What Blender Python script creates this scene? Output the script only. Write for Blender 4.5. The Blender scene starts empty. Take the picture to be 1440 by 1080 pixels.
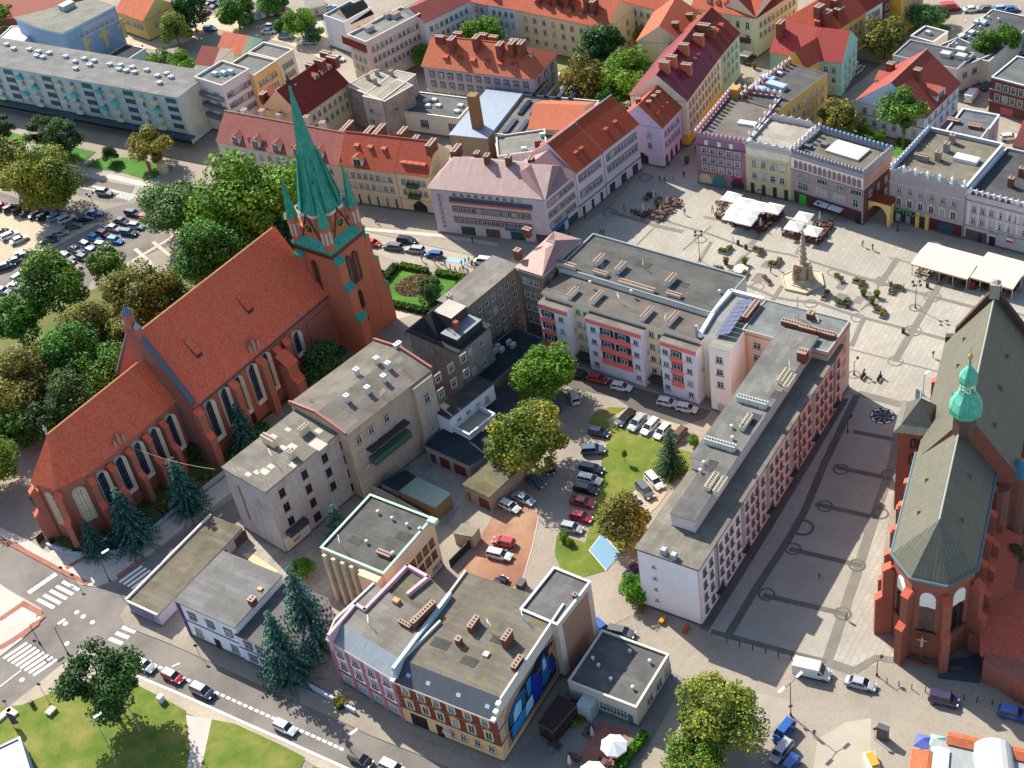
import bpy, math, random
from math import sin, cos, pi, radians, sqrt, hypot, atan2
R = random.Random(7)
scene = bpy.context.scene
COL = scene.collection
# ------------------------------------------------------------ camera (solved from the town's verticals and right angles)
FPX, PITCH, ROLL, CAMZ = 1990.83, radians(39.44863), radians(-9.974864), 175.0
_F = (0, cos(PITCH), -sin(PITCH)); _U0 = (0, sin(PITCH), cos(PITCH))
_R = (cos(ROLL), sin(ROLL)*_U0[1], sin(ROLL)*_U0[2])
_U = (-sin(ROLL), cos(ROLL)*_U0[1], cos(ROLL)*_U0[2])
def P(px, py, z=0.0):
    "map a survey coordinate to the town's ground plan at height z"
    a, b = px-720, 540-py
    d = [FPX*_F[i]+a*_R[i]+b*_U[i] for i in range(3)]
    t = (z-CAMZ)/d[2]
    return (d[0]*t, d[1]*t)
cam = bpy.data.cameras.new("camera"); co = bpy.data.objects.new("camera", cam); COL.objects.link(co)
cam.sensor_width = 36; cam.lens = FPX/1440*36; cam.clip_start = 1; cam.clip_end = 4000
from mathutils import Matrix, Vector
co.matrix_world = Matrix(((_R[0], _U[0], -_F[0], 0), (_R[1], _U[1], -_F[1], 0), (_R[2], _U[2], -_F[2], CAMZ), (0, 0, 0, 1)))
scene.camera = co
# ------------------------------------------------------------ materials
def lin(c):
    if isinstance(c, str):
        c = [int(c[i:i+2], 16)/255 for i in (1, 3, 5)]
        c = [x/12.92 if x <= .04045 else ((x+.055)/1.055)**2.4 for x in c]
    return (*c[:3], 1)
def mul(c, k): return tuple(min(1, x*k) for x in c[:3])+(1,)
class Mat:
    def __init__(s, name, rough=.8, spec=.3, metal=0):
        s.m = bpy.data.materials.new(name); s.m.use_nodes = True
        s.t = s.m.node_tree; s.b = s.t.nodes['Principled BSDF']
        s.b.inputs['Roughness'].default_value = rough
        s.b.inputs['Specular IOR Level'].default_value = spec
        s.b.inputs['Metallic'].default_value = metal
    def n(s, typ, **kw):
        n = s.t.nodes.new(typ)
        for k, v in kw.items():
            if k.startswith('i_'): n.inputs[k[2:].replace('_', ' ')].default_value = v
            else: setattr(n, k, v)
        return n
    def l(s, a, b): s.t.links.new(a, b)
    def coord(s, kind='UV', scale=(1, 1, 1), rot=0):
        tc = s.n('ShaderNodeTexCoord'); mp = s.n('ShaderNodeMapping')
        mp.inputs['Scale'].default_value = scale; mp.inputs['Rotation'].default_value = (0, 0, rot)
        s.l(tc.outputs[kind], mp.inputs[0]); return mp.outputs[0]
    def noise(s, vec, scale, detail=4, rough=.55):
        n = s.n('ShaderNodeTexNoise'); n.inputs['Scale'].default_value = scale
        n.inputs['Detail'].default_value = detail; n.inputs['Roughness'].default_value = rough
        s.l(vec, n.inputs['Vector']); return n.outputs['Fac']
    def ramp(s, fac, stops):
        r = s.n('ShaderNodeValToRGB'); e = r.color_ramp.elements
        e[0].position, e[0].color = stops[0][0], stops[0][1]
        e[1].position, e[1].color = stops[-1][0], stops[-1][1]
        for p, c in stops[1:-1]:
            x = e.new(p); x.color = c
        s.l(fac, r.inputs[0]); return r.outputs[0]
    def mix(s, fac, a, b, mode='MIX'):
        m = s.n('ShaderNodeMix', data_type='RGBA', blend_type=mode)
        for k, v in ((0, fac), (6, a), (7, b)):
            if hasattr(v, 'links') or hasattr(v, 'is_linked'): s.l(v, m.inputs[k])
            else: m.inputs[k].default_value = v
        return m.outputs[2]
    def out(s, c): s.l(c, s.b.inputs['Base Color']) if hasattr(c, 'is_linked') else setattr(s.b.inputs['Base Color'], 'default_value', c)
    def bump(s, fac, dist=.05, strength=.6):
        b = s.n('ShaderNodeBump'); b.inputs['Distance'].default_value = dist; b.inputs['Strength'].default_value = strength
        s.l(fac, b.inputs['Height']); s.l(b.outputs[0], s.b.inputs['Normal'])
MC = {}
def cached(f):
    def g(*a, **k):
        key = (f.__name__, a, tuple(sorted(k.items())))
        if key not in MC: MC[key] = f(*a, **k)
        return MC[key]
    return g
@cached
def plain(c, rough=.6, metal=0, spec=.4):
    m = Mat('paint', rough, spec, metal); v = m.coord('Object')
    m.out(m.mix(m.noise(v, 1.3), mul(lin(c), .86), mul(lin(c), 1.1))); return m.m
@cached
def plaster(c, dirt=.35, stain='#6b6258'):
    m = Mat('plaster', .9, .2); v = m.coord('UV'); vs = m.coord('UV', (1.2, .22, 1))
    base = m.mix(m.noise(v, .35, 5), mul(lin(c), 1.25), mul(lin(c), 1.55))
    f = m.ramp(m.noise(vs, 1.1, 6, .7), [(.48, (0, 0, 0, 1)), (.78, (dirt,)*3+(1,))])
    f2 = m.ramp(m.noise(v, .16, 5, .7), [(.5, (0, 0, 0, 1)), (.75, (dirt*.8,)*3+(1,))])
    c2 = m.mix(f, base, lin(stain)); m.out(m.mix(f2, c2, mul(lin(stain), 1.25)))
    m.bump(m.noise(v, 3, 3), .012, .3); return m.m
@cached
def brick(c='#7a3325', c2='#5d2419', mortar='#8a7466', patch='#8a5a48'):
    m = Mat('brickwork', .9, .15); v = m.coord('UV')
    b = m.n('ShaderNodeTexBrick'); m.l(v, b.inputs['Vector'])
    b.inputs['Color1'].default_value = lin(c); b.inputs['Color2'].default_value = lin(c2); b.inputs['Mortar'].default_value = lin(mortar)
    b.inputs['Scale'].default_value = 1; b.inputs['Mortar Size'].default_value = .012
    b.inputs['Brick Width'].default_value = .3; b.inputs['Row Height'].default_value = .1
    f = m.ramp(m.noise(v, .3, 7, .72), [(.42, (0, 0, 0, 1)), (.72, (.55,)*3+(1,))])
    g = m.mix(f, b.outputs[0], lin(patch))
    g = m.mix(m.noise(v, 5.5, 5, .8), mul(lin('#a08c84'), 1.1), (1.25, 1.25, 1.25, 1)); 
    mm = m.mix(1.0, m.mix(f, b.outputs[0], lin(patch)), g, 'MULTIPLY')
    m.out(mm); m.bump(m.noise(v, 3, 3), .015, .3); return m.m
@cached
def tile(c, c2, moss='#5c4a32', rowh=.36, k=.45):
    m = Mat('roof_tiles', .75, .25); v = m.coord('UV')
    b = m.n('ShaderNodeTexBrick'); m.l(v, b.inputs['Vector'])
    b.inputs['Color1'].default_value = lin(c); b.inputs['Color2'].default_value = lin(c2)
    b.inputs['Mortar'].default_value = mul(lin(c2), .45); b.inputs['Scale'].default_value = 1
    b.inputs['Mortar Size'].default_value = .03; b.inputs['Mortar Smooth'].default_value = .5
    b.inputs['Brick Width'].default_value = .3; b.inputs['Row Height'].default_value = rowh
    f = m.ramp(m.noise(m.coord('UV', (1, .35, 1)), .5, 7, .72), [(.42, (0, 0, 0, 1)), (.68, (k,)*3+(1,))])
    g = m.mix(f, b.outputs[0], lin(moss))
    f2 = m.noise(m.coord('UV', (3.3, 2.8, 1)), 1.0, 2, .5)
    m.out(m.mix(1.0, g, m.mix(f2, (.68, .68, .68, 1), (1.3, 1.3, 1.3, 1)), 'MULTIPLY'))
    w = m.n('ShaderNodeTexWave', wave_type='BANDS', bands_direction='Y'); w.inputs['Scale'].default_value = .5/rowh*.628/1.0
    m.l(v, w.inputs['Vector']); m.bump(w.outputs['Fac'], .02, .4); return m.m
@cached
def seam(c, c2, gap=.6, ribc=.6, rough=.5):
    m = Mat('standing_seam_metal', rough, .4, .15); v = m.coord('UV')
    b = m.n('ShaderNodeTexBrick', offset=0.0); m.l(v, b.inputs['Vector'])
    b.inputs['Color1'].default_value = lin(c); b.inputs['Color2'].default_value = lin(c2)
    b.inputs['Mortar'].default_value = mul(lin(c), ribc); b.inputs['Scale'].default_value = 1
    b.inputs['Mortar Size'].default_value = .05; b.inputs['Brick Width'].default_value = gap; b.inputs['Row Height'].default_value = 2.6
    f = m.noise(v, .5, 6, .7)
    m.out(m.mix(f, mul(lin(c2), .8), b.outputs[0])); m.bump(b.outputs['Fac'], .02, .4); return m.m
@cached
def bitumen(c, c2=None, moss=None, k=.62, stripe=1.0):
    m = Mat('bitumen_roofing', .9, .15); v = m.coord('UV')
    b = m.n('ShaderNodeTexBrick'); m.l(v, b.inputs['Vector'])
    cc = mul(lin(c), .72); g_ = sum(cc[:3])/3; cc = tuple(x*.6+g_*.4 for x in cc[:3])+(1,); b.inputs['Color1'].default_value = mul(cc, .88); b.inputs['Color2'].default_value = mul(cc, 1.12)
    b.inputs['Mortar'].default_value = mul(cc, .68); b.inputs['Scale'].default_value = 1; b.inputs['Bias'].default_value = 0
    b.inputs['Mortar Size'].default_value = .03; b.inputs['Brick Width'].default_value = 7.5; b.inputs['Row Height'].default_value = stripe
    f = m.ramp(m.noise(v, .22, 8, .72), [(.44, (0, 0, 0, 1)), (.6, (k,)*3+(1,))])
    g = m.mix(f, b.outputs[0], mul(lin(c2), .55) if c2 else mul(cc, .7))
    if moss: g = m.mix(m.ramp(m.noise(m.coord('UV', (1, 1, 1), .4), .5, 8, .75), [(.5, (0, 0, 0, 1)), (.7, (.7,)*3+(1,))]), g, lin(moss))
    m.out(m.mix(1.0, g, m.mix(m.noise(v, 3, 6, .8), (.82,)*3+(1,), (1.18,)*3+(1,)), 'MULTIPLY')); return m.m
@cached
def copper(c='#2f8f7c', c2='#1d5f5c', c3='#7fc9a8'):
    m = Mat('patinated_copper', .55, .3, .1); v = m.coord('UV', (2.2, .5, 1))
    m.out(m.ramp(m.noise(v, 1.2, 6, .75), [(.3, lin(c2)), (.5, lin(c)), (.72, lin(c3))])); m.bump(m.noise(v, 2, 3), .02, .3); return m.m
@cached
def ground(name, c, c2, c3=None, scale=.12, fine=6.0, rough=.9, sc=None, bw=.2, mort=.75, k=1.0):
    m = Mat(name, rough, .2); v = m.coord('Object')
    base = m.ramp(m.noise(v, scale, 8, .68), [(.36, lin(c)), (.64, lin(c2))] if not c3 else [(.32, lin(c)), (.5, lin(c2)), (.68, lin(c3))])
    f = m.mix(m.noise(v, fine, 5, .8), (1-.22*k,)*3+(1,), (1+.22*k,)*3+(1,))
    g = m.mix(1.0, base, f, 'MULTIPLY')
    if sc:
        b = m.n('ShaderNodeTexBrick'); m.l(m.coord('Object', (1, 1, 1), radians(-51.5)), b.inputs['Vector'])
        b.inputs['Color1'].default_value = (.94, .94, .94, 1); b.inputs['Color2'].default_value = (1.06, 1.06, 1.06, 1)
        b.inputs['Mortar'].default_value = (mort,)*3+(1,); b.inputs['Scale'].default_value = 1
        b.inputs['Mortar Size'].default_value = .03*sc; b.inputs['Brick Width'].default_value = sc; b.inputs['Row Height'].default_value = sc*bw
        g = m.mix(1.0, g, b.outputs[0], 'MULTIPLY')
    m.out(g); m.bump(m.noise(v, 3, 3), .01, .3); return m.m
@cached
def leaf(c, c2, c3, tr=.25):
    m = Mat('foliage', .65, .2); v = m.coord('Object')
    at = m.n('ShaderNodeAttribute', attribute_name='rnd', attribute_type='GEOMETRY')
    oi = m.n('ShaderNodeObjectInfo')
    f = m.n('ShaderNodeMath', operation='ADD'); m.l(m.noise(v, .45, 4, .7), f.inputs[0])
    g = m.n('ShaderNodeMath', operation='MULTIPLY_ADD'); m.l(at.outputs['Fac'], g.inputs[0]); g.inputs[1].default_value = .5; g.inputs[2].default_value = -.25
    m.l(g.outputs[0], f.inputs[1])
    cc = m.ramp(f.outputs[0], [(.3, mul(lin(c), 1.5)), (.5, mul(lin(c2), 1.5)), (.72, mul(lin(c3), 1.45))])
    hs = m.n('ShaderNodeHueSaturation'); m.l(cc, hs.inputs['Color'])
    r2 = m.n('ShaderNodeMath', operation='MULTIPLY_ADD'); m.l(oi.outputs['Random'], r2.inputs[0]); r2.inputs[1].default_value = .04; r2.inputs[2].default_value = .48
    m.l(r2.outputs[0], hs.inputs['Hue'])
    m.l(hs.outputs[0], m.b.inputs['Base Color'])
    t = m.n('ShaderNodeBsdfTranslucent'); m.l(hs.outputs[0], t.inputs[0])
    mx = m.n('ShaderNodeMixShader'); mx.inputs[0].default_value = tr
    m.l(m.b.outputs[0], mx.inputs[1]); m.l(t.outputs[0], mx.inputs[2])
    m.l(mx.outputs[0], m.t.nodes['Material Output'].inputs[0]); return m.m
@cached
def glass(c='#232c38', rough=.12):
    m = Mat('window_glass', rough, .7); v = m.coord('Object')
    m.out(m.mix(m.noise(v, .8, 2), mul(lin(c), .6), mul(lin(c), 1.5))); return m.m
@cached
def carpaint():
    m = Mat('car_paint', .28, .5); m.b.inputs['Coat Weight'].default_value = .6; m.b.inputs['Coat Roughness'].default_value = .08
    oi = m.n('ShaderNodeObjectInfo'); m.l(oi.outputs['Color'], m.b.inputs['Base Color']); return m.m
def tinted(name='coloured_cloth', rough=.8):
    key = ('tinted', name)
    if key not in MC:
        m = Mat(name, rough, .2); oi = m.n('ShaderNodeObjectInfo')
        m.out(m.mix(1.0, oi.outputs['Color'], m.mix(m.noise(m.coord('Object'), 2, 4), (.9,)*3+(1,), (1.08,)*3+(1,)), 'MULTIPLY')); MC[key] = m.m
    return MC[key]
# ------------------------------------------------------------ objects
USED = {}
def tag(o, label=None, cat=None, group=None, kind=None):
    if label: o['label'] = label
    if cat: o['category'] = cat
    if group: o['group'] = group
    if kind: o['kind'] = kind
    return o
def thing(name, xy, label, cat, group=None, z=0, rz=0):
    o = bpy.data.objects.new(name, None); COL.objects.link(o)
    o.location = (xy[0], xy[1], z); o.rotation_euler = (0, 0, rz); o.empty_display_size = .5
    return tag(o, label, cat, group)
class MB:
    def __init__(s): s.v = []; s.f = []; s.m = []
    def face(s, pts, mi=0):
        b = len(s.v); s.v += [tuple(p) for p in pts]; s.f.append(tuple(range(b, b+len(pts)))); s.m.append(mi)
    def box(s, cx, cy, z0, z1, w, d, a=0.0, mi=0, mt=None, taper=1.0):
        c, n = cos(a), sin(a); L = []
        for k, z in ((1, z0), (taper, z1)):
            L.append([(cx+(x*c-y*n)*k, cy+(x*n+y*c)*k, z) for x, y in ((-w/2, -d/2), (w/2, -d/2), (w/2, d/2), (-w/2, d/2))])
        s.loft(L, mi, True, mt)
    def loft(s, rings, mi=0, cap=True, mt=None):
        n = len(rings[0])
        for a, b in zip(rings, rings[1:]):
            for i in range(n):
                j = (i+1) % n; s.face((a[i], a[j], b[j], b[i]), mi)
        if cap: s.face(rings[0][::-1], mi); s.face(rings[-1], mi if mt is None else mt)
    def prism(s, poly, z0, z1, mi=0, mt=None, bottom=True):
        p = ccw(poly); s.loft([[(x, y, z0) for x, y in p], [(x, y, z1) for x, y in p]], mi, False)
        s.face([(x, y, z1) for x, y in p], mi if mt is None else mt)
        if bottom: s.face([(x, y, z0) for x, y in p][::-1], mi)
    def lathe(s, cx, cy, prof, n=12, mi=0, a0=0.0, sq=1.0):
        s.loft([[(cx+r*cos(a0+2*pi*i/n), cy+r*sq*sin(a0+2*pi*i/n), z) for i in range(n)] for r, z in prof], mi)
    def tube(s, p, q, r, n=6, mi=0, r2=None):
        p, q = Vector(p), Vector(q); d = (q-p).normalized(); a = d.orthogonal().normalized(); b = d.cross(a); r2 = r if r2 is None else r2
        s.loft([[tuple(c+(a*cos(2*pi*i/n)+b*sin(2*pi*i/n))*k) for i in range(n)] for c, k in ((p, r), (q, r2))], mi)
    def mesh(s, name, mats, off=(0, 0, 0), smooth=False, rot=0.0):
        me = bpy.data.meshes.new(name)
        me.from_pydata([(x-off[0], y-off[1], z-off[2]) for x, y, z in s.v], [], s.f)
        for m in mats: me.materials.append(m)
        me.polygons.foreach_set('material_index', s.m)
        uv = me.uv_layers.new(name='UVMap').data
        c, sn = cos(-rot), sin(-rot); k = 0; up = Vector((0, 0, 1))
        for p in me.polygons:
            n = p.normal
            if abs(n.z) > .985: fl = True
            else:
                fl = False; t = up.cross(n).normalized(); b = n.cross(t)
            for li in p.loop_indices:
                v = s.v[me.loops[li].vertex_index]
                uv[li].uv = (v[0]*c-v[1]*sn, v[0]*sn+v[1]*c) if fl else (v[0]*t.x+v[1]*t.y, v[0]*b.x+v[1]*b.y+v[2]*b.z)
        if smooth: me.polygons.foreach_set('use_smooth', [True]*len(me.polygons))
        me.update(); return me
    def build(s, name, mats, parent=None, root=None, smooth=False, rot=0.0, loc=None):
        if not isinstance(mats, (list, tuple)): mats = [mats]
        off = tuple(root.location) if root else (loc or (0, 0, 0))
        o = bpy.data.objects.new(name, s.mesh(name, mats, off, smooth, rot)); COL.objects.link(o)
        if loc and not root: o.location = loc
        if parent or root: o.parent = parent or root
        return o
def ccw(p):
    a = sum(p[i][0]*p[(i+1) % len(p)][1]-p[(i+1) % len(p)][0]*p[i][1] for i in range(len(p)))
    return list(p) if a > 0 else list(p)[::-1]
def inst(name, me, parent, loc=(0, 0, 0), rz=0, col=None, sc=None):
    o = bpy.data.objects.new(name, me); COL.objects.link(o); o.parent = parent; o.location = loc; o.rotation_euler = (0, 0, rz)
    if col: o.color = col
    if sc: o.scale = sc if isinstance(sc, tuple) else (sc,)*3
    return o
def copy_tree(o, parent=None):
    c = o.copy(); COL.objects.link(c); c.parent = parent
    for ch in list(o.children): copy_tree(ch, c)
    return c
def PX(pts, z=0): return [P(x, y, z) for x, y in pts]
LIFT = [0.0]
def lift(z): LIFT[0] += .0005; return z+LIFT[0]
def sheet(name, pts, z, mat, kind='structure', label=None, cat=None, group=None):
    z = lift(z)
    b = MB(); b.face([(x, y, z) for x, y in ccw(PX(pts))]); return tag(b.build(name, mat), label, cat, group, kind)
def slab(name, pts, z0, z1, mats, kind='structure', label=None, cat=None, group=None):
    b = MB(); b.prism(PX(pts), z0, z1, 1 if isinstance(mats, (list, tuple)) and len(mats) > 1 else 0, 0); return tag(b.build(name, mats), label, cat, group, kind)
def band(name, pts, w, z, mat, kind='structure', closed=False):
    z = lift(z)
    b = MB(); q = PX(pts)
    strip(b, q, w, z); return tag(b.build(name, mat), kind=kind)
def strip(b, q, w, z, mi=0):
    L = []; n = len(q)
    for i in range(n):
        a = q[max(0, i-1)]; c = q[min(n-1, i+1)]; dx, dy = c[0]-a[0], c[1]-a[1]; l = hypot(dx, dy) or 1
        L.append(((q[i][0]-dy/l*w/2, q[i][1]+dx/l*w/2, z), (q[i][0]+dy/l*w/2, q[i][1]-dx/l*w/2, z)))
    for (a1, a2), (b1, b2) in zip(L, L[1:]): b.face((a1, a2, b2, b1), mi)
def ring(b, c, r0, r1, z, n=20, mi=0, a0=0, a1=2*pi):
    for i in range(n):
        t, u = a0+(a1-a0)*i/n, a0+(a1-a0)*(i+1)/n
        b.face([(c[0]+r0*cos(t), c[1]+r0*sin(t), z), (c[0]+r1*cos(t), c[1]+r1*sin(t), z), (c[0]+r1*cos(u), c[1]+r1*sin(u), z), (c[0]+r0*cos(u), c[1]+r0*sin(u), z)], mi)
# ------------------------------------------------------------ windows
WHITE = '#c9c7c2'
@cached
def win_mesh(w, h, fc=WHITE, style='plain', gc='#202a36', sc='#8b8781', surround=None):
    "a window standing against a wall; origin at the middle of its foot, outside is -y"
    b = MB(); f = .09
    b.box(0, -.015, 0, h, w, .05, mi=1)
    for x in (-w/2+f/2, w/2-f/2): b.box(x, -.05, 0, h, f, .1)
    for z in (0, h-f): b.box(0, -.05, z, z+f, w-2*f, .1)
    if w > .8: b.box(0, -.045, f, h-f, f*.9, .07)
    if style in ('cross', 'plain') and h > 1.3: b.box(0, -.043, h*.62, h*.62+f*.8, w-2*f, .06)
    if w > 2:
        for x in (-w/4, w/4): b.box(x, -.042, f, h-f, f*.8, .06)
    b.box(0, -.12, -.1, 0, w+.25, .26, mi=2)
    if surround:
        s_ = .2
        for x in (-w/2-s_/2, w/2+s_/2): b.box(x, -.055, 0, h, s_, .13, mi=3)
        b.box(0, -.06, h, h+s_, w+2*s_+.1, .16, mi=3)
        if style == 'pediment':
            b.loft([[(-w/2-.35, y, h+s_), (w/2+.35, y, h+s_), (0, y, h+s_+.45)] for y in (-.22, 0)], 3)
    return b.mesh('window', [plain(fc), glass(gc), plain(sc), plain(surround or fc)])
@cached
def arch_mesh(w, h, depth=.35, fc='#cfc6ae', gc='#1d2740', glassframe=None, pointed=False, tracery=False, face=None):
    "a tall round-headed church window in a pale splayed frame"
    b = MB(); n = 8
    def outline(k, y, dz=0):
        r = w/2*k; pts = [(-r, y, dz)]
        zc = h-w/2
        for i in range(n+1):
            t = pi-pi*i/n; zz = r*sin(t)*(1.25 if pointed else 1)
            pts.append((r*cos(t), y, zc+zz-(0 if pointed else 0)))
        pts.append((r, y, dz)); return pts
    o = outline(1.0, -depth); i_ = outline(.6, -.03, .5); w0 = outline(1.0, .12)
    m = len(o)
    for k in range(m):
        j = (k+1) % m
        b.face((o[k], o[j], i_[j], i_[k]), 0); b.face((w0[k], w0[j], o[j], o[k]), 0)
    b.face(i_[::-1], 1)
    for x in ((0,) if w < 1.6 else (-w*.13, w*.13)): b.box(x, -.05, .2, h-w*.4, .07, .06, mi=2)
    for z in [h*.25*q for q in (1, 2, 3)]: b.box(0, -.045, z, z+.05, w*.75, .05, mi=2)
    if tracery: ringv(b, 0, -.06, h-w*.45, w*.16, w*.2, 2)
    return b.mesh('window', [plain(fc), face if face else glass(gc), plain('#5a5f66')])
def ringv(b, x, y, z, r0, r1, mi, n=14):
    for i in range(n):
        t, u = 2*pi*i/n, 2*pi*(i+1)/n
        b.face([(x+r0*cos(t), y, z+r0*sin(t)), (x+r1*cos(t), y, z+r1*sin(t)), (x+r1*cos(u), y, z+r1*sin(u)), (x+r0*cos(u), y, z+r0*sin(u))], mi)
# ------------------------------------------------------------ buildings
class Wing:
    """A rectangular wing of a building. A-B is its front edge, D its far-left corner, surveyed at height zc."""
    def __init__(s, root, A, B, D, h, zc=None, z0=0, world=False):
        zc = h if zc is None else zc
        if not world: A, B, D = P(*A, zc), P(*B, zc), P(*D, zc)
        s.root = root; s.o = A; dx, dy = B[0]-A[0], B[1]-A[1]; s.W = hypot(dx, dy); s.u = (dx/s.W, dy/s.W)
        v = (-s.u[1], s.u[0]); dep = (D[0]-A[0])*v[0]+(D[1]-A[1])*v[1]
        s.sgn = 1 if dep > 0 else -1
        s.v = v if dep > 0 else (-v[0], -v[1]); s.D = abs(dep); s.h = h; s.z0 = z0
        s.ang = atan2(s.u[1], s.u[0]); s.nw = 0
        s.kind = 'flat'; s.hr = h; s.rg = .5; s.run = None; s.zr = h; s.roof = None
    def p(s, x, y, z=0): return (s.o[0]+s.u[0]*x+s.v[0]*y, s.o[1]+s.u[1]*x+s.v[1]*y, z)
    def xy(s, x, y): return s.p(x, y)[:2]
    def inv(s, w): a, b = w[0]-s.o[0], w[1]-s.o[1]; return (a*s.u[0]+b*s.u[1], a*s.v[0]+b*s.v[1])
    def rect(s, x0=0, y0=0, x1=None, y1=None):
        x1 = s.W if x1 is None else x1; y1 = s.D if y1 is None else y1
        return [s.xy(x0, y0), s.xy(x1, y0), s.xy(x1, y1), s.xy(x0, y1)]
    def walls(s, mat, base=None, baseh=0, h=None, plinth='#5b5650', bands=(), bandmat=None):
        h = h or s.h; b = MB(); b.prism(s.rect(), s.z0, h)
        o = b.build('wall', mat, root=s.root, rot=s.ang); s.wall = o
        if base:
            c = MB(); c.prism(s.rect(-.04, -.04, s.W+.04, s.D+.04), s.z0, baseh); c.build('ground_floor', base, root=s.root, rot=s.ang)
        c = MB(); c.prism(s.rect(-.07, -.07, s.W+.07, s.D+.07), s.z0, s.z0+.5); c.build('plinth', plaster(plinth), root=s.root)
        for z in bands:
            c = MB(); c.prism(s.rect(-.14, -.14, s.W+.14, s.D+.14), z, z+.22); c.build('cornice', bandmat or plaster('#b5ada2'), root=s.root)
        return s
    def flat(s, mat, par=.5, parmat=None, cap='#a6a6a4', capw=.38, oh=0, t=.3):
        "flat roof inside a parapet, or with a thin overhanging edge when par is 0"
        b = MB(); z = s.h
        if par:
            b.prism(s.rect(.2, .2, s.W-.2, s.D-.2), z-.02, z+.05)
            s.roof = b.build('roof', mat, root=s.root, rot=s.ang); c = MB(); w = .22
            for x0, y0, x1, y1 in ((0, 0, s.W, w), (0, s.D-w, s.W, s.D), (0, w, w, s.D-w), (s.W-w, w, s.W, s.D-w)): c.prism(s.rect(x0, y0, x1, y1), z+.003, z+par)
            c.build('parapet', parmat or plaster('#9a948c'), root=s.root, rot=s.ang); c = MB(); k = capw/2; m = w/2
            for x0, y0, x1, y1 in ((m-k, m-k, s.W-m+k, m+k), (m-k, s.D-m-k, s.W-m+k, s.D-m+k), (m-k, m+k, m+k, s.D-m-k), (s.W-m-k, m+k, s.W-m+k, s.D-m-k)): c.prism(s.rect(x0, y0, x1, y1), z+par, z+par+.07)
            c.build('coping', plain(cap), root=s.root)
        else:
            b.prism(s.rect(-oh, -oh, s.W+oh, s.D+oh), z+.002, z+t, 1, 0)
            s.roof = b.build('roof', [mat, plain(cap)], root=s.root, rot=s.ang)
        s.zr = z+.06 if par else z+t; return s
    def pitched(s, mat, hr, axis='x', inset=(0, 0), oh=.35, gable=None, fas='#8a8078', ridge=.5, cap=None):
        "pitched roof: ridge along x or y, inset > 0 hips an end, ridge = its place across the wing"
        b = MB(); z = s.h; t = .14; W, D = s.W, s.D; L, T = (W, D) if axis == 'x' else (D, W)
        def q(a, c, zz): return s.p(a, c, zz) if axis == 'x' else s.p(c, a, zz)
        e0 = oh if inset[0] or oh < .3 else .12; e1 = oh if inset[1] or oh < .3 else .12
        c0, c1, c2, c3 = q(-e0, -oh, z+t), q(L+e1, -oh, z+t), q(L+e1, T+oh, z+t), q(-e0, T+oh, z+t)
        r0 = q(inset[0]-(0 if inset[0] else e0), T*ridge, hr+t); r1 = q(L-inset[1]+(0 if inset[1] else e1), T*ridge, hr+t)
        fl = axis == 'y'
        def f(pts, mi):
            p0, p1, p2 = Vector(pts[0]), Vector(pts[1]), Vector(pts[2]); n = (p1-p0).cross(p2-p0)
            b.face(pts if n.z >= -1e-6 else pts[::-1], mi)
        f((c0, c1, r1, r0), 0); f((c2, c3, r0, r1), 0)
        for a_, b_, r_, i_, sg in ((c3, c0, r0, inset[0], -1), (c1, c2, r1, inset[1], 1)):
            if i_: f((a_, b_, r_), 0)
            else: b.face((a_, b_, r_), 1)
        lo = [(x, y, z+.003) for x, y, _ in (c0, c1, c2, c3)]; up = [c0, c1, c2, c3]
        for i in range(4): b.face((lo[i], lo[(i+1) % 4], up[(i+1) % 4], up[i]), 2)
        b.face(lo[::-1], 2)
        s.roof = b.build('roof', [mat, gable or plaster('#b8aa90'), plain(fas)], root=s.root, rot=s.ang)
        if cap:
            c = MB(); c.tube(r0, r1, .16, 6); c.build('ridge', plain(cap), s.roof, s.root)
        s.kind = axis; s.hr = hr; s.rg = ridge; s.zr = z; return s
    def mansard(s, matm, matf, hf, run, par=.35, sidemat=None, cap='#c9c5bd'):
        "steep front slope rising from the eaves at h to a flat roof at hf"
        b = MB(); p = s.p
        b.face((p(0, -.3, s.h+.1), p(s.W, -.3, s.h+.1), p(s.W, run, hf), p(0, run, hf)) if s.sgn > 0 else (p(0, -.3, s.h+.1), p(0, run, hf), p(s.W, run, hf), p(s.W, -.3, s.h+.1)), 0)
        b.prism(s.rect(0, run, s.W, s.D), s.h, hf, 2, 1)
        b.prism(s.rect(0, -.35, s.W, .1), s.h-.25, s.h+.1, 3)
        s.roof = b.build('roof', [matm, matf, sidemat or plaster('#9c8d80'), plain(cap)], root=s.root, rot=s.ang)
        c = MB()
        for x0, x1 in ((-.12, .18), (s.W-.18, s.W+.12)):
            q = [p(x0, -.2, s.h), p(x0, run-.2, hf+par), p(x0, s.D, hf+par), p(x0, s.D, s.h)]
            r = [p(x1, -.2, s.h), p(x1, run-.2, hf+par), p(x1, s.D, hf+par), p(x1, s.D, s.h)]
            c.loft([q, r] if s.sgn > 0 else [r, q], 0)
        c.build('parapet', plain(cap), root=s.root); s.hr = hf; s.kind = 'mans'; s.run = run; s.zr = hf; return s
    def zat(s, x, y):
        if s.kind in 'xy' and len(s.kind) == 1:
            a, T = (y, s.D) if s.kind == 'x' else (x, s.W); r = T*s.rg
            k = a/r if a < r else (T-a)/(T-r); return s.h+(s.hr-s.h)*max(0, k)
        return s.zr
    def at(s, px, py):
        z = s.h
        for _ in range(25):
            w = P(px, py, z); zz = s.zat(*s.inv(w)); z += (zz-z)*.5
        w = P(px, py, z); return w[0], w[1], z
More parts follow.
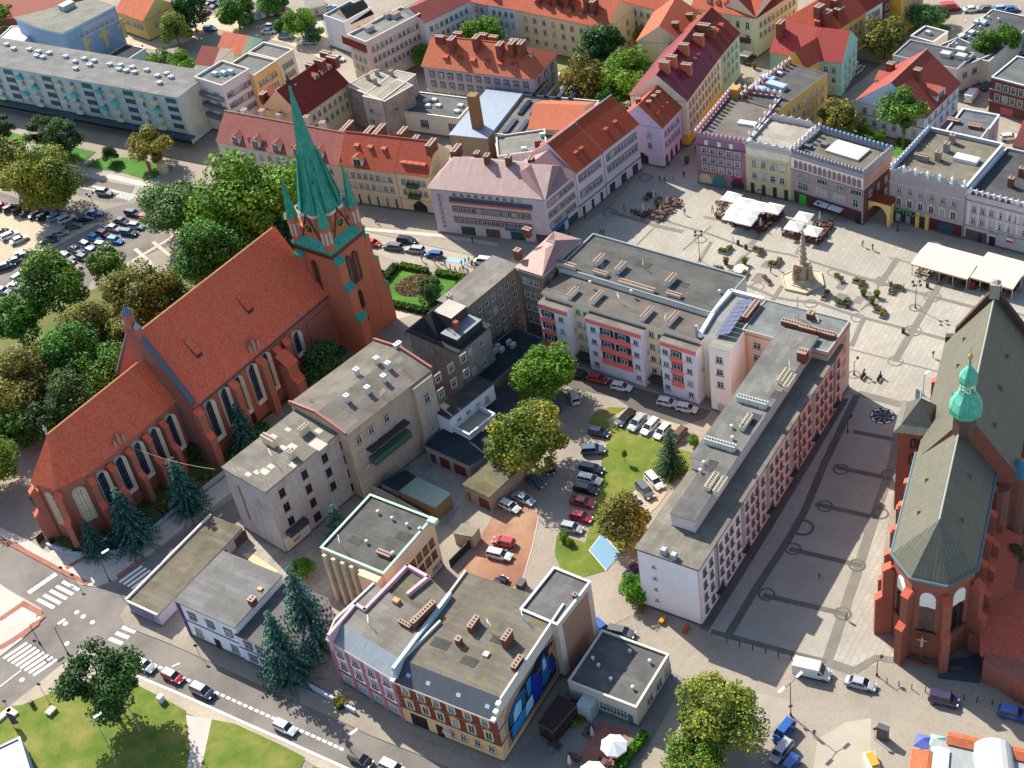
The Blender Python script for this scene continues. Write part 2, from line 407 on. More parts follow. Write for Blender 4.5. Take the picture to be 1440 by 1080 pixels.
    def side(s, k):
        A = {'f': (s.p(0, 0), s.p(s.W, 0), (-s.v[0], -s.v[1])), 'b': (s.p(s.W, s.D), s.p(0, s.D), s.v),
             'l': (s.p(0, s.D), s.p(0, 0), (-s.u[0], -s.u[1])), 'r': (s.p(s.W, 0), s.p(s.W, s.D), s.u)}[k]
        return A
    def wins(s, k, rows, n, w=1.1, h=1.5, m0=1.0, m1=None, skip=(), proud=0.0, **kw):
        "windows along side k: rows = sill heights, n evenly spaced columns (or a list of distances)"
        a, b, nn = s.side(k); L = hypot(b[0]-a[0], b[1]-a[1]); d = ((b[0]-a[0])/L, (b[1]-a[1])/L); m1 = m0 if m1 is None else m1
        gcs = (kw['gc'],)*6 if 'gc' in kw else ('#202a36', '#1a2028', '#2c3a48', '#202a36', '#44525f', '#8f8f8c'); kw.pop('gc', 0); mes = [win_mesh(w, h, gc=g, **kw) for g in gcs]; rz = atan2(nn[1], nn[0])+pi/2
        xs = n if isinstance(n, (list, tuple)) else [m0+(L-m0-m1)*(i+.5)/n for i in range(n)]
        for r_, z in enumerate(rows):
            for i, x in enumerate(xs):
                if (r_, i) in skip or s.nw > 98: continue
                s.nw += 1
                inst('window', R.choice(mes), s.root, (a[0]+d[0]*x+nn[0]*(.02+proud)-s.root.location[0], a[1]+d[1]*x+nn[1]*(.02+proud)-s.root.location[1], z-s.root.location[2]), rz)
        return s
    def part(s, name, k, x, z, me, out=0.0, parent=None, col=None):
        a, b, nn = s.side(k); L = hypot(b[0]-a[0], b[1]-a[1]); d = ((b[0]-a[0])/L, (b[1]-a[1])/L)
        return inst(name, me, parent or s.root, (a[0]+d[0]*x+nn[0]*out-s.root.location[0], a[1]+d[1]*x+nn[1]*out-s.root.location[1], z), atan2(nn[1], nn[0])+pi/2, col)
    def panel(s, name, k, x0, x1, z0, z1, mat, out=.03, t=.04):
        "a thin proud field on side k"
        a, b, nn = s.side(k); L = hypot(b[0]-a[0], b[1]-a[1]); d = ((b[0]-a[0])/L, (b[1]-a[1])/L); mb = MB()
        q = [(a[0]+d[0]*x+nn[0]*o, a[1]+d[1]*x+nn[1]*o) for x, o in ((x0, -.02), (x1, -.02), (x1, out+t), (x0, out+t))]
        mb.prism(q, z0, z1); return mb.build(name, mat, root=s.root)
    def chim(s, pts, w=.7, d=.7, h=1.3, mat=None, capc='#8a7464', name='chimney', pots=0):
        for px, py in pts:
            x, y, z = s.at(px, py); b = MB()
            b.box(x, y, z-.4, z+h, w, d, s.ang); b.box(x, y, z+h, z+h+.12, w+.16, d+.16, s.ang, 1)
            n = pots or int(max(w, d)/.5)
            for i in range(n):
                t = (i-(n-1)/2)*(max(w, d)/n); ox, oy = (t, 0) if w > d else (0, t)
                b.box(x+ox*cos(s.ang)-oy*sin(s.ang), y+ox*sin(s.ang)+oy*cos(s.ang), z+h+.12, z+h+.3, .2, .2, s.ang, 2)
            b.build(name, [mat or brick('#8c4534', '#743526'), plain(capc), plain('#3a2c26')], s.roof, s.root)
        return s
    def unit(s, name, pts, w, d, h, c, legs=False, z=None, c2=None):
        for px, py in pts:
            x, y, zz = s.at(px, py); b = MB(); zz = zz if z is None else z
            b.box(x, y, zz-.02+(.2 if legs else 0), zz+h, w, d, s.ang); b.box(x, y, zz+h, zz+h+.05, w*.9, d*.9, s.ang, 1)
            b.build(name, [plain(c), plain(c2 or c)], s.roof, s.root)
        return s
    def aerials(s, pts):
        for px, py in pts:
            x, y, z = s.at(px, py); b = MB(); h = R.uniform(1.8, 3); a = R.uniform(0, 3); b.tube((x, y, z-.1), (x, y, z+h), .045, 4)
            for k in range(3): b.tube((x-cos(a)*.6, y-sin(a)*.6, z+h-.2-k*.35), (x+cos(a)*.6, y+sin(a)*.6, z+h-.2-k*.35), .03, 3)
            b.build('aerial', plain('#a8a8a8', .4), s.roof, s.root)
        return s
    def vents(s, pts, c='#c2c2c0'):
        for px, py in pts:
            x, y, z = s.at(px, py); b = MB(); b.lathe(x, y, [(.16, z-.1), (.16, z+.5), (.3, z+.52), (.3, z+.66), (.08, z+.78)], 8); b.build('vent', plain(c), s.roof, s.root)
        return s
    def dorm(s, n, y=1.0, w=1.3, h=1.2, m=None, m0=1.5, wc='#c0bbb0', kind='gable', xs=None, side='f', dep=2.2):
        "dormers on the roof slope facing side f or r, b, l"
        a, b_, nn = s.side(side); L = hypot(b_[0]-a[0], b_[1]-a[1]); u = ((b_[0]-a[0])/L, (b_[1]-a[1])/L)
        me = dormer_mesh(w, h, wc, m or tile('#a8553a', '#8f452e'), kind, dep); T = (s.D if s.kind == 'x' else s.W)*s.rg
        z = s.h+(s.hr-s.h)*y/T
        for i in range(n if xs is None else len(xs)):
            x = m0+(L-2*m0)*(i+.5)/n if xs is None else xs[i]*L
            inst('dormer', me, s.roof, (a[0]+u[0]*x-nn[0]*y-s.root.location[0], a[1]+u[1]*x-nn[1]*y-s.root.location[1], z), atan2(nn[1], nn[0])+pi/2)
        return s
    def skyl(s, xs, y=3, side='f'):
        a, b_, nn = s.side(side); L = hypot(b_[0]-a[0], b_[1]-a[1]); u = ((b_[0]-a[0])/L, (b_[1]-a[1])/L)
        T = s.run or (s.D if s.kind == 'x' else s.W)*s.rg; k = (s.hr-s.h)/T
        for x in xs:
            x *= L; b = MB(); q = []
            for dx, dy in ((-.35, -.5), (.35, -.5), (.35, .5), (-.35, .5)):
                yy = y+dy; q.append((a[0]+u[0]*(x+dx)-nn[0]*yy, a[1]+u[1]*(x+dx)-nn[1]*yy, s.h+k*yy+.2))
            b.loft([[(p[0], p[1], p[2]-.15) for p in q], q]); b.build('skylight', glass('#8fa6bd', .2), s.roof, s.root)
        return s
@cached
def dormer_mesh(w, h, wc, rm, kind, dep=2.2):
    b = MB()
    b.prism([(-w/2, 0), (w/2, 0), (w/2, dep), (-w/2, dep)], -.2, h)
    if kind == 'gable':
        k = .6*w*.55
        for sx in (-1, 1):
            q = [(0, -.15, h+k), (sx*(w/2+.15), -.15, h-.05), (sx*(w/2+.15), dep+.6, h-.05), (0, dep+.6, h+k)]
            b.face(q if sx > 0 else q[::-1], 1)
            q2 = [(x, y, z-.1) for x, y, z in q]; b.face(q2[::-1] if sx > 0 else q2, 1)
            b.face((q[0], q[1], q2[1], q2[0]), 1)
        b.face([(-w/2, -.001, h), (w/2, -.001, h), (0, -.001, h+k*.9)], 0)
    else:
        q = [(-w/2-.12, -.2, h), (w/2+.12, -.2, h), (w/2+.12, dep+1.4, h+.75), (-w/2-.12, dep+1.4, h+.75)]
        b.loft([[(x, y, z-.02) for x, y, z in q], [(x, y, z+.1) for x, y, z in q]], 1)
    b.box(0, -.03, .25, h-.12, w*.62, .06, mi=2); b.box(0, -.06, .2, h-.1, .07, .06, mi=3)
    for x in (-w*.33, w*.33): b.box(x, -.06, .2, h-.1, .08, .06, mi=3)
    return b.mesh('dormer', [plaster(wc), rm, glass(), plain(WHITE)])
def bld(name, xy, label, cat='building', group=None):
    return thing(name, P(*xy) if len(xy) == 2 else xy[:2], label, cat, group)
def text_obj(body, size, loc, rz, mat, parent=None, root=None, tilt=pi/2, ext=.03, name='lettering'):
    cu = bpy.data.curves.new(name, 'FONT'); cu.body = body; cu.size = size; cu.extrude = ext; cu.align_x = 'CENTER'
    t = bpy.data.objects.new(name, cu); COL.objects.link(t)
    dg = bpy.context.evaluated_depsgraph_get(); me = bpy.data.meshes.new_from_object(t.evaluated_get(dg))
    bpy.data.objects.remove(t); o = bpy.data.objects.new(name, me); COL.objects.link(o); me.materials.clear(); me.materials.append(mat)
    o.rotation_euler = (tilt, 0, rz); r = root.location if root else (0, 0, 0); o.location = (loc[0]-r[0], loc[1]-r[1], loc[2]-r[2])
    if parent or root: o.parent = parent or root
    return o
# ------------------------------------------------------------ light
SUN_AZ, SUN_EL = radians(-31), radians(40)
w = bpy.data.worlds.new("World"); scene.world = w; w.use_nodes = True
nt = w.node_tree; bg = nt.nodes['Background']; sky = nt.nodes.new('ShaderNodeTexSky'); sky.sky_type = 'NISHITA'
sky.sun_disc = False; sky.sun_elevation = SUN_EL; sky.sun_rotation = SUN_AZ; sky.air_density = 1.0; sky.dust_density = 1.2; sky.ozone_density = 1.2
nt.links.new(sky.outputs[0], bg.inputs[0]); bg.inputs[1].default_value = .12
sd = bpy.data.lights.new('sun', 'SUN'); sd.energy = 4.8; sd.angle = radians(.5); sd.color = (1, .93, .82)
so = bpy.data.objects.new('sun', sd); COL.objects.link(so)
so.rotation_euler = Vector((sin(SUN_AZ)*cos(SUN_EL), cos(SUN_AZ)*cos(SUN_EL), sin(SUN_EL))).to_track_quat('Z', 'Y').to_euler()
vs = scene.view_settings; vs.view_transform = 'Standard'; vs.look = 'None'; vs.exposure = 1.0; vs.gamma = 1
# ------------------------------------------------------------ ground
M_PAVE = ground('pavement', '#847b6f', '#938a7d', scale=.06, sc=.9, bw=.5, mort=.8)
M_ASPH = ground('asphalt', '#645f5a', '#7b756e', scale=.11, fine=7, k=.8)
M_ASPH2 = ground('asphalt_dark', '#57534e', '#6b665e', scale=.07, fine=9)
M_COB = ground('cobbles', '#877e71', '#968d80', scale=.09, fine=3.5, sc=.35, bw=.8, mort=.72, k=1.3)
M_SETT = ground('granite_setts', '#8b857a', '#999387', scale=.08, fine=4.5, sc=.3, bw=.9, mort=.75, k=1.6)
M_PLAZA = ground('plaza_slabs', '#908b80', '#9e988c', scale=.07, fine=2.5, sc=1.9, bw=.5, mort=.78)
M_DARK = ground('dark_granite_band', '#6a665f', '#77726a', scale=.3, fine=5)
M_DARK2 = ground('dark_basalt_band', '#57554f', '#64625b', scale=.3, fine=5)
M_GRASS = ground('lawn', '#3f5c1c', '#5f6c28', '#7f7740', scale=.16, fine=3.2, k=1.7)
M_LUSH = ground('lush_lawn', '#35601c', '#477426', scale=.2, fine=3.2, k=1.5)
M_WALK = ground('pale_flagstones', '#aca399', '#bab1a6', scale=.1, sc=1.0, bw=.5, mort=.7)
M_REDP = ground('red_pavers', '#8a5a4b', '#99685a', scale=.2, sc=.4, bw=.5)
M_DIRT = ground('red_dirt', '#7d5745', '#8f6a54', '#9c8068', scale=.12, fine=2.5)
M_YARD = ground('yard_concrete', '#88807a', '#9c9389', '#716a64', scale=.12, fine=2.2, sc=2.2, bw=.7, mort=.75)
M_KERB = plain('#a39d92'); M_WLINE = plain('#dcdad4', .7)
b = MB(); b.face([(-1500, -200, 0), (1500, -200, 0), (1500, 2500, 0), (-1500, 2500, 0)]); tag(b.build('ground', M_PAVE), kind='structure')
K = 'structure'
Z1, Z2, Z3, Z4 = .004, .012, .03, .055
# streets in the lower left
sheet('road', [(0, 770), (22, 765), (115, 825), (136, 828), (163, 818), (240, 760), (345, 688), (420, 640), (440, 660), (350, 720), (300, 760), (178, 850), (170, 866), (178, 880), (240, 904), (288, 926), (480, 1013), (520, 1032), (640, 1080), (820, 1150), (700, 1190), (480, 1077), (407, 1044), (290, 992), (240, 970), (187, 948), (150, 925), (118, 908), (101, 922), (0, 1003), (-80, 1065), (-80, 990), (0, 927), (33, 900), (62, 868), (58, 855), (10, 827), (0, 820), (-120, 760), (-90, 700)], Z1, M_ASPH)
sheet('road', [(0, 100), (0, 212), (60, 236), (110, 262), (190, 276), (250, 300), (420, 330), (520, 352), (560, 368), (690, 385), (760, 400), (800, 340), (760, 345), (640, 335), (520, 318), (420, 296), (330, 272), (250, 262), (180, 250), (80, 226), (0, 180)], Z1, ground('pale_asphalt', '#90887a', '#9f9788', scale=.06))
sheet('road', [(100, 245), (190, 262), (178, 285), (150, 285), (60, 262), (30, 245)], Z2, M_ASPH)
sheet('car_park', [(-60, 250), (60, 290), (110, 300), (140, 296), (190, 284), (230, 296), (238, 320), (240, 345), (178, 370), (128, 395), (120, 420), (40, 470), (-60, 520), (-200, 420)], Z2, M_ASPH)
sheet('car_park', [(-60, 290), (20, 300), (110, 318), (145, 312), (60, 355), (0, 372), (-60, 380)], Z3, ground('car_park_pavers', '#a39880', '#b0a58f', sc=.5, bw=.5, scale=.08))
sheet('road', [(470, 385), (640, 385), (700, 398), (660, 445), (640, 470), (590, 440), (520, 460), (560, 420), (530, 375)], Z1, ground('church_square_paving', '#a39887', '#b0a594', sc=1.4, bw=.5, mort=.8))
# streets in the lower right
sheet('road', [(820, 1150), (770, 1080), (850, 1020), (905, 1015), (945, 955), (985, 905), (940, 870), (900, 850), (838, 872), (830, 850), (838, 800), (875, 800), (900, 820), (985, 885), (1022, 903), (1075, 915), (1163, 930), (1200, 945), (1300, 975), (1440, 1000), (1500, 1020), (1500, 1200)], Z1, M_COB)
sheet('square', [(1040, 985), (1070, 975), (1110, 985), (1112, 1008), (1060, 1040), (1000, 1075), (960, 1110), (930, 1080), (970, 1040)], Z2, ground('paler_parking', '#8d867c', '#9c9488'))
sheet('square', [(1150, 1040), (1190, 1015), (1225, 1010), (1225, 1100), (1140, 1100)], Z2, ground('paler_parking2', '#97907f', '#a39b8c'))
# market square and church plaza
sheet('square', [(790, 335), (860, 290), (930, 210), (975, 212), (985, 262), (1112, 288), (1215, 310), (1255, 322), (1355, 345), (1440, 362), (1560, 390), (1560, 560), (1330, 560), (1280, 640), (1262, 660), (1240, 790), (1235, 890), (1262, 925), (1200, 945), (1110, 925), (1022, 905), (990, 885), (1190, 545), (1195, 470), (1050, 425), (960, 380), (830, 350)], Z1, M_PLAZA)
sheet('square', [(1130, 725), (1205, 556), (1263, 576), (1262, 640), (1232, 720), (1198, 820), (1163, 928), (1110, 918), (1024, 895), (1062, 833), (1107, 763)], Z2, M_SETT)
sheet('square', [(992, 882), (1187, 556), (1205, 556), (1160, 650), (1130, 722), (1106, 763), (1060, 833), (1023, 895)], Z2+.002, ground('plaza_flags', '#958f86', '#a19b91', sc=.8, bw=.5))
for pts, wd in (([(1205, 556), (1160, 650), (1130, 722), (1106, 763), (1060, 833), (1023, 895)], 1.3), ([(1262, 610), (1256, 648), (1232, 720), (1200, 820), (1163, 930)], 1.6), ([(1188, 560), (1120, 675), (1050, 790), (990, 886)], 1.5)):
    band('paving_band', pts, wd, Z3, M_DARK2 if wd < 1.6 else M_DARK)
for p, q in (((1200, 607), (1262, 619)), ((1175, 657), (1252, 673)), ((1147, 709), (1232, 728)), ((1110, 772), (1212, 796)), ((1073, 837), (1190, 864)), ((1000, 888), (1110, 918)), ((1110, 918), (1163, 931))):
    band('paving_band', [p, q], 1.0, Z3+.002, M_DARK2)
for p, q in (((1207, 553), (1275, 571)), ((1163, 931), (1200, 944))): band('paving_band', [p, q], 1.6, Z3+.002, M_DARK)
band('paving_band', [(1200, 944), (1232, 925), (1268, 930)], 1.2, Z3, M_DARK)
mb = MB()
for c, r, k in (((1129, 742), 1.9, .5), ((1182, 660), 1.4, .35), ((1115, 772), 1.4, .35), ((1078, 836), 1.4, .35), ((1250, 668), 1.4, .35), ((1238, 722), 1.4, .35), ((1205, 795), 1.4, .35), ((1185, 863), 1.4, .35), ((1160, 712), 1.4, .35)):
    ring(mb, P(*c), r-k, r, Z4+.002)
tag(mb.build('paving_rings', M_DARK2), kind=K)
mb = MB(); c = P(1241, 585)
ring(mb, c, 0, 2.25, .02, 28); 
for i in range(8): ring(mb, c, 1.75, 2.05, .024, 3, 1, i*pi/4, i*pi/4+.5)
for i in range(8): ring(mb, c, .5, 1.6, .024, 1, 1, i*pi/4, i*pi/4+.05)
tag(mb.build('sundial_disc', [plain('#17171a'), plain('#d8d5cd')]), 'round black paving disc inlaid with white numerals in the shaded church plaza', 'paving disc')
for pts, wd in (([(1180, 380), (1200, 387), (1272, 407), (1377, 434)], .9), ([(900, 300), (1000, 330), (1040, 345), (1110, 358), (1180, 380)], .6), ([(960, 378), (1000, 388), (1060, 405), (1090, 418), (1110, 422), (1150, 426), (1200, 443), (1245, 455), (1333, 478)], .8), ([(1195, 491), (1320, 523)], .3), ([(1323, 397), (1258, 508)], 1.3), ([(1262, 363), (1240, 396)], 1.2), ([(1075, 440), (1100, 402)], .9), ([(1197, 487), (1215, 447)], .9), ([(1000, 340), (985, 365), (970, 385)], .8), ([(990, 305), (1015, 310)], .8), ([(1055, 345), (1078, 320)], 1.2), ([(858, 298), (925, 318), (960, 326)], 1.1), ([(830, 345), (885, 360)], 1.2), ([(1120, 358), (1135, 335)], 1.0), ([(960, 352), (1000, 318)], .35), ([(880, 360), (940, 300)], .3), ([(1250, 362), (1300, 375), (1440, 412)], .25), ([(1430, 440), (1440, 444)], .6)):
    band('paving_band', pts, wd, Z3, M_DARK)
mb = MB()
for c, r, k in (((1311, 417), 1.7, .3), ((1284, 465), 1.7, .3), ((1240, 396), 1.5, .25), ((1259, 508), 1.5, .25), ((1206, 447), 1.4, .25), ((1287, 433), 1.25, .35), ((1201, 527), 1.2, .3), ((1065, 403), 1.4, .25), ((1140, 427), 1.4, .25), ((985, 337), 1.4, .25), ((858, 299), 1.7, .4), ((908, 250), 1.7, .4), ((1172, 383), 1.3, .25)):
    ring(mb, P(*c), r-k, r, Z4+.002)
c = P(1130, 395)
ring(mb, c, 14.6, 15.0, Z4, 12, 0, -1.0, -.2); ring(mb, c, 15, 15.4, Z4, 12, 0, 2.0, 2.9)
tag(mb.build('paving_rings', M_DARK), kind=K)
mb = MB()
for (x, y), s_ in (((1067, 391), 3.2), ((1078, 372), 2.6), ((1184, 402), 2.6), ((1182, 419), 3.0), ((1208, 422), 2.4), ((1229, 427), 2.4), ((1220, 414), 2.0), ((1045, 366), 3), ((1030, 382), 3), ((1350, 403), 2.8)):
    mb.box(*P(x, y), .012, .018, s_, s_*.7, radians(50))
tag(mb.build('paving_panels', M_DARK), kind=K)
# lawns
KG = [M_GRASS, M_KERB]; KL = [M_LUSH, M_KERB]
slab('lawn', [(-60, 1000), (30, 992), (60, 980), (95, 965), (150, 955), (190, 962), (235, 985), (262, 1000), (267, 1040), (262, 1090), (230, 1160), (-200, 1200)], 0, .1, KG, K)
slab('lawn', [(297, 1012), (330, 1018), (400, 1050), (430, 1066), (415, 1095), (280, 1160), (287, 1060)], 0, .1, KG, K)
slab('lawn', [(440, 1078), (470, 1085), (520, 1120), (400, 1180), (430, 1100)], 0, .1, KG, K)
slab('lawn', [(530, 405), (562, 377), (640, 392), (655, 396), (628, 425), (603, 440), (545, 428), (532, 418)], 0, .12, KL, K)
slab('lawn', [(827, 593), (837, 582), (857, 573), (880, 574), (852, 592), (863, 600), (880, 603), (903, 613), (920, 618), (960, 633), (985, 640), (965, 665), (943, 683), (930, 670), (917, 660), (907, 672), (880, 703), (868, 725), (895, 740), (890, 765), (851, 803), (820, 812), (800, 810), (787, 797), (780, 780), (783, 753), (795, 755), (823, 763), (830, 737), (833, 720), (837, 720), (840, 687), (848, 640), (858, 610), (847, 603), (830, 597)], 0, .1, KG, K)
slab('lawn', [(120, 235), (148, 218), (162, 222), (195, 222), (235, 235), (218, 252), (203, 252), (170, 242)], 0, .12, KL, K)
slab('lawn', [(45, 208), (95, 205), (135, 214), (118, 228), (80, 226)], 0, .12, KL, K)
slab('lawn', [(0, 180), (45, 196), (30, 208), (0, 204)], 0, .12, KL, K)
slab('lawn', [(165, 370), (190, 378), (180, 386), (165, 388)], 0, .1, KG, K)
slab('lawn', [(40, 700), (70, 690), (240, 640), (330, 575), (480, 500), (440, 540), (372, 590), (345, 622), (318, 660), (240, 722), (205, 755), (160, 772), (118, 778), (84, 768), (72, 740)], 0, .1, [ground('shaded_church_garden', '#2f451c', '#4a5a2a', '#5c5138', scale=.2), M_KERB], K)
slab('lawn', [(55, 440), (170, 390), (240, 380), (330, 330), (420, 290), (430, 350), (330, 400), (200, 500), (60, 620), (0, 640), (-60, 600), (-30, 480)], 0, .08, [ground('dry_park_soil', '#6b5e44', '#57612f', '#7a6a50', scale=.1), M_KERB], K)
slab('lawn', [(730, 130), (790, 150), (860, 150), (900, 120), (960, 60), (900, 50), (800, 60), (770, 100)], 0, .08, [ground('back_green', '#4f6e2a', '#6e7a3c', '#857c5a'), M_KERB], K)
slab('lawn', [(1140, 180), (1190, 180), (1260, 205), (1290, 175), (1300, 205), (1262, 222), (1236, 214), (1200, 200)], 0, .08, KL, K)
slab('lawn', [(190, 80), (270, 85), (275, 105), (215, 95)], 0, .08, KL, K)
slab('lawn', [(600, 85), (620, 60), (720, 30), (740, 45), (650, 70), (610, 130)], 0, .08, KL, K)
slab('lawn', [(1270, 15), (1340, 40), (1320, 50), (1250, 35)], 0, .08, KL, K)
slab('path', [(262, 1006), (298, 1012), (288, 1060), (275, 1110), (255, 1110), (268, 1060)], .0, .11, M_WALK, K)
# pavements with kerbs
slab('pavement', [(-120, 690), (0, 742), (40, 760), (68, 778), (84, 768), (120, 780), (165, 772), (200, 758), (240, 728), (318, 672), (330, 690), (240, 757), (163, 816), (136, 826), (115, 823), (22, 763), (-120, 712)], 0, .13, [M_WALK, M_KERB], K)
slab('pavement', [(-120, 775), (0, 822), (10, 829), (57, 857), (60, 868), (32, 899), (0, 924), (-120, 990)], 0, .13, [M_WALK, M_KERB], K)
slab('pavement', [(180, 850), (225, 880), (270, 903), (300, 918), (372, 946), (480, 990), (575, 1033), (705, 1085), (690, 1110), (640, 1082), (520, 1034), (480, 1015), (288, 928), (240, 906), (178, 882), (169, 866)], 0, .13, [M_PAVE, M_KERB], K)
slab('pavement', [(120, 909), (150, 926), (187, 950), (240, 972), (290, 994), (407, 1046), (480, 1079), (640, 1150), (600, 1170), (430, 1070), (330, 1022), (297, 1014), (262, 1004), (235, 988), (190, 966), (150, 958), (95, 968), (60, 983), (30, 995), (-60, 1060), (-80, 1070), (0, 1006), (101, 924)], 0, .09, [ground('tan_footway', '#998d7c', '#a89d8c', sc=.6, bw=.5), M_KERB], K)
band('kerb', [(187, 949), (240, 971), (290, 993), (350, 1020), (407, 1045), (480, 1078), (560, 1115)], .45, .14, plain('#d5cfc8'))
for pts in ([(92, 806), (124, 822)], [(0, 757), (92, 806)], [(62, 866), (30, 897)],):
    band('brick_paving_band', pts, .9, .136, M_REDP)
band('brick_paving_band', [(93, 800), (122, 783)], .9, .136, M_REDP); band('brick_paving_band', [(165, 812), (202, 785), (186, 777)], 1.0, .136, M_REDP)
band('brick_paving_band', [(30, 848), (56, 862), (52, 878), (20, 900), (0, 912)], 1.1, .136, M_REDP); band('brick_paving_band', [(0, 872), (32, 850)], 1.0, .136, M_REDP)
slab('pavement', [(240, 262), (330, 282), (420, 306), (500, 322), (600, 345), (700, 368), (770, 352), (640, 330), (600, 318), (480, 292), (305, 228), (262, 215), (200, 225), (240, 240)], 0, .1, [M_PAVE, M_KERB], K)
band('paving_band', [(505, 322), (620, 332), (700, 345)], 1.2, .11, M_WALK); band('paving_band', [(130, 262), (260, 292)], 1.0, .05, M_WALK); band('paving_band', [(150, 247), (235, 268)], 2.0, .05, M_WALK)
for p, q in (((178, 372), (265, 320)), ((190, 350), (245, 400)), ((205, 395), (262, 352)), ((215, 340), (270, 385)), ((170, 385), (290, 398))): band('paving_band', [p, q], .9, .02, M_WALK)
for i in range(7):
    band('paving_band', [(480+i*9, 375+i*2.5), (445+i*9, 400+i*2.5)], .25, .02, M_DARK)
sheet('disabled_bay', [(632, 362), (662, 367), (655, 372), (624, 367)], .02, plain('#7fa6bd', .8))
# courtyard
sheet('yard', [(640, 560), (700, 600), (760, 560), (800, 520), (830, 515), (1000, 575), (1030, 570), (895, 780), (900, 860), (840, 890), (780, 870), (640, 805), (610, 740), (640, 700), (600, 640)], Z1, M_COB)
sheet('yard', [(800, 515), (1000, 578), (990, 590), (960, 598), (900, 582), (865, 560), (800, 545)], Z2, M_ASPH2)
sheet('yard', [(645, 803), (668, 770), (700, 712), (722, 695), (758, 724), (750, 765), (733, 822), (700, 832), (655, 815)], Z2, M_DIRT)
sheet('yard', [(560, 660), (600, 630), (700, 640), (655, 690), (645, 745), (610, 735), (560, 690)], Z3, M_YARD)
sheet('yard', [(300, 740), (345, 755), (410, 780), (440, 750), (470, 760), (500, 850), (430, 830), (340, 780)], Z2, M_YARD)
sheet('yard', [(340, 780), (352, 777), (392, 803), (380, 810)], Z3, ground('pale_sand', '#b9a482', '#c4b08f'))
band('kerb', [(758, 724), (750, 765), (733, 822)], .2, .06, M_KERB)
sheet('disabled_bay', [(847, 751), (871, 779), (853, 803), (829, 774)], .112, plain('#6a8fa8', .8))
mb = MB(); q = PX([(847, 751), (871, 779), (853, 803), (829, 774), (847, 751)]); strip(mb, q, .25, .116); mb.box(*P(850, 772), .115, .118, 1.6, 1.0, radians(50), 1); tag(mb.build('bay_markings', [M_WLINE, plain('#1e5a78')]), kind=K)
for p, q in (((825, 620), (858, 627)), ((820, 650), (853, 657)), ((812, 700), (840, 712)), ((865, 592), (870, 606))): band('paving_band', [p, q], .15, .05, M_WALK)
slab('parking_bays', [(823, 597), (850, 604), (858, 612), (850, 640), (838, 700), (830, 735), (820, 762), (790, 750), (800, 735), (812, 660)], 0, .03, ground('bay_pavers', '#978b78', '#a59a86', sc=.4, bw=.5), K)
slab('parking_bays', [(855, 590), (880, 575), (965, 600), (975, 622), (925, 617), (880, 602)], 0, .104, ground('bay_pavers', '#978b78', '#a59a86', sc=.4, bw=.5), K)
slab('parking_bays', [(868, 725), (905, 672), (918, 662), (945, 684), (925, 712), (900, 735)], 0, .104, ground('bay_pavers', '#978b78', '#a59a86', sc=.4, bw=.5), K)
# beer garden floor
sheet('terrace', [(720, 1075), (800, 970), (895, 1012), (945, 945), (965, 955), (900, 1070), (860, 1100), (720, 1110)], Z2, ground('grey_gravel', '#6f6c66', '#807c74', fine=2))
sheet('terrace', [(812, 1070), (842, 1015), (885, 1028), (880, 1060), (850, 1085)], Z3, M_REDP)
# back streets
sheet('yard', [(200, 30), (260, 25), (400, 15), (450, 20), (470, 90), (400, 60), (300, 40), (260, 60), (215, 70), (170, 60)], Z1, ground('sandy_yard', '#a89880', '#b5a68f'))
sheet('yard', [(730, 85), (860, 60), (770, 110), (800, 130)], Z1, M_DIRT)
sheet('road', [(1160, 65), (1290, 95), (1340, 150), (1440, 190), (1440, 150), (1350, 100), (1440, 60), (1440, 20), (1240, 0), (1180, 30)], Z1, M_COB)
sheet('road', [(955, 190), (975, 150), (1045, 55), (1060, 60), (1075, 90), (1000, 190), (978, 212), (958, 215)], Z1, M_COB)
sheet('yard', [(1120, 130), (1180, 75), (1240, 90), (1190, 130), (1130, 180)], Z2, M_ASPH2)
# painted road markings
mb = MB()
def zebra(a, b, n, ln, wd, z=Z3):
    A, B = P(*a), P(*b); dx, dy = B[0]-A[0], B[1]-A[1]; L = hypot(dx, dy); an = atan2(dy, dx)
    for i in range(n):
        t = (i+.5)/n; mb.box(A[0]+dx*t, A[1]+dy*t, z-.002, z, L/n*.52, ln, an)
def stripes(a, b, c, n, z=Z3, k=.5):
    "n bars: first bar runs a to b, last bar starts at c"
    A, B, C_ = P(*a), P(*b), P(*c); ux, uy = B[0]-A[0], B[1]-A[1]; L = hypot(ux, uy); ux, uy = ux/L, uy/L
    dx, dy = (C_[0]-A[0])/(n-1), (C_[1]-A[1])/(n-1); w_ = hypot(dx, dy)*k; an = atan2(uy, ux)
    for i in range(n): mb.box(A[0]+dx*i+ux*L/2, A[1]+dy*i+uy*L/2, z-.002, z, L, w_, an)
stripes((53, 843), (76, 855), (88, 818), 5)
stripes((168, 819), (200, 796), (191, 831), 5)
stripes((5, 926), (38, 904), (47, 950), 8)
stripes((172, 882), (190, 889), (154, 898), 3)
stripes((40, 834), (47, 829), (72, 812), 5, k=.8)
for i in range(38):
    t = i/37; x, y = 186+(480-186)*t, 921+(1053-921)*t; mb.box(*P(x, y), Z3-.002, Z3, .8, .45, radians(-38.5))
band('road_marking', [(176, 934), (193, 919)], .3, Z3, M_WLINE); band('road_marking', [(242, 938), (253, 933)], .3, Z3, M_WLINE)
band('road_marking', [(0, 966), (30, 943)], .25, Z3, M_WLINE)
for i in range(9):
    t = i/8; mb.box(*P(310-70*t, 725+50*t), Z3-.002, Z3, 1.0, .25, radians(52))
for i in range(7): mb.box(*P(105+i*4.5, 262+i*.9), Z3-.002, Z3, .8, .3, radians(-38))
for i in range(5): mb.box(*P(168+i*4, 275+i*1), Z3, Z4, .5, 1.8, radians(-38))
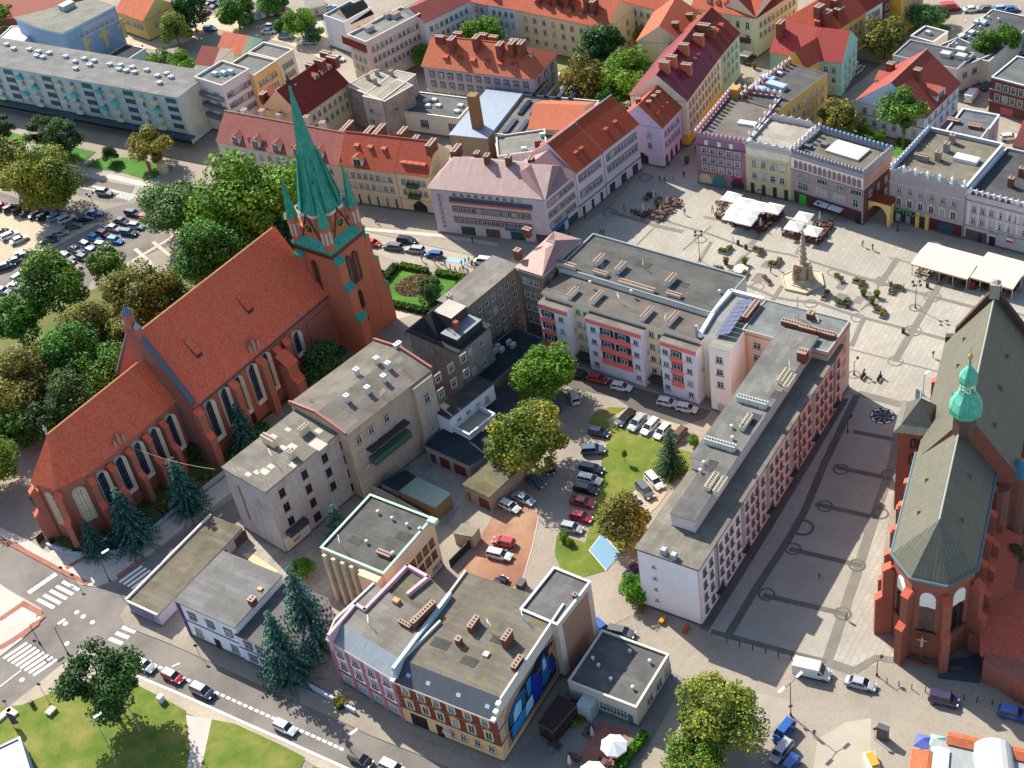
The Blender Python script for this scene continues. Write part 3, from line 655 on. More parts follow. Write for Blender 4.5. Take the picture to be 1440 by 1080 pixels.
tag(mb.build('road_markings', M_WLINE), kind=K)
mb = MB()
for x, y in ((108, 861), (130, 875), (92, 877), (31, 956), (94, 905), (117, 867)): mb.lathe(*P(x, y), [(.45, .005), (.45, .014)], 12)
tag(mb.build('manhole_covers', plain('#c9c6bf')), kind=K)
TERR, TERR2 = tile('#b0492b', '#98391f'), tile('#b8543a', '#a3462f', '#7c4a3a')
REDT = tile('#8c3226', '#74261d', '#4c2a22'); CRIM = seam('#7b1f2e', '#68192a', .35, .8); PINKT = tile('#a56259', '#94534b', '#6f4a44')
GREY, GREY2, LGREY, BROWNF = bitumen('#65645f', '#55544f'), bitumen('#4c4d4c', '#3e403f'), bitumen('#8b8578', '#766f62'), bitumen('#6f675c', '#5d564c')
MOSSY = bitumen('#77715f', '#5f5a4c', '#6d6234')
def W(name, label, A, B, D, h, zc=None, group=None, cat='building'):
    r = thing(name, P(*A, h if zc is None else zc), label, cat, group); return Wing(r, A, B, D, h, zc)
def add(w, A, B, D, h, zc=None, z0=0): return Wing(w.root, A, B, D, h, zc, z0)
# ---- the tenement with the mural
m = W('tenement', 'red brick tenement with cream window surrounds and a blue mural on its side wall', (554, 957), (696, 1013), (637, 838), 10.2)
m.D = 21.5
m.walls(brick('#8c3a22', '#7a2f1a', '#8a6450'), plaster('#c29b6c'), 4.0, bands=(4.0, 7.2), bandmat=plaster('#7a5044'))
m.mansard(seam('#4d545c', '#434a52', .35), bitumen('#7d7464', '#675f52', '#7c6a38', .5), 12.2, 2.6, .4, plaster('#9c8576'))
me = m.W/7
m.wins('f', [4.6], [m.W*.11, m.W*.27, m.W*.42, m.W*.57, m.W*.73, m.W*.9], 1.15, 1.9, surround='#c9b487', style='pediment')
m.wins('f', [7.8], [m.W*.1, m.W*.26, m.W*.41, m.W*.56, m.W*.72, m.W*.89], 1.1, 1.6, surround='#c9b487')
m.wins('f', [1.7], [m.W*.5, m.W*.62, m.W*.76, m.W*.9], 1.1, 1.5, surround='#c9a77c')
m.panel('gateway', 'f', m.W*.08, m.W*.25, 0, 3.3, plain('#1c1714'), .02); m.panel('door', 'f', m.W*.34, m.W*.41, .1, 3.0, plain('#3d1d18'), .03)
m.panel('hanging_sign', 'f', m.W*.42, m.W*.5, 2.2, 2.7, plain('#c9b9ae'), .5)
m.skyl((.12, .32, .62, .9), .8)
for x in (.05, m.W-.05):
    for k in range(3): mb = MB(); mb.box(*m.xy(x, -.2+k*.9), 10.3+k*.75, 10.8+k*.75, .7, .7, m.ang); mb.build('finial', plain('#d9cfc6'), root=m.root)
m.chim([(667, 882)], .8, 2.4, 1.3); m.chim([(646, 905)], .8, .9, 1.2); m.chim([(715, 905)], .8, 2.2, 2.0); m.chim([(728, 935)], .8, 2.4, .8)
m.unit('roof_hatch', [(684, 921)], .9, .9, .3, '#c9c9c9')
# the painted wall: a rough plaster field with a blue picture on it
a, b_, nn = m.side('r'); L = m.D
def wallpoly(mb, pts, out, mi, wing=m, side='r'):
    a, b_, nn = wing.side(side); L = hypot(b_[0]-a[0], b_[1]-a[1]); d = ((b_[0]-a[0])/L, (b_[1]-a[1])/L)
    f = [(a[0]+d[0]*x+nn[0]*out, a[1]+d[1]*x+nn[1]*out, z) for x, z in pts]
    k = [(p[0]-nn[0]*.04, p[1]-nn[1]*.04, p[2]) for p in f]; mb.loft([k, f], mi)
mb = MB(); wallpoly(mb, [(.3, .3), (20.8, .3), (20.8, 11.8), (2.6, 11.8), (.3, 9.8)], .03, 0); mb.build('side_wall_render', plaster('#9d8878', .5, '#6e5c50'), root=m.root)
mb = MB(); rr = random.Random(3)
edge = [(1.6+16.6*t, 1.4+rr.uniform(-.3, .3)) for t in (0, .12, .25, .4, .55, .7, .85, 1)]+[(18.6, 4), (18.3, 7), (18.8, 9.6), (17, 10.6), (14.5, 11.3), (12, 10.6), (9, 10.9), (6.5, 10.1), (4, 9.5), (2.2, 8.4), (1.6, 6), (1.9, 4)]
wallpoly(mb, edge, .07, 0); mb.build('torn_plaster_edge', plaster('#8a6f58', .9, '#3f3029'), root=m.root)
mb = MB()
wallpoly(mb, [(2.6, 2), (16.4, 2.2), (16.8, 4.5), (16.2, 7.4), (17, 9), (15, 9.6), (13, 10.4), (10.5, 9.4), (7.5, 9.2), (5, 8.6), (3, 7.4), (2.4, 5)], .11, 0)
for pts, k in (([(3, 5), (7.6, 5.4), (8, 8.3), (6.4, 8.9), (4, 8.2), (3, 6.6)], 1), ([(4, 4.8), (6.2, 5), (6.6, 7.3), (5.2, 7.6), (4.2, 6.6)], 2), ([(2.8, 2.3), (6.5, 2.4), (7.4, 4.7), (3.4, 4.5)], 3), ([(6.8, 2.5), (9.2, 2.6), (10, 5), (7.6, 4.8)], 2), ([(9.5, 2.6), (12, 2.5), (12.6, 6), (10.4, 8.8), (9.4, 6)], 4), ([(12.6, 3), (14.4, 3), (14.9, 6.6), (14, 9.2), (12.9, 8)], 1), ([(13.2, 6), (14.2, 6.2), (14.1, 8.2), (13.5, 8.4)], 2), ([(15, 3), (16.2, 3.2), (16, 6), (15.2, 7)], 4), ([(8.4, 5.6), (9.2, 5.7), (9.9, 8.8), (8.6, 8.6)], 3), ([(15.4, 7.2), (16.6, 7.6), (16.2, 8.8), (15.3, 8.4)], 5), ([(11.2, 8.6), (12.6, 8.8), (12.5, 9.8), (11.6, 9.6)], 0)):
    wallpoly(mb, pts, .135+.006*k, k)
mb.build('mural', [plaster('#0e1428', .2), plaster('#174a74', .3, '#0c2440'), plaster('#7fa9b8', .3, '#2b5f86'), plaster('#1f6c9c', .3, '#102c60'), plaster('#14247a', .3, '#0c143e'), plaster('#8f5a48', .4)], root=m.root)
r2 = add(m, (784, 881), (831, 820), (737, 852), 12.2)
r2.walls(plaster('#b3a597')).flat(bitumen('#757370', '#64625e', stripe=1.2), .35, cap='#b9c0c6', capw=.4)
mb = MB(); wallpoly(mb, [(1.2, .4), (r2.W-1.2, .4), (r2.W-1.2, 11.4), (1.2, 11.4)], .05, 0, r2, 'f'); mb.build('brown_render_field', plaster('#8d6b58', .2), root=m.root)
r2.chim([(809, 840)], .6, .6, .7)
# ---- pink tenement
q = W('tenement', 'pale pink tenement with plum pilasters and zinc front slope, left of the red brick one', (460, 897), (553.5, 954), (540, 838), 10.6)
q.walls(plaster('#b79aa4'), plaster('#a98586'), 3.3, bands=(3.3, 10.2), bandmat=plaster('#5a3340'))
q.mansard(seam('#8e979e', '#7d868e', .45), LGREY, 12.4, 2.4, .3)
for t in (.02, .27, .5, .73, .965): q.panel('pilaster', 'f', q.W*t-.3, q.W*t+.35, 0, 10.5, plaster('#96606e'), .12)
for r_ in (4.6, 7.6): q.wins('f', [r_], [q.W*.15, q.W*.385, q.W*.62, q.W*.85], 1.25, 1.5, sc='#3d2630')
for z in (3.9, 6.9): 
    for t in (.06, .29, .53, .76): q.panel('pale_field', 'f', q.W*t, q.W*(t+.18), z-.2, z+.6, plaster('#d0c4c6'), .04)
q.wins('f', [1.1], [q.W*.15, q.W*.385, q.W*.62, q.W*.85], 1.7, 1.4, gc='#4a7f8c'); q.wins('l', [4.6, 7.6], 2, 1.2, 1.5)
q2 = add(q, (540, 838), (632, 838), (573, 795), 11.6)
rt = q.root; mb = MB(); poly = PX([(505, 862), (520, 850), (573, 797), (603, 812), (630, 838), (575, 893), (540, 875)], 11.8); mb.prism(poly, 0, 12.1, 0, 1)
q.roof2 = mb.build('rear_wing', [plaster('#b59aa0'), MOSSY], root=rt, rot=q.ang)
mb = MB(); 
for s0, s1 in (((463, 893), (500, 850)), ((500, 850), (513, 858)), ((513, 858), (573, 796)), ((573, 796), (602, 812)), ((602, 812), (574, 835))):
    A_, B_ = P(*s0, 12.6), P(*s1, 12.6); mb.box((A_[0]+B_[0])/2, (A_[1]+B_[1])/2, 9, 12.9, hypot(A_[0]-B_[0], A_[1]-B_[1])+.4, .5, atan2(B_[1]-A_[1], B_[0]-A_[0]))
mb.build('parapet', plaster('#b08d93'), root=rt)
q.chim([(597, 870)], .8, 5.0, 1.6, pots=9); q.chim([(570, 880)], 2.4, .5, .6); q.unit('roof_unit', [(558, 847)], 1.2, .9, .6, '#b07a50')
mb = MB(); A_, B_ = P(556, 952, 11), P(634, 838, 12.2); mb.box((A_[0]+B_[0])/2, (A_[1]+B_[1])/2, 10, 13.1, hypot(A_[0]-B_[0], A_[1]-B_[1]), .6, atan2(B_[1]-A_[1], B_[0]-A_[0])); mb.build('party_wall', plain('#9fb0ba'), root=rt)
# ---- mint trimmed building
t = W('office_building', 'flat roofed beige building with mint green roof edge and tall ribbed front', (451, 772), (540, 809), (537, 703), 11.3)
mint_ = t; t.walls(plaster('#b5a288', .25)).flat(GREY, .35, plaster('#a9977f'), '#8fb59a', .42)
t.wins('r', [6.4, 3.6], [3.2+i*1.75 for i in range(6)], 1.25, 1.7, fc='#5a2c22', gc='#5a4a34'); t.wins('r', [1.2], [6, 12], 2.6, 1.0)
for i in range(5): t.panel('rib', 'f', .8+i*1.9, 1.5+i*1.9, 0, 11, plaster('#9f967f'), .6, .3)
for i in range(5): t.wins('f', [1.5, 4.5, 7.5], [2.0+i*1.9], .9, 1.6, gc='#1b1a1c')
t.panel('stair_bay', 'f', t.W-4.2, t.W-.3, 0, 11.1, plaster('#b09880'), 1.6)
t.chim([(541, 781)], 2.6, .8, .6, brick('#a3683f', '#8f5a36')); t.vents([(532, 722), (552, 731), (573, 740), (591, 746), (516, 764), (553, 780)]); t.unit('roof_hatch', [(609, 735)], 1.6, 1.2, .7, '#9fc7a8')
# ---- white house and its lower neighbour
h = W('house', 'two storey white house with purple quoins and grey flat roof beside the low garage row', (247.5, 845.8), (330, 882.5), (331, 784), 8.4)
h.walls(plaster('#c9cad2', .15), bands=(4.2,), bandmat=plaster('#6c6f86')).flat(bitumen('#82807c', '#74726e'), 0, cap='#8c8378', oh=.2, t=.25)
h.wins('f', [5.4], [h.W*.22, h.W*.53, h.W*.84], 1.3, 1.5, surround='#6a6277'); h.wins('f', [1.2], [h.W*.22, h.W*.84], 1.6, 1.9, gc='#5a6a78'); h.panel('door', 'f', h.W*.48, h.W*.58, 0, 2.4, plain('#23242c'))
h.panel('quoin', 'f', -.05, .7, 0, 8.3, plaster('#4f3a62'), .08); h.chim([(356, 848)], 1.1, 1.1, 1.1); h.unit('roof_hatch', [(366, 829)], .9, .7, .25, '#b98a5a')
h2 = add(h, (331.5, 893), (395, 921), (406, 820), 6.6)
h2.walls(plaster('#b9bcc6', .2), bands=(3.6,), bandmat=plaster('#6c6f86')).flat(bitumen('#77726c'), 0, cap='#7c746a', oh=.15, t=.2); h2.wins('f', [4.4, 1.2], 3, 1.3, 1.5, surround='#6a6277')
# ---- garage row
g_ = W('garage_row', 'long low grey garage row along the shaded side street', (178, 846), (222, 866), (325, 737), 2.9, cat='garage')
g_.walls(plaster('#8d8695', .4)).flat(bitumen('#7c735f', '#665e4e', '#7d6a3e'), 0, cap='#5c574f', oh=.1, t=.2)
mb = MB(); A_, B_ = g_.xy(0, 0), g_.xy(0, g_.D); mb.box((A_[0]+B_[0])/2, (A_[1]+B_[1])/2, 2.9, 3.5, g_.D, .35, g_.ang+pi/2); C_ = g_.xy(g_.W/2, 0); mb.box(C_[0], C_[1], 2.9, 3.3, g_.W, .3, g_.ang); mb.build('parapet', plain('#d3cec6'), root=g_.root)
for i in range(6): g_.panel('garage_door', 'r', 4+i*5.2, 7+i*5.2, 0, 2.3, plain('#4b3a30'), .03)
g_.panel('poster', 'f', .6, g_.W-1.4, .9, 2.6, plain('#6f6a86'), .04)
# ---- central grey tenements
e = W('tenement', 'weathered grey tenement with white patched felt roof, next to the brick church chancel', (313, 658), (373, 693), (421.7, 581.7), 15)
e.walls(plaster('#8f8a86', .6, '#5a5450')).flat(bitumen('#8a8274', '#797162', stripe=.9), 0, cap='#7c5a4a', oh=.15, t=.25)
e.wins('r', [11.6, 8.2, 4.8], [3, 8.3, 13.2, 17.6, 22], 1.35, 1.9, fc='#54262a', gc='#211d22', surround='#a8a29b'); e.wins('r', [1.3], [3, 8.3, 17.6], 1.5, 1.8, fc='#54262a', gc='#1d191c')
e.panel('balcony', 'r', 1.2, 5.6, 3.6, 4.6, plain('#3b3f45'), 1.3); e.panel('pale_render', 'r', .4, 6, .3, 3.4, plaster('#b3aca2'), .05)
for x, y, w_, d_ in ((380, 624, 3.2, .9), (429, 609, .9, 2.0), (412, 643, .9, 1.2)): e.chim([(x, y)], w_, d_, 1.5, plaster('#b5a98e'))
for x, y, s_ in ((398, 630, 1.6), (447, 625, 3), (412, 654, 1.4), (372, 663, 1.8), (361, 664, 1.2), (381, 656, 1.4), (349, 667, 1.2), (405, 604, 1.2), (384, 614, 1.5), (448, 606, 1.5), (411, 628, 1.8)):
    c_ = e.at(x, y); mb = MB(); mb.box(c_[0], c_[1], 15.25, 15.28, s_, s_*.7, e.ang); mb.build('felt_patch', plaster('#928e84', .1), e.roof, e.root)
e.panel('gable_scar', 'f', 3.0, 3.35, 4, 12.4, plain('#7a3a30'), .03); 
f = W('tenement', 'brown grey tenement with many white chimneys and a long green balcony', (487, 612), (606, 520), (403, 572), 16)
f = f; f.walls(plaster('#938576', .45, '#5c5249')); f.pitched(bitumen('#857b6c', '#6f675b', stripe=1.0), 17.3, 'x', oh=.25, gable=plaster('#8f8071'), ridge=.5)
f.wins('f', [12.4, 8.8, 5.2], [2.2, 5.2, 9, 22.2, 25.6, 29], 1.2, 1.7, surround='#a39584'); f.wins('f', [10.6, 7.2, 3.8], [18.2], 1.3, 2.4, surround='#b9ab98')
f.panel('stair_bay', 'f', 15.6, 20.4, 0, 15.7, plaster('#97897a', .3), .9); f.wins('f', [10.8, 7.3, 3.8], [18], 1.3, 2.3, proud=1.0)
f.panel('balcony_floor', 'f', 3.2, 12.5, 7.0, 7.25, plain('#2c3a34'), 1.6); f.panel('balcony_front', 'f', 3.2, 12.5, 7.25, 8.3, plain('#40604e'), 1.55, .08); f.panel('balcony_roof', 'f', 3, 12.7, 10.2, 10.35, plain('#3a3334'), 1.7)
for x, y in ((489, 565), (518, 553), (541, 537), (531, 512), (547, 519), (503, 528)): f.chim([(x, y)], .8, .8, 1.5, plain('#c9c6c0'), '#d8d6d0')
f.chim([(560, 489)], 1.4, .8, 1.0, plain('#c9c6c0'), '#d8d6d0')
if 1:
    for x in (-.1, f.W+.1):
        mb = MB(); A_, M_, B_ = f.xy(x, -.2), f.xy(x, f.D/2), f.xy(x, f.D+.2)
        for p_, q_, z0, z1 in ((A_, M_, 16.5, 17.8), (M_, B_, 17.8, 16.5)): mb.tube((p_[0], p_[1], z0), (q_[0], q_[1], z1), .3, 4)
        mb.build('gable_coping', plain('#93594d'), root=f.root)
x_ = add(f, (575, 612), (618, 592), (560, 600), 7.2)
mb = MB(); 
x_ = Wing(f.root, f.xy(19.5, -4.2), f.xy(31.5, -4.2), f.xy(19.5, 0), 7, world=True); x_.walls(plaster('#b9bdc4', .15)).flat(GREY2, .0, cap='#b9bdc4', oh=.1, t=.2)
x_.wins('f', [4.4, 1.4], 4, 1.1, 1.5); x2 = Wing(f.root, f.xy(20, -8.4), f.xy(27, -8.4), f.xy(20, -4.2), 4.2, world=True); x2.walls(plaster('#c9cbd0', .15)).flat(plain('#8f8776'), .9, plain('#c9cbd0'), '#c9cbd0'); x2.wins('f', [1.3], 2, 1, 1.4)
# ---- dark pyramid roofed block
d = W('tenement', 'soot stained grey block with dark slate roof and single brick chimney', (574, 466), (644, 496), (597, 449), 13)
d.D = 9.2
d.walls(plaster('#77716b', .7, '#4a4440')); d.flat(bitumen('#3c3f44', '#2f3236'), 0, cap='#33363b', oh=.35, t=.3)
d2 = Wing(d.root, d.xy(d.W*.45, 1), d.xy(d.W*.9, 1), d.xy(d.W*.45, d.D-1), 13.3, z0=13, world=True)
d3 = Wing(d.root, d.xy(.3, .3), d.xy(d.W*.62, .3), d.xy(.3, d.D-.3), 13.3, world=True); d3.pitched(bitumen('#34373c', '#2a2d31'), 17, 'y', (2.5, 2.5), .0); d3.roof.name = 'slate_hip'
mb = MB(); c_ = d.xy(d.W*.52, d.D*.62); mb.box(*c_, 14, 17.2, 4.6, 4.4, d.ang, 0, 1, taper=1); mb.build('mansard_box', [tile('#5b473a', '#4a3a30', '#3a342c'), plaster('#8f8a80')], root=d.root, rot=d.ang)
mb = MB(); c_ = d.xy(d.W*.78, d.D*.5); mb.box(*c_, 13.3, 15, 4.2, 7.2, d.ang, 0, 1); mb.build('roof_terrace', [plain('#2c2f36'), plain('#6f757c')], root=d.root)
mb = MB(); c_ = d.xy(d.W*.8, d.D*.35); mb.box(*c_, 13.3, 17.2, 1.0, .9, d.ang); mb.build('chimney', brick('#9a5238', '#85432c'), root=d.root)
d.wins('r', [10.4, 5.6], [3, 6.2], 1.1, 1.5); d.wins('f', [9.8], [d.W*.45], .6, .8)
# ---- brown wing and the pink metal roofed corner house on the street
k = W('apartment_wing', 'brown rendered four storey wing with narrow felt roof behind the lawn hedge', (652, 437), (728, 374), (638, 428), 15)
k.D = 6.5
k.walls(plaster('#6f655b', .6, '#443d37')).flat(bitumen('#8d857a', '#7a7268'), .0, cap='#55504a', oh=.25, t=.25)
k.wins('f', [12, 8.8, 5.6, 2.6], 7, 1.15, 1.6, surround='#8a8076'); k.chim([(634, 428)], .9, .9, 2.2, plain('#c9c6c0'))
k2 = add(k, (727, 376), (762, 387), (687, 362), 16.2)
k2.D = 13; k2.walls(plaster('#6a6157', .6, '#443d37'), bands=(15.6,)).pitched(seam('#a5837b', '#94736c', .7, .75), 19.2, 'x', (5, 3), .35, cap='#9a7a72')
k2.wins('f', [12.8, 9.6, 6.4, 3.4], 3, 1.1, 1.6, surround='#8a8076'); k2.wins('r', [12.8, 9.6, 6.4], 3, 1.1, 1.5); k2.chim([(729, 362)], 1.2, 1.2, 1.8); k2.chim([(742, 330)], 1.6, 1, 1.4)
k3 = add(k, (693, 541), (766, 478), (668, 506), 4.6); k3.walls(plaster('#69645d', .5)).flat(bitumen('#2f3a42', '#27323a'), .25, cap='#39444c'); k3.unit('air_conditioner', [(700, 490), (706, 494), (716, 484), (722, 488), (697, 496)], 1.2, .6, .9, '#a9adb0')
# ---- balcony block
B_ = W('apartment_block', 'long block of white flats with salmon balcony fronts facing the parking yard', (764, 413), (986, 480), (800, 388), 14)
B_.D = 9.5
B_.walls(plaster('#c2b38f', .15)).flat(bitumen('#776e63', '#655d54'), 0, cap='#d6d4d0', oh=.3, t=.45)
B_.chim([(806, 415)], .8, 3, .9, plaster('#c4c0b6')); B_.chim([(840, 421)], .8, 3.6, .9, plaster('#c4c0b6')); B_.chim([(910, 444)], .8, 3.6, .9, plaster('#c4c0b6')); B_.chim([(946, 451)], .8, 3.6, .9, plaster('#c4c0b6'))
L = B_.W; bays = [(0.0, .192), (.31, .664), (.78, .998)]
B_.wins('f', [11.4, 8.5, 5.6, 2.7], [L*.225, L*.275, L*.695, L*.75], 1.1, 1.3)
SAL, LIL = plaster('#c4625a', .1), plaster('#b9bbc6', .12)
for bi, (a0, a1) in enumerate(bays):
    w0 = Wing(B_.root, B_.xy(L*a0, -2.0), B_.xy(L*a1, -2.0), B_.xy(L*a0, .0), 13.0, world=True)
    w0.walls(LIL, plinth='#7c7c84').flat(bitumen('#8a8072', '#766d62'), 0, cap='#d0cdc8', oh=.12, t=.22)
    w0.panel('salmon_fascia', 'f', 0, w0.W if bi != 0 else w0.W, 12.0, 12.98, SAL, .03)
    if bi == 1: cols = [(w0.W*.26, w0.W*.50), (w0.W*.52, w0.W*.80)]
    elif bi == 0: cols = [(.5, w0.W*.52)]
    else: cols = [(w0.W*.30, w0.W*.6)]
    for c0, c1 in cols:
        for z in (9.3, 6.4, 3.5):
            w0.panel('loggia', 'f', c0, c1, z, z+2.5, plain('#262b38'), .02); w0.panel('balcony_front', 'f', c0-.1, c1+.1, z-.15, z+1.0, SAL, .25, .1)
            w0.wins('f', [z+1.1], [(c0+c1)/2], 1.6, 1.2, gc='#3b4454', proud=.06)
    w0.wins('f', [10.2, 7.3, 4.4, 1.7] if bi else [10.2, 7.3, 4.4], [w0.W*.13, w0.W*.9] if bi == 1 else ([w0.W*.76] if bi == 0 else [w0.W*.14, w0.W*.8]), 1.1, 1.15)
    w0.wins('r', [7.3], [2], .6, .8)
B_.panel('entrance_canopy', 'f', L*.21, L*.3, 2.3, 2.5, plain('#3a352f'), 2.0); B_.panel('entrance_canopy', 'f', L*.68, L*.77, 2.3, 2.5, plain('#3a352f'), 2.0)
u = add(B_, (785, 377), (1003, 443), (832, 350), 15.3); u.D = 12.5
u.walls(plaster('#a9a79f', .3)).flat(GREY, .35, plaster('#8c9496'), '#7c8488', .3)
for x, y in ((843, 369), (873, 380), (944, 397)): u.chim([(x, y)], .9, 3.0, 1.1, plaster('#b3b0a8'))
u.chim([(845, 386)], 3, .9, .6, plaster('#b3a08c')); u.chim([(948, 416)], 3, .9, .5, plaster('#b3a08c')); u.chim([(896, 405)], 7.5, 1, .7, plaster('#b3ab98')); u.chim([(796, 376)], 4.5, 1, 1.0, plaster('#b3ab98')); u.vents([(888, 412), (830, 399), (1012, 412)])
# ---- white stair block with the solar panels
s_ = W('apartment_block', 'white narrow block with solar panels, between the balcony flats and the peach corner', (985, 475), (1043, 463), (1026, 410), 15, 15)
s_ = s_
mbp = PX([(984, 471), (1003, 440), (1027, 409), (1074, 421), (1046, 463), (1043, 466)], 15); mb = MB(); mb.prism(mbp, 0, 15, 0, 1); s_.roof = mb.build('wall', [plaster('#bdbab2', .2), bitumen('#94948a', '#83837a')], root=s_.root, rot=u.ang); s_.zr = 15; s_.kind = 'flat'; s_.ang = u.ang
mb = MB()
for p_, q_ in (((1027, 409), (1074, 421)), ((984, 471), (1003, 440)), ((1003, 440), (1027, 409))): 
    a_, c_ = P(*p_, 15.4), P(*q_, 15.4); mb.box((a_[0]+c_[0])/2, (a_[1]+c_[1])/2, 14.8, 15.7, hypot(a_[0]-c_[0], a_[1]-c_[1]), .7, atan2(c_[1]-a_[1], c_[0]-a_[0]))
mb.build('parapet', plain('#cfd1d6'), root=s_.root)
s2 = add(s_, (996, 489), (1027.5, 493), (1000, 478), 15); 
s2 = Wing(s_.root, P(996, 488, 15), P(1026, 496, 15), P(1020, 450, 15), 15, world=True); s2.D = 9
s2.walls(plaster('#c8c5c0', .12)).flat(bitumen('#9a9886'), 0, cap='#c9c9cc', oh=.05, t=.15); s2.wins('f', [12, 9.1, 6.2], [s2.W*.5], 1.3, 1.4); s2.wins('f', [.6], [s2.W*.5], 1.6, 1.6, gc='#a9a7a0')
mb = MB(); q4 = [P(*c_, 15.8) for c_ in ((1005, 471), (1026, 473), (1058, 424), (1038, 420))]
def sp(a_, c_, z): return tuple(q4[0][k]*(1-a_)*(1-c_)+q4[1][k]*a_*(1-c_)+q4[2][k]*a_*c_+q4[3][k]*(1-a_)*c_ for k in (0, 1))+(z,)
for r_ in range(3):
    for c_ in range(8):
        f_ = [(r_/3+.01, c_/8+.006), ((r_+1)/3-.01, c_/8+.006), ((r_+1)/3-.01, (c_+1)/8-.006), (r_/3+.01, (c_+1)/8-.006)]; mb.loft([[sp(a_, b2, 15.5+a_*.9) for a_, b2 in f_], [sp(a_, b2, 15.56+a_*.9) for a_, b2 in f_]])
mb.build('solar_panels', glass('#39435f', .25), s_.roof, s_.root)
c_ = P(980, 470, 15); mb = MB(); mb.tube((*c_, 1), (*c_, 17), .35, 8); mb.build('flue_pipe', plain('#9aa3ab', .4, .6), root=s_.root)
# ---- peach corner block
p = W('apartment_block', 'peach and orange corner block at the square with flat grey roof and radio mast', (1043.5, 464.5), (1164.2, 496.7), (1074, 421), 15.3)
p.walls(plaster('#b09c90', .15), bands=(14.6,), bandmat=plaster('#b9714e')).flat(bitumen('#7f8682', '#6f7672', stripe=1.1), .15, plaster('#b98e78'), '#8d9390', .3)
for x0 in (.1, 8.3): p.panel('orange_strip', 'f', x0, x0+1.0, 0, 14.6, plaster('#b08466', .1), .05)
p.wins('f', [12, 9.2, 6.4, 3.6], [2.9, 6.4], 1.5, 1.4); p.wins('f', [12], [10.2, 13.4], 1.5, 1.4); p.chim([(1112, 458)], 3.4, 1, .9); p.chim([(1137, 466)], 3.4, 1, .9); p.chim([(1163, 473)], 3, 1, .9); p.chim([(1140, 447)], 1.2, 1.2, 1.2); p.chim([(1056, 440)], 1, 5.5, 1.0)
for z in (12.2, 9.5, 6.8, 4.1): p.panel('orange_field', 'r', p.D-4, p.D-1.8, z, z+1.5, plaster('#a87c5c', .1), .04)
c_ = p.at(1122, 455); mb = MB(); mb.tube((c_[0], c_[1], 15.3), (c_[0], c_[1], 21.5), .1, 6); mb.build('radio_mast', plain('#b9b9b9'), root=p.root)
# ---- the long pink wing
n = W('apartment_block', 'long salmon pink block with small windows along the church plaza', (981.7, 801.7), (1185, 487), (897.5, 769), 13.1)
n.D = hypot(*[P(981.7, 801.7, 13.1)[i]-P(897.5, 769, 13.1)[i] for i in (0, 1)])
def gradm():
    m_ = Mat('plaster', .9, .2); v = m_.coord('UV'); sx = m_.n('ShaderNodeSeparateXYZ'); m_.l(v, sx.inputs[0])
    m_.out(m_.mix(m_.noise(v, .2, 5), lin('#b98c7f'), lin('#c9a091'))); 0; return m_.m
n.walls(gradm(), plinth='#5a5552').flat(bitumen('#8a8474', '#77715f'), .0, cap='#55402f', oh=.25, t=.3)
q_ = [0, .22, .43, .64, .83, 1]; L = n.W
for i, (t, c) in enumerate(((.0, '#c6bab6'), (.3, '#c2aba2'), (.62, '#bd9a90'), (.86, '#bc9187'))):
    t2 = [.3, .62, .86, 1][i]; n.panel('painted_field', 'f', L*t+.05, L*t2-.05, .55, 12.9, plaster(c, .12), .01, .03)
cols = []
for k_ in range(6):
    b0 = L*(k_/6)+1.2; cols += [b0+.6, b0+2.9]+([b0+6.4] if 1 else [])+[b0+8.5]
cols = [c for c in cols if c < L-1.2]
n.wins('f', [10.3, 7.5, 4.7, 1.9], cols, .95, 1.35, proud=.06, gc='#1c1a26', fc='#8d8589', sc='#3a363c')
for k_ in range(6): n.panel('stair_strip', 'f', L*k_/6+5.5, L*k_/6+6.7, 1, 12.6, plaster('#8f8e8a', .3), .1, .03); n.panel('door_canopy', 'f', L*k_/6+5.2, L*k_/6+7.1, 2.4, 2.6, plain('#2c2c30'), .9)
for x in (.105, .37, .66, .93): n.panel('downpipe', 'f', L*x, L*x+.15, 0, 13, plain('#6b6a68'), .12, .1)
n.panel('end_wall_render', 'l', .1, n.D-.1, .5, 12.9, plaster('#c9c4c6', .12), .02, .03); n.wins('l', [10.2, 7.6, 5.0, 2.4], [n.D*.27], .5, .5)
ph = Wing(n.root, P(985, 750, 15.5), P(1125, 552, 15.5), P(944, 736, 15.5), 15.5, 15.5, world=True); ph.D = n.D*.52
o_ = n.inv(P(985, 750, 15.5)); y0 = max(3.4, o_[1]); x0 = max(4, o_[0])
ph = Wing(n.root, n.xy(x0+1.5, 3.6), n.xy(x0+14, 3.6), n.xy(x0+1.5, n.D-2.8), 15.9, z0=13, world=True); ph.walls(plaster('#b0a6a4', .2)).flat(bitumen('#70706c', '#5f5e5a', stripe=1.3), .0, cap='#9c9c98', oh=.1, t=.25)
ph = Wing(n.root, n.xy(x0+14.2, 3.6), n.xy(L-2.5, 3.6), n.xy(x0+14.2, n.D-.05), 15.9, z0=13, world=True)
ph.walls(plaster('#b0a6a4', .2)).flat(bitumen('#807f79', '#6b6a64', stripe=1.3), .0, cap='#9c9c98', oh=.1, t=.25); ph.zr = 16.15
for x, y in ((1125, 614), (998, 613)): pass
for x, y in ((1049, 597), (1001, 680), (1013, 686), (1102, 532), (1110, 540)): ph.chim([(x, y)], 3.6, .9, .8, plaster('#b9b29c'), '#8f8a7a')
for x, y in ((1058, 568), (1013, 628)):
    ph.chim([(x, y)], .9, 5.4, 1.0, plaster('#a9aca8'), '#8f9490'); ph.unit('air_conditioner', [(x+15, y+4)], 1.3, 1, .9, '#c9c4b0')
ph.chim([(1129, 505)], 1.6, 1.6, 1.8); ph.vents([(1029, 602), (1030, 618), (985, 664), (990, 653)])
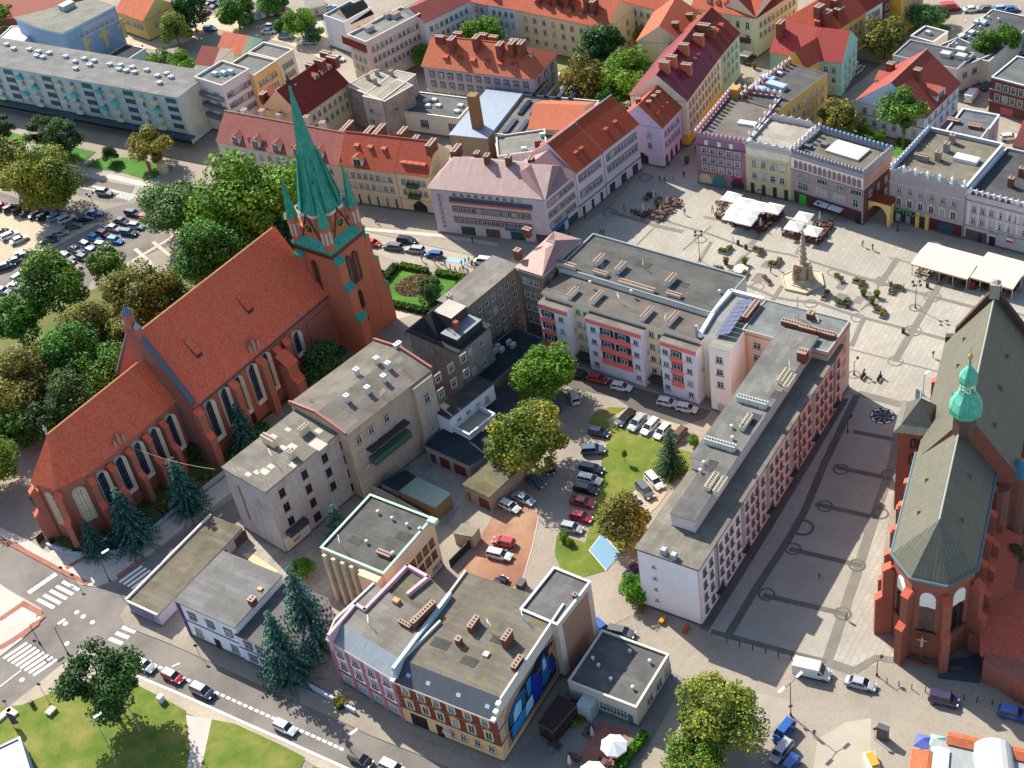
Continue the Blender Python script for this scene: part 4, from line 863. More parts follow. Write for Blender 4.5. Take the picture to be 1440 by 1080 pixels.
n.unit('satellite_unit', [(934, 778), (948, 785)], .9, .9, 1.0, '#9aa0a4'); n.unit('roof_box', [(960, 712)], .8, .8, .5, '#9aa0a4')
# ---- bar beside the mural
v_ = W('cafe', 'small flat roofed cafe with pale walls beside the mural and the beer garden', (799, 960), (895, 997.5), (847, 888), 4.3)
v_.walls(plaster('#a39d90', .2)).flat(bitumen('#6f6e69', '#5f5e5a'), .4, plaster('#a39d90'), '#c4bfb4', .35); v_.wins('f', [1], [v_.W*.55, v_.W*.75], 2.4, 1.8, gc='#2a5a58'); v_.wins('r', [1], [4, 7, 10], 1.8, 1.8, gc='#2f4440'); v_.panel('door', 'f', v_.W*.86, v_.W*.93, 0, 2.3, plain('#3f6a70'))
v_.vents([(834, 928), (842, 938), (859, 957), (890, 969), (914, 932), (886, 918)]); v_.panel('annex', 'f', v_.W*.22, v_.W*.42, 0, 3.2, plaster('#8c969a'), 2.2)
# ---- low sheds of the yard
def shed(name, label, pts, h, wall, roof, cap='#6c655b', z0=0, cat='shed', doors=()):
    r = thing(name, P(*pts[0], h), label, cat); q = PX(pts, h); b = MB(); b.prism(q, z0, h); b.build('wall', plaster(wall, .5), root=r); cx = sum(x for x, _ in q)/len(q); cy = sum(y for _, y in q)/len(q)
    b = MB(); b.prism([(cx+(x-cx)*1.03, cy+(y-cy)*1.03) for x, y in q], h+.003, h+.22, 1, 0); b.build('roof', [roof, plain(cap)], root=r, rot=u.ang)
    for d0, d1, t0, t1, c, hh in doors:
        A_, C_ = q[d0], q[d1]; dx, dy = C_[0]-A_[0], C_[1]-A_[1]; nx, ny = dy, -dx; l = hypot(dx, dy); nx, ny = nx/l, ny/l
        if (A_[0]+dx/2-cx)*nx+(A_[1]+dy/2-cy)*ny < 0: nx, ny = -nx, -ny
        b = MB(); b.prism([(A_[0]+dx*t+nx*o, A_[1]+dy*t+ny*o) for t, o in ((t0, -.02), (t1, -.02), (t1, .06), (t0, .06))], z0+.02, z0+hh); b.build('door', plain(c), root=r)
    return r
shed('garage', 'dark roofed double garage with rust brown doors in the inner yard', [(598, 627), (660, 655), (699, 632), (688, 612), (637, 594)], 3.6, '#8a8378', bitumen('#31454e', '#28393f'), doors=((0, 1, .3, .52, '#6a2f20', 2.4), (0, 1, .62, .88, '#6a2f20', 2.4), (0, 1, .08, .2, '#39424a', 2.2)))
shed('shed', 'flat black felt shed in front of the courtyard bush', [(645, 592), (690, 610), (733, 566), (722, 546), (686, 548)], 3.2, '#6c675e', bitumen('#42464c', '#363a40'))
shed('shed', 'olive mossy flat roofed shed with brown doors under the orange tinted tree', [(651, 682), (688, 700), (735, 656), (697, 640)], 3.4, '#857a6a', bitumen('#7a7150', '#655d45', '#7d7132', .7), doors=((0, 1, .55, .95, '#5c2f22', 2.3), (0, 1, .15, .2, '#4a4038', 2.0)))
shed('greenhouse_shed', 'shed with pale green corrugated translucent roof', [(562, 692), (612, 715), (634, 695), (587, 672)], 3.2, '#6d5a40', seam('#8fa393', '#7d9382', .9, .85), cat='shed')
shed('shed', 'dark covered terrace beside the green translucent roof', [(536, 680), (560, 692), (586, 672), (570, 662)], 2.8, '#6c6a64', bitumen('#27424a', '#223a40'))
shed('shed', 'small beige flat roofed store by the dirt parking lot', [(638, 751), (664, 756), (674, 743), (650, 737)], 2.6, '#8f8672', bitumen('#a3957a', '#91846c'))
shed('pergola', 'low dark brown canopy against the mural wall', [(757, 1018), (778, 1030), (811, 992), (785, 978)], 2.9, '#2a1c1a', plain('#3a2423', .9), cat='canopy')
def wall_run(label, pts, h, t, mat, cap=None, name='garden_wall', cat='wall'):
    q = PX(pts); r = thing(name, q[0], label, cat); b = MB(); c = MB()
    for A_, C_ in zip(q, q[1:]):
        l = hypot(A_[0]-C_[0], A_[1]-C_[1]); an = atan2(C_[1]-A_[1], C_[0]-A_[0]); b.box((A_[0]+C_[0])/2, (A_[1]+C_[1])/2, 0, h, l+t*.5, t, an); c.box((A_[0]+C_[0])/2, (A_[1]+C_[1])/2, h, h+.08, l+t, t+.12, an)
    b.build('wall', mat, root=r)
    if cap: c.build('coping', cap, root=r)
    return r
wall_run('pale rendered yard wall with piers below the grey tenement', [(516, 690), (560, 712), (600, 735)], 2.0, .3, plaster('#9c9688', .5), plain('#a9a294'))
wall_run('low curved stone wall around the brick church garden', [(68, 768), (92, 778), (124, 783), (165, 778), (188, 770), (232, 732), (318, 665)], .7, .3, plaster('#8a949c', .3), plain('#9fa9ae'))
wall_run('low bluish wall with posts in front of the spruces on the main street', [(394, 948), (424, 962)], 1.0, .3, plaster('#8f9aa6', .3), plain('#aab3bb'))
wall_run('low garden wall with stone posts beside the pink tenement', [(438, 968), (480, 992), (500, 1003)], .9, .3, plaster('#9aa3ad', .3), plain('#aab3bb'))
wall_run('dark board fence beside the red dirt lot', [(634, 798), (668, 764)], 1.8, .15, plain('#26221f'), None, 'fence', 'fence')
m.aerials([(690, 890), (735, 870)]); e.aerials([(335, 668), (384, 650), (441, 574)]); f.aerials([(510, 540), (566, 520), (540, 560)]); B_.aerials([(870, 425), (936, 455)]); u.aerials([(847, 380), (905, 378), (990, 425)]); p.aerials([(1118, 445), (1150, 460)]); ph.aerials([(1040, 600), (1080, 560), (996, 665), (1110, 520)]); mint_.aerials([(480, 770)]); q.aerials([(520, 880)])
for w0, pts in ((m, ((620, 905, 3), (700, 900, 2.2), (660, 930, 2.6))), (mint_, ((500, 760, 2.5), (570, 755, 3))), (u, ((905, 372, 3), (960, 400, 2.4))), (ph, ((1060, 590, 3), (1000, 655, 2.6), (1090, 555, 2)))):
    for x, y, s_ in pts: c_ = w0.at(x, y); mb = MB(); mb.box(c_[0], c_[1], c_[2]+.01, c_[2]+.04, s_, s_*.6, w0.ang); mb.build('felt_patch', bitumen('#55544f', '#4a4944'), w0.roof, w0.root)
t_ = thing('overhead_cable', P(158, 590, 15), 'pair of thin cables hanging from the chancel gablet to the grey tenement', 'cable'); mb = MB(); A_, C_ = (*P(160, 618, 15), 15), (*P(302, 660, 14.5), 14.5); pr = None
for i in range(11):
    t0 = i/10; pt = (A_[0]+(C_[0]-A_[0])*t0, A_[1]+(C_[1]-A_[1])*t0, A_[2]+(C_[2]-A_[2])*t0-1.2*sin(pi*t0))
    if pr: mb.tube(pr, pt, .035, 4)
    pr = pt
mb.build('wire', plain('#8a7a70'), root=t_)
# ------------------------------------------------------------ the brick church with the green spire
class Frame:
    def __init__(s, o, az, root, flip=1):
        s.o = o; s.u = (sin(az), cos(az)); s.v = (-s.u[1]*flip, s.u[0]*flip); s.root = root; s.ang = atan2(s.u[1], s.u[0]); s.flip = flip
    def p(s, x, y, z=0): return (s.o[0]+s.u[0]*x+s.v[0]*y, s.o[1]+s.u[1]*x+s.v[1]*y, z)
    def xy(s, x, y): return s.p(x, y)[:2]
    def prism(s, b, x0, x1, y0, y1, z0, z1, mi=0, mt=None): b.prism([s.xy(x0, y0), s.xy(x1, y0), s.xy(x1, y1), s.xy(x0, y1)], z0, z1, mi, mt)
    def win(s, me, x, y, z, nx, ny, name='window'):
        d = (s.u[0]*nx+s.v[0]*ny, s.u[1]*nx+s.v[1]*ny); q = s.p(x, y)
        return inst(name, me, s.root, (q[0]+d[0]*.05-s.root.location[0], q[1]+d[1]*.05-s.root.location[1], z), atan2(d[1], d[0])+pi/2)
def up(b, pts, mi):
    p0, p1, p2 = Vector(pts[0]), Vector(pts[1]), Vector(pts[2]); b.face(pts if (p1-p0).cross(p2-p0).z >= 0 else pts[::-1], mi)
def buttress(fr, x, y, nx, ny, w, d, z0, z1, capm, brk, steps=2, capk=1.0):
    "stepped pier leaning on a wall at (x, y), pushing out along (nx, ny)"
    b = MB(); tx, ty = -ny, nx
    for i in range(steps):
        za = z0 if i == 0 else z0+(z1-z0)*(.55+.0*i); zb = z0+(z1-z0)*(.55 if i == 0 and steps > 1 else 1); dd = d*(1-.38*i)
        def c(a, o, z): return fr.p(x+tx*a+nx*o, y+ty*a+ny*o, z)
        q0 = [c(-w/2, -.1, za), c(w/2, -.1, za), c(w/2, dd, za), c(-w/2, dd, za)]
        h0 = [c(-w/2, -.1, zb), c(w/2, -.1, zb), c(w/2, dd, zb), c(-w/2, dd, zb)]; b.loft([q0, h0], 0)
        in_ = dd-(d*.38 if i < steps-1 else dd*.75); k = w/2+.08
        lo = [c(-k, in_, zb+.004), c(k, in_, zb+.004), c(k, dd+.12, zb+.004), c(-k, dd+.12, zb+.004)]; hh = [c(-k, in_, zb+1.2*capk), c(k, in_, zb+1.2*capk), c(k, dd+.12, zb+.12), c(-k, dd+.12, zb+.12)]
        b.loft([lo, hh], 1)
    return b.build('buttress', [brk, capm], root=fr.root)
BRK, BRKL = brick('#bc6450', '#a04e3e', '#b09888', '#a86e5e'), brick('#d06a48', '#b85838', '#b89880', '#b87252')
CTILE = tile('#e8704e', '#d05a3a', '#bc7660', .34, .4); COPP = copper('#2d8a78', '#20675c', '#5cae92'); SOFT = plaster('#a08a84', .3)
cr = thing('brick_church', P(271, 571, 14.1), 'red brick church with orange tiled roofs and a tall green copper spire', 'church')
N = Frame(P(271, 571, 14.1), radians(41.5), cr)
b = MB(); N.prism(b, 0, 38.4, 0, 19.4, 0, 14.2); b.build('nave_wall', BRK, root=cr)
b = MB(); ze, zr, ym = 14.3, 27.6, 9.7
up(b, [N.p(.4, -.6, ze-.5), N.p(31.2, -.6, ze-.5), N.p(37.2, ym, zr), N.p(.4, ym, zr)], 0); up(b, [N.p(31.2, -.6, ze-.5), N.p(38, -.6, ze-.5), N.p(38, ym, zr), N.p(37.2, ym, zr)], 0); up(b, [N.p(.4, 20, ze-.5), N.p(38, 20, ze-.5), N.p(38, ym, zr), N.p(.4, ym, zr)], 0)
b.build('nave_roof', CTILE, root=cr, rot=N.ang)
b = MB(); N.prism(b, .4, 38, -.75, -.55, ze-.75, ze-.4); b.build('gutter', plain('#4a4744'), root=cr)
b = MB(); b.tube(N.p(.4, ym, zr), N.p(37.3, ym, zr), .22, 6); b.build('ridge', plain('#c98a5a'), root=cr)
# stepped east gable
b = MB(); o = [N.p(-.45, y, z) for y, z in ((0, 0), (0, 14.2), (-.9, 14.2), (-.9, 15), (.3, 15.2), (ym-1.1, 28.3), (ym-1.1, 29.6), (ym+1.1, 29.6), (ym+1.1, 28.3), (19.1, 15.2), (19.4, 14.2), (19.4, 0))]
i_ = [(x+N.u[0]*.95, y+N.u[1]*.95, z) for x, y, z in o]; b.loft([o, i_]); b.build('gable', brick('#9c5a4c', '#8a4a3d', '#a08478', '#9a6a5c'), root=cr)
for s1, s2 in (((-.6, 15.1), (ym-1.2, 28.4)), ((20, 15.1), (ym+1.2, 28.4))): b = MB(); b.tube(N.p(.05, s1[0], s1[1]), N.p(.05, s2[0], s2[1]), .62, 4); b.build('gable_coping', plain('#4d5668'), root=cr)
b = MB(); 
N.prism(b, -.7, .7, ym-.8, ym+.8, 29.4, 32.2); b.lathe(*N.xy(0, ym), [(1.1, 32.2), (.1, 34.4)], 4, 1, N.ang+pi/4); b.build('bell_turret', [BRK, plain('#56607a')], root=cr)
for y in (ym-1.6, ym+1.6):
    b = MB(); N.prism(b, -.5, .5, y-.5, y+.5, 27.5, 29.8); b.lathe(*N.xy(0, y), [(.8, 29.8), (.05, 31)], 4, 1, N.ang+pi/4); b.build('pinnacle', [BRK, plain('#8a92a0')], root=cr)
for x, y in ((7.4, 3.4), (21.8, 3.6)):
    b = MB(); k = (zr-ze)/ym; c0 = [N.p(x+dx, y+dy, ze+k*(y+dy)-.2) for dx, dy in ((-.7, 0), (.7, 0), (.7, 2.4), (-.7, 2.4))]; c1 = [N.p(x-.7, y, ze+k*y+1.0), N.p(x+.7, y, ze+k*y+1.0), N.p(x+.7, y+2.4, ze+k*(y+2.4)+.35), N.p(x-.7, y+2.4, ze+k*(y+2.4)+.35)]; b.loft([c0, c1], 1, True, 0)
    b.build('roof_vent', [CTILE, plain('#3a2622')], root=cr, rot=N.ang)
def gablet(x, y0, z, w=2.2, dep=1.6, h=2.2, mat=BRK):
    b = MB(); q = [N.p(x-w/2, y0, z), N.p(x+w/2, y0, z), N.p(x+w/2, y0, z+h*.5), N.p(x, y0, z+h), N.p(x-w/2, y0, z+h*.5)]
    r = [(a+N.v[0]*dep, c+N.v[1]*dep, d) for a, c, d in q]; b.loft([q, r]); 
    for dx in (-w/2, w/2, 0): N.prism(b, x+dx-.12, x+dx+.12, y0-.12, y0+.12, z, z+h*(1.25 if dx == 0 else .8), 1)
    return b.build('gablet', [mat, plain('#b59a8c')], root=cr)
gablet(17.2, -.1, 14.6)
AW = arch_mesh(2.4, 9.6, .7, fc='#d8cdb4'); AW2 = arch_mesh(2.4, 6, .7, fc='#d8cdb4'); 
for x in (3.2, 7.2, 10.9, 14.9, 18.7): N.win(AW, x, 0, 3.6, 0, -1)
N.win(AW2, 27.5, 0, 6.2, 0, -1); 
b = MB(); wp = [(11.0, 0), (12.6, 0), (12.6, 2.4), (11.8, 3.2), (11.0, 2.4)]; b.loft([[N.p(x, -.02, z) for x, z in wp], [N.p(x, -.1, z) for x, z in wp]]); b.build('door', plain('#3a1f1a'), root=cr)
for x, d, st in ((.2, 2.4, 2), (9.1, 2.2, 1), (16.8, 2.2, 1), (21.6, 2.6, 2), (24.4, 2.0, 2)): buttress(N, x, 0, 0, -1, 1.5, d, 0, 12.4 if x < 20 else 11.4, CTILE, BRK, st)
b = MB(); N.prism(b, 20.2, 22.8, -4.2, -1.8, 0, 9.5); up(b, [N.p(20, -4.4, 9.5), N.p(23, -4.4, 9.5), N.p(23, -1.6, 11.6), N.p(20, -1.6, 11.6)], 1); N.prism(b, 20.4, 22.6, -5.4, -4.2, 0, 5.8); up(b, [N.p(20.2, -5.6, 5.8), N.p(22.8, -5.6, 5.8), N.p(22.8, -4.1, 7), N.p(20.2, -4.1, 7)], 1); b.build('stair_turret', [BRK, CTILE], root=cr)
# chancel and apse
C0, AX = 4.7, 9.7
apse = [(-21.7, C0), (-27.2, 7.0), (-28.2, 12.2), (-21.7, 2*AX-C0)]
poly = [(0, C0)]+apse+[(0, 2*AX-C0)]
b = MB(); b.prism([N.xy(*q) for q in poly], 0, 14); b.build('chancel_wall', BRK, root=cr)
b = MB(); zc, zt = 13.9, 22.2; oe = [(-21.9, C0-.6), (-27.9, 6.6), (-28.9, 12.4), (-21.9, 2*AX-C0+.6)]; ap = N.p(-23.4, AX, zt)
up(b, [N.p(0, C0-.6, zc), N.p(*oe[0], zc), ap, N.p(0, AX, zt)], 0); up(b, [N.p(0, 2*AX-C0+.6, zc), N.p(*oe[3], zc), ap, N.p(0, AX, zt)], 0)
for a_, c_ in zip(oe, oe[1:]): up(b, [N.p(*a_, zc), N.p(*c_, zc), ap], 0)
b.face([N.p(*q, zc-.02) for q in [(0, C0-.6)]+oe+[(0, 2*AX-C0+.6)]], 1)
b.build('chancel_roof', [CTILE, plain('#6b4436')], root=cr, rot=N.ang)
b = MB(); b.tube(N.p(0, AX, zt), ap, .2, 6); b.build('ridge', plain('#c98a5a'), root=cr)
b = MB(); b.lathe(ap[0], ap[1], [(.3, zt), (.1, zt+.8), (.35, zt+1.1), (.05, zt+2.2)], 6); b.build('finial', plain('#b9a8a0'), root=cr)
CW = arch_mesh(2.5, 8.9, .7, fc='#d8cdb4'); 
for x in (-20.0, -15.6, -11.2, -7.0, -2.9): N.win(CW, x, C0, 3.7, 0, -1)
BW = arch_mesh(2.6, 8.2, fc='#b9ae96', face=plaster('#b5a98c', .2), tracery=True); BW2 = arch_mesh(1.7, 8.2, fc='#b9ae96', face=plaster('#b5a98c', .2))
for (a_, c_), me, t in ((apse[0:2], BW, .5), (apse[1:3], BW2, .5)):
    dx, dy = c_[0]-a_[0], c_[1]-a_[1]; l = hypot(dx, dy); nx, ny = -abs(dy)/l if a_ is not apse[0] else -abs(dy)/l, -dx/l*(-1 if dx < 0 and False else 1)
    nx, ny = dy/l, -dx/l
    if nx > 0 or (nx == 0 and ny > 0): nx, ny = -nx, -ny
    N.win(me, a_[0]+dx*t, a_[1]+dy*t, 4, nx, ny)
for x in (-17.9, -13.4, -9.1, -4.9): buttress(N, x, C0, 0, -1, 1.0, 2.7, 0, 11.5, CTILE, BRK, 2)
for (x, y), (nx, ny) in (((-21.9, C0+.2), (-.35, -.94)), ((-27.2, 7.1), (-.8, -.6)), ((-28.2, 12.2), (-.9, .43)), ((-21.9, 2*AX-C0), (-.3, .95))): buttress(N, x, y, nx, ny, 1.1, 2.4, 0, 11.8, CTILE, BRK, 2)
gablet(-14.0, C0-.2, 14.2, 2.0, 1.4, 2.0)
# ---- tower
T0, T1, Y0, Y1 = 38.0, 47.6, -4.4, 5.2; TZ = 25.3
b = MB(); N.prism(b, T0, T1, Y0, Y1, 0, TZ); b.build('tower_wall', BRKL, root=cr)
b = MB(); N.prism(b, 31, 38.2, -.2, 19.2, 0, 11.5); b.build('link_wall', BRK, root=cr)
for (x, y), (nx, ny) in (((T0+1, Y0), (0, -1)), ((T1, Y0+1), (1, 0)), ((T1, Y1-1), (1, 0)), ((T0, Y1-1), (-1, 0))):
    d = 3.6 if ny == -1 or nx == 1 else 2.0
    for z0, z1, k in ((0, 9.5, 1.0), (9.5, 16.5, .68), (16.5, 22.5, .38)):
        b = MB(); tx, ty = -ny, nx; D_ = d*k
        def c(a, o, z): return N.p(x+tx*a+nx*o, y+ty*a+ny*o, z)
        b.loft([[c(-1.05, -.1, z0), c(1.05, -.1, z0), c(1.05, D_, z0), c(-1.05, D_, z0)], [c(-1.05, -.1, z1), c(1.05, -.1, z1), c(1.05, D_, z1), c(-1.05, D_, z1)]], 0)
        inn = D_-d*.34; b.loft([[c(-1.12, inn, z1+.01), c(1.12, inn, z1+.01), c(1.12, D_+.1, z1+.01), c(-1.12, D_+.1, z1+.01)], [c(-1.12, inn, z1+1.3), c(1.12, inn, z1+1.3), c(1.12, D_+.1, z1+.12), c(-1.12, D_+.1, z1+.12)]], 1 if nx < 1 or ny else 1)
        b.build('buttress', [BRKL, COPP], root=cr)
TW = arch_mesh(1.35, 6.8, fc='#6b3426', gc='#15151d', pointed=True); TW2 = arch_mesh(.7, 4.2, fc='#6b3426', gc='#15151d')
for dx in (-.95, .95): N.win(TW, (T0+T1)/2+dx, Y0, 15.0, 0, -1); N.win(TW, T1, (Y0+Y1)/2+dx, 15.0, 1, 0)
N.win(TW, T0, (Y0+Y1)/2+.6, 15, -1, 0); N.win(TW2, T0, (Y0+Y1)/2, 7.5, -1, 0); N.win(TW2, (T0+T1)/2, Y0, 8.8, 0, -1); N.win(arch_mesh(.8, 1.7, fc='#6b3426', gc='#15151d'), (T0+T1)/2, Y0, 5, 0, -1)
b = MB(); cx, cy = (T0+T1)/2, (Y0+Y1)/2; A_ = N.xy(cx, cy); r0 = 4.8
def sq(k, z): return [N.p(cx+dx*k, cy+dy*k, z) for dx, dy in ((-1, -1), (1, -1), (1, 1), (-1, 1))]
def octa(r, z, rot=pi/8): return [(A_[0]+r*cos(N.ang+rot+i*pi/4), A_[1]+r*sin(N.ang+rot+i*pi/4), z) for i in range(8)]
b.loft([sq(5.2, TZ-.5), sq(5.3, TZ), sq(4.2, TZ+1.6)], 0); b.build('copper_skirt', COPP, root=cr)
b = MB(); b.loft([sq(5.05, TZ-1.6), sq(5.15, TZ-.5)], 0); b.build('corbel_band', plain('#5d2a1f'), root=cr)
b = MB(); b.loft([sq(4.2, TZ), octa(4.75, TZ+.1)][:1]+[sq(4.15, TZ+3)], 0); b.loft([octa(4.5, TZ), octa(4.5, 32.0)], 0); b.build('clock_storey', BRKL, root=cr)
b = MB(); b.loft([octa(4.7, 31.9), octa(4.7, 32.5)], 0); b.build('gallery', plain('#c4bcae'), root=cr)
def clock(nx, ny):
    me = MC.get('clock')
    if me is None:
        k = MB(); 
        for i in range(20):
            t, w_ = 2*pi*i/20, 2*pi*(i+1)/20; k.face([(0, -.1, 0), (1.05*cos(t), -.1, 1.05*sin(t)), (1.05*cos(w_), -.1, 1.05*sin(w_))], 0)
        ringv(k, 0, -.14, 0, .95, 1.15, 1, 20)
        for i in range(12): k.box(.8*cos(i*pi/6), -.13, .8*sin(i*pi/6)-.08, .8*sin(i*pi/6)+.08, .12, .04, mi=1)
        k.box(0, -.15, 0, .75, .09, .04, mi=1); k.box(-.22, -.15, -.04, .05, .5, .04, mi=1)
        me = MC['clock'] = k.mesh('clock', [plain('#16302e'), plain('#a58a4a')])
    d = (N.u[0]*nx+N.v[0]*ny, N.u[1]*nx+N.v[1]*ny); l = 4.5*cos(pi/8)+.08
    inst('clock', me, cr, (A_[0]+d[0]*l-cr.location[0], A_[1]+d[1]*l-cr.location[1], 29.2), atan2(d[1], d[0])+pi/2)
    # steep gable rafters round the clock
    k = MB(); t_ = (-d[1], d[0])
    for sgn in (-1, 1): k.tube((A_[0]+d[0]*l+t_[0]*2.3*sgn, A_[1]+d[1]*l+t_[1]*2.3*sgn, 27.0), (A_[0]+d[0]*(l+.1), A_[1]+d[1]*(l+.1), 32.6), .17, 4)
    k.build('clock_gable', plain('#43221c'), root=cr)
for v4 in ((0, -1), (-1, 0), (1, 0), (0, 1)): clock(*v4)
b = MB(); b.loft([octa(4.35, 32.4), octa(3.3, 35), octa(2.2, 41.5), octa(.15, 58)], 0); b.build('spire', COPP, root=cr)
b = MB(); b.lathe(*A_, [(.1, 57.6), (.14, 58.3), (.5, 58.7), (.5, 59), (.1, 59.4), (.04, 61)], 8); b.build('finial', plain('#2d2a2c', .5, .4), root=cr)
for i in range(8):
    t = N.ang+pi/8+i*pi/4; b = MB(); r1, r2 = 4.0, 1.9
    b.loft([[(A_[0]+r*cos(t+s_), A_[1]+r*sin(t+s_), z) for s_ in (-k_, k_)]+[(A_[0]+(r-.9)*cos(t), A_[1]+(r-.9)*sin(t), z)] for r, k_, z in ((4.5, .16, 32.5), (3.4, .1, 38), (2.1, .01, 44.5))], 0)
    b.build('spire_rib', COPP, root=cr)
for dx, dy in ((-1, -1), (1, -1), (1, 1), (-1, 1)):
    q = N.xy(cx+dx*4.15, cy+dy*4.15); b = MB(); b.lathe(*q, [(1.1, TZ), (1.1, 30.6), (1.2, 30.8)], 8, 0, N.ang+pi/8); b.lathe(*q, [(1.22, 30.8), (.7, 34.3), (.05, 40.4)], 8, 1, N.ang+pi/8); b.lathe(*q, [(.05, 40.2), (.25, 40.6), (.03, 41.2)], 6, 2)
    for i in range(8): t = N.ang+i*pi/4; b.box(q[0]+1.03*cos(t), q[1]+1.03*sin(t), 27, 29.8, .12, .5, t, 3)
    b.build('corner_turret', [BRKL, COPP, plain('#2d2a2c'), plain('#b9aa9c')], root=cr)
# ------------------------------------------------------------ the church on the right
PINKB = brick('#a85a46', '#8e4838', '#a88c7c', '#96604f'); RED2 = tile('#c85e44', '#b5523a', '#a0604c', .3, .3)
c2 = thing('gothic_church', P(1258, 777, 17.5), 'brick gothic church with grey green ribbed metal roof, small green turret and side tower', 'church')
G = Frame(P(1258, 777, 17.5), radians(27.8), c2, -1)
MR = seam('#6f6e5e', '#5f5f53', .6, .3, .55)
CW_, H2 = 11.3, 17.5
ap2 = [(0, 0), (-3.9, 3.2), (-4.1, 8.0), (0, 11.3)]
b = MB(); b.prism([G.xy(*q) for q in [(21, 0)]+ap2+[(21, 11.3)]], 0, H2); b.build('chancel_wall', PINKB, root=c2)
b = MB(); b.prism([G.xy(*q) for q in ((20.5, .2), (50, .2), (50, 14.4), (20.5, 14.4))], 0, H2); b.build('nave_wall', PINKB, root=c2)
b = MB(); o2 = [(-.2, -.45), (-4.3, 3.0), (-4.5, 8.2), (-.2, 11.75)]; a2 = G.p(.8, 5.8, 25); j2 = G.p(24, 5.8, 25); ze = H2-.2
up(b, [G.p(22, -.45, ze), G.p(*o2[0], ze), a2, j2], 0); up(b, [G.p(22, 11.75, ze), G.p(*o2[3], ze), a2, j2], 0)
for p_, q_ in zip(o2, o2[1:]): up(b, [G.p(*p_, ze), G.p(*q_, ze), a2], 0)
b.build('chancel_roof', MR, root=c2, rot=G.ang)
b = MB(); r0, r1 = G.p(20.3, 6.9, 28), G.p(50, 6.9, 28)
up(b, [G.p(20.3, -.3, ze), G.p(50, -.3, ze), r1, r0], 0); up(b, [G.p(20.3, 14.8, ze), G.p(50, 14.8, ze), r1, r0], 0); b.face([G.p(20.31, -.2, ze), G.p(20.31, 14.7, ze), r0], 1)
b.build('nave_roof', [MR, PINKB], root=c2, rot=G.ang)
b = MB(); b.tube(r0, r1, .13, 6); b.tube(a2, j2, .13, 6); b.build('ridge', plain('#8f938a'), root=c2)
b = MB()
for p_, q_ in zip([(22, -.5)]+o2, o2+[(22, 11.8)]): b.tube(G.p(*p_, ze), G.p(*q_, ze), .22, 6)
b.build('gutter', plain('#4a6a72', .6), root=c2)
o = [G.p(50, y, z) for y, z in ((-.3, 0), (-.3, 18.6), (1.2, 18.8), (1.2, 20.4), (6.0, 28.6), (6.0, 30), (7.8, 30), (7.8, 28.6), (14.9, 18.8), (14.9, 0))]; b = MB(); b.loft([o, [(x+G.u[0]*1.0, y+G.u[1]*1.0, z) for x, y, z in o]]); b.build('west_gable', brick('#5c443e', '#4d3a35', '#6f605a', '#54403a'), root=c2)
b = MB(); G.prism(b, 49.5, 51.4, 6.1, 7.7, 28, 30.8); b.lathe(*G.xy(50.4, 6.9), [(.9, 30.8), (.3, 31.3)], 4); b.build('gable_pinnacle', plaster('#8a807a'), root=c2)
for x, y, roofn in ((45, 3, 0), (38, 3, 0), (30, 3.4, 0), (12.5, 2.2, 0), (5.5, 2.2, 0), (41, 10.6, 0), (33, 10.6, 0), (14, 8.6, 0), (5, 8.8, 0), (24.5, 10.8, 0)):
    left = y < 6; hgt_ = (H2+(28-H2)*(y/6.9 if left else (14.6-y)/7.7)) if x > 20 else (H2+7.5*(y/5.8 if left else (11.3-y)/5.5))
    b = MB(); dy = -1.0 if left else 1.0; b.face([G.p(x-.45, y, hgt_-.1), G.p(x+.45, y, hgt_-.1), G.p(x, y, hgt_+.9)], 1)
    up(b, [G.p(x-.45, y, hgt_-.1), G.p(x, y, hgt_+.9), G.p(x, y-dy*1.0, hgt_+.95)], 0); up(b, [G.p(x+.45, y, hgt_-.1), G.p(x, y, hgt_+.9), G.p(x, y-dy*1.0, hgt_+.95)], 0); b.build('roof_vent', [plain('#5a5b52'), plain('#2c2f30')], root=c2)
for x in (3.4, 8.6, 13.8, 19): 
    buttress(G, x, 0, 0, -1, 1.0, 2.6, 0, 13.5, RED2, PINKB, 2, .8); buttress(G, x, 11.3, 0, 1, 1.0, 2.4, 0, 14.5, RED2, PINKB, 2, .8)
for (x, y), (nx, ny) in (((-.1, 0), (-.3, -.95)), ((-3.9, 3.1), (-.9, -.44)), ((-4.1, 8.1), (-.95, .3)), ((0, 11.3), (-.45, .89))): buttress(G, x, y, nx, ny, 1.15, 2.5, 0, 14.2, RED2, PINKB, 2, .8)
for x in (36, 44): buttress(G, x, .2, 0, -1, 1.1, 2.4, 0, 13.5, RED2, PINKB, 2, .8)
for x in (26, 33, 40, 47): buttress(G, x, 14.4, 0, 1, 1.1, 2.4, 0, 14.5, RED2, PINKB, 2, .8)
def apwin():
    b = MB(); w_ = 2.3
    def arc(z0, zc, k=1.0): return [(-w_/2*k, z0)]+[(w_/2*k*cos(pi-pi*i/8), zc+w_/2*1.15*k*sin(pi-pi*i/8)) for i in range(9)]+[(w_/2*k, z0)]
    for pts, y, mi in ((arc(5.2, 7), -.06, 0), (arc(0, 4.2, .85), -.1, 1)): f = [(x, y, z) for x, z in pts]; b.loft([[(x, .1, z) for x, _, z in f], f], mi)
    b.box(0, -.15, -.7, 0, w_+.6, .5, mi=2); b.box(0, -.14, 0, 4.6, .1, .05, mi=2); return b.mesh('window', [plaster('#c9c9bf', .1), glass('#1c2026'), plain('#6b4438')])
AWN = apwin()
for a_, c_ in zip(ap2, ap2[1:]):
    dx, dy = c_[0]-a_[0], c_[1]-a_[1]; l = hypot(dx, dy); nx, ny = dy/l, -dx/l
    if nx > 0: nx, ny = -nx, -ny
    G.win(AWN, a_[0]+dx/2, a_[1]+dy/2, 6.4, nx, ny)
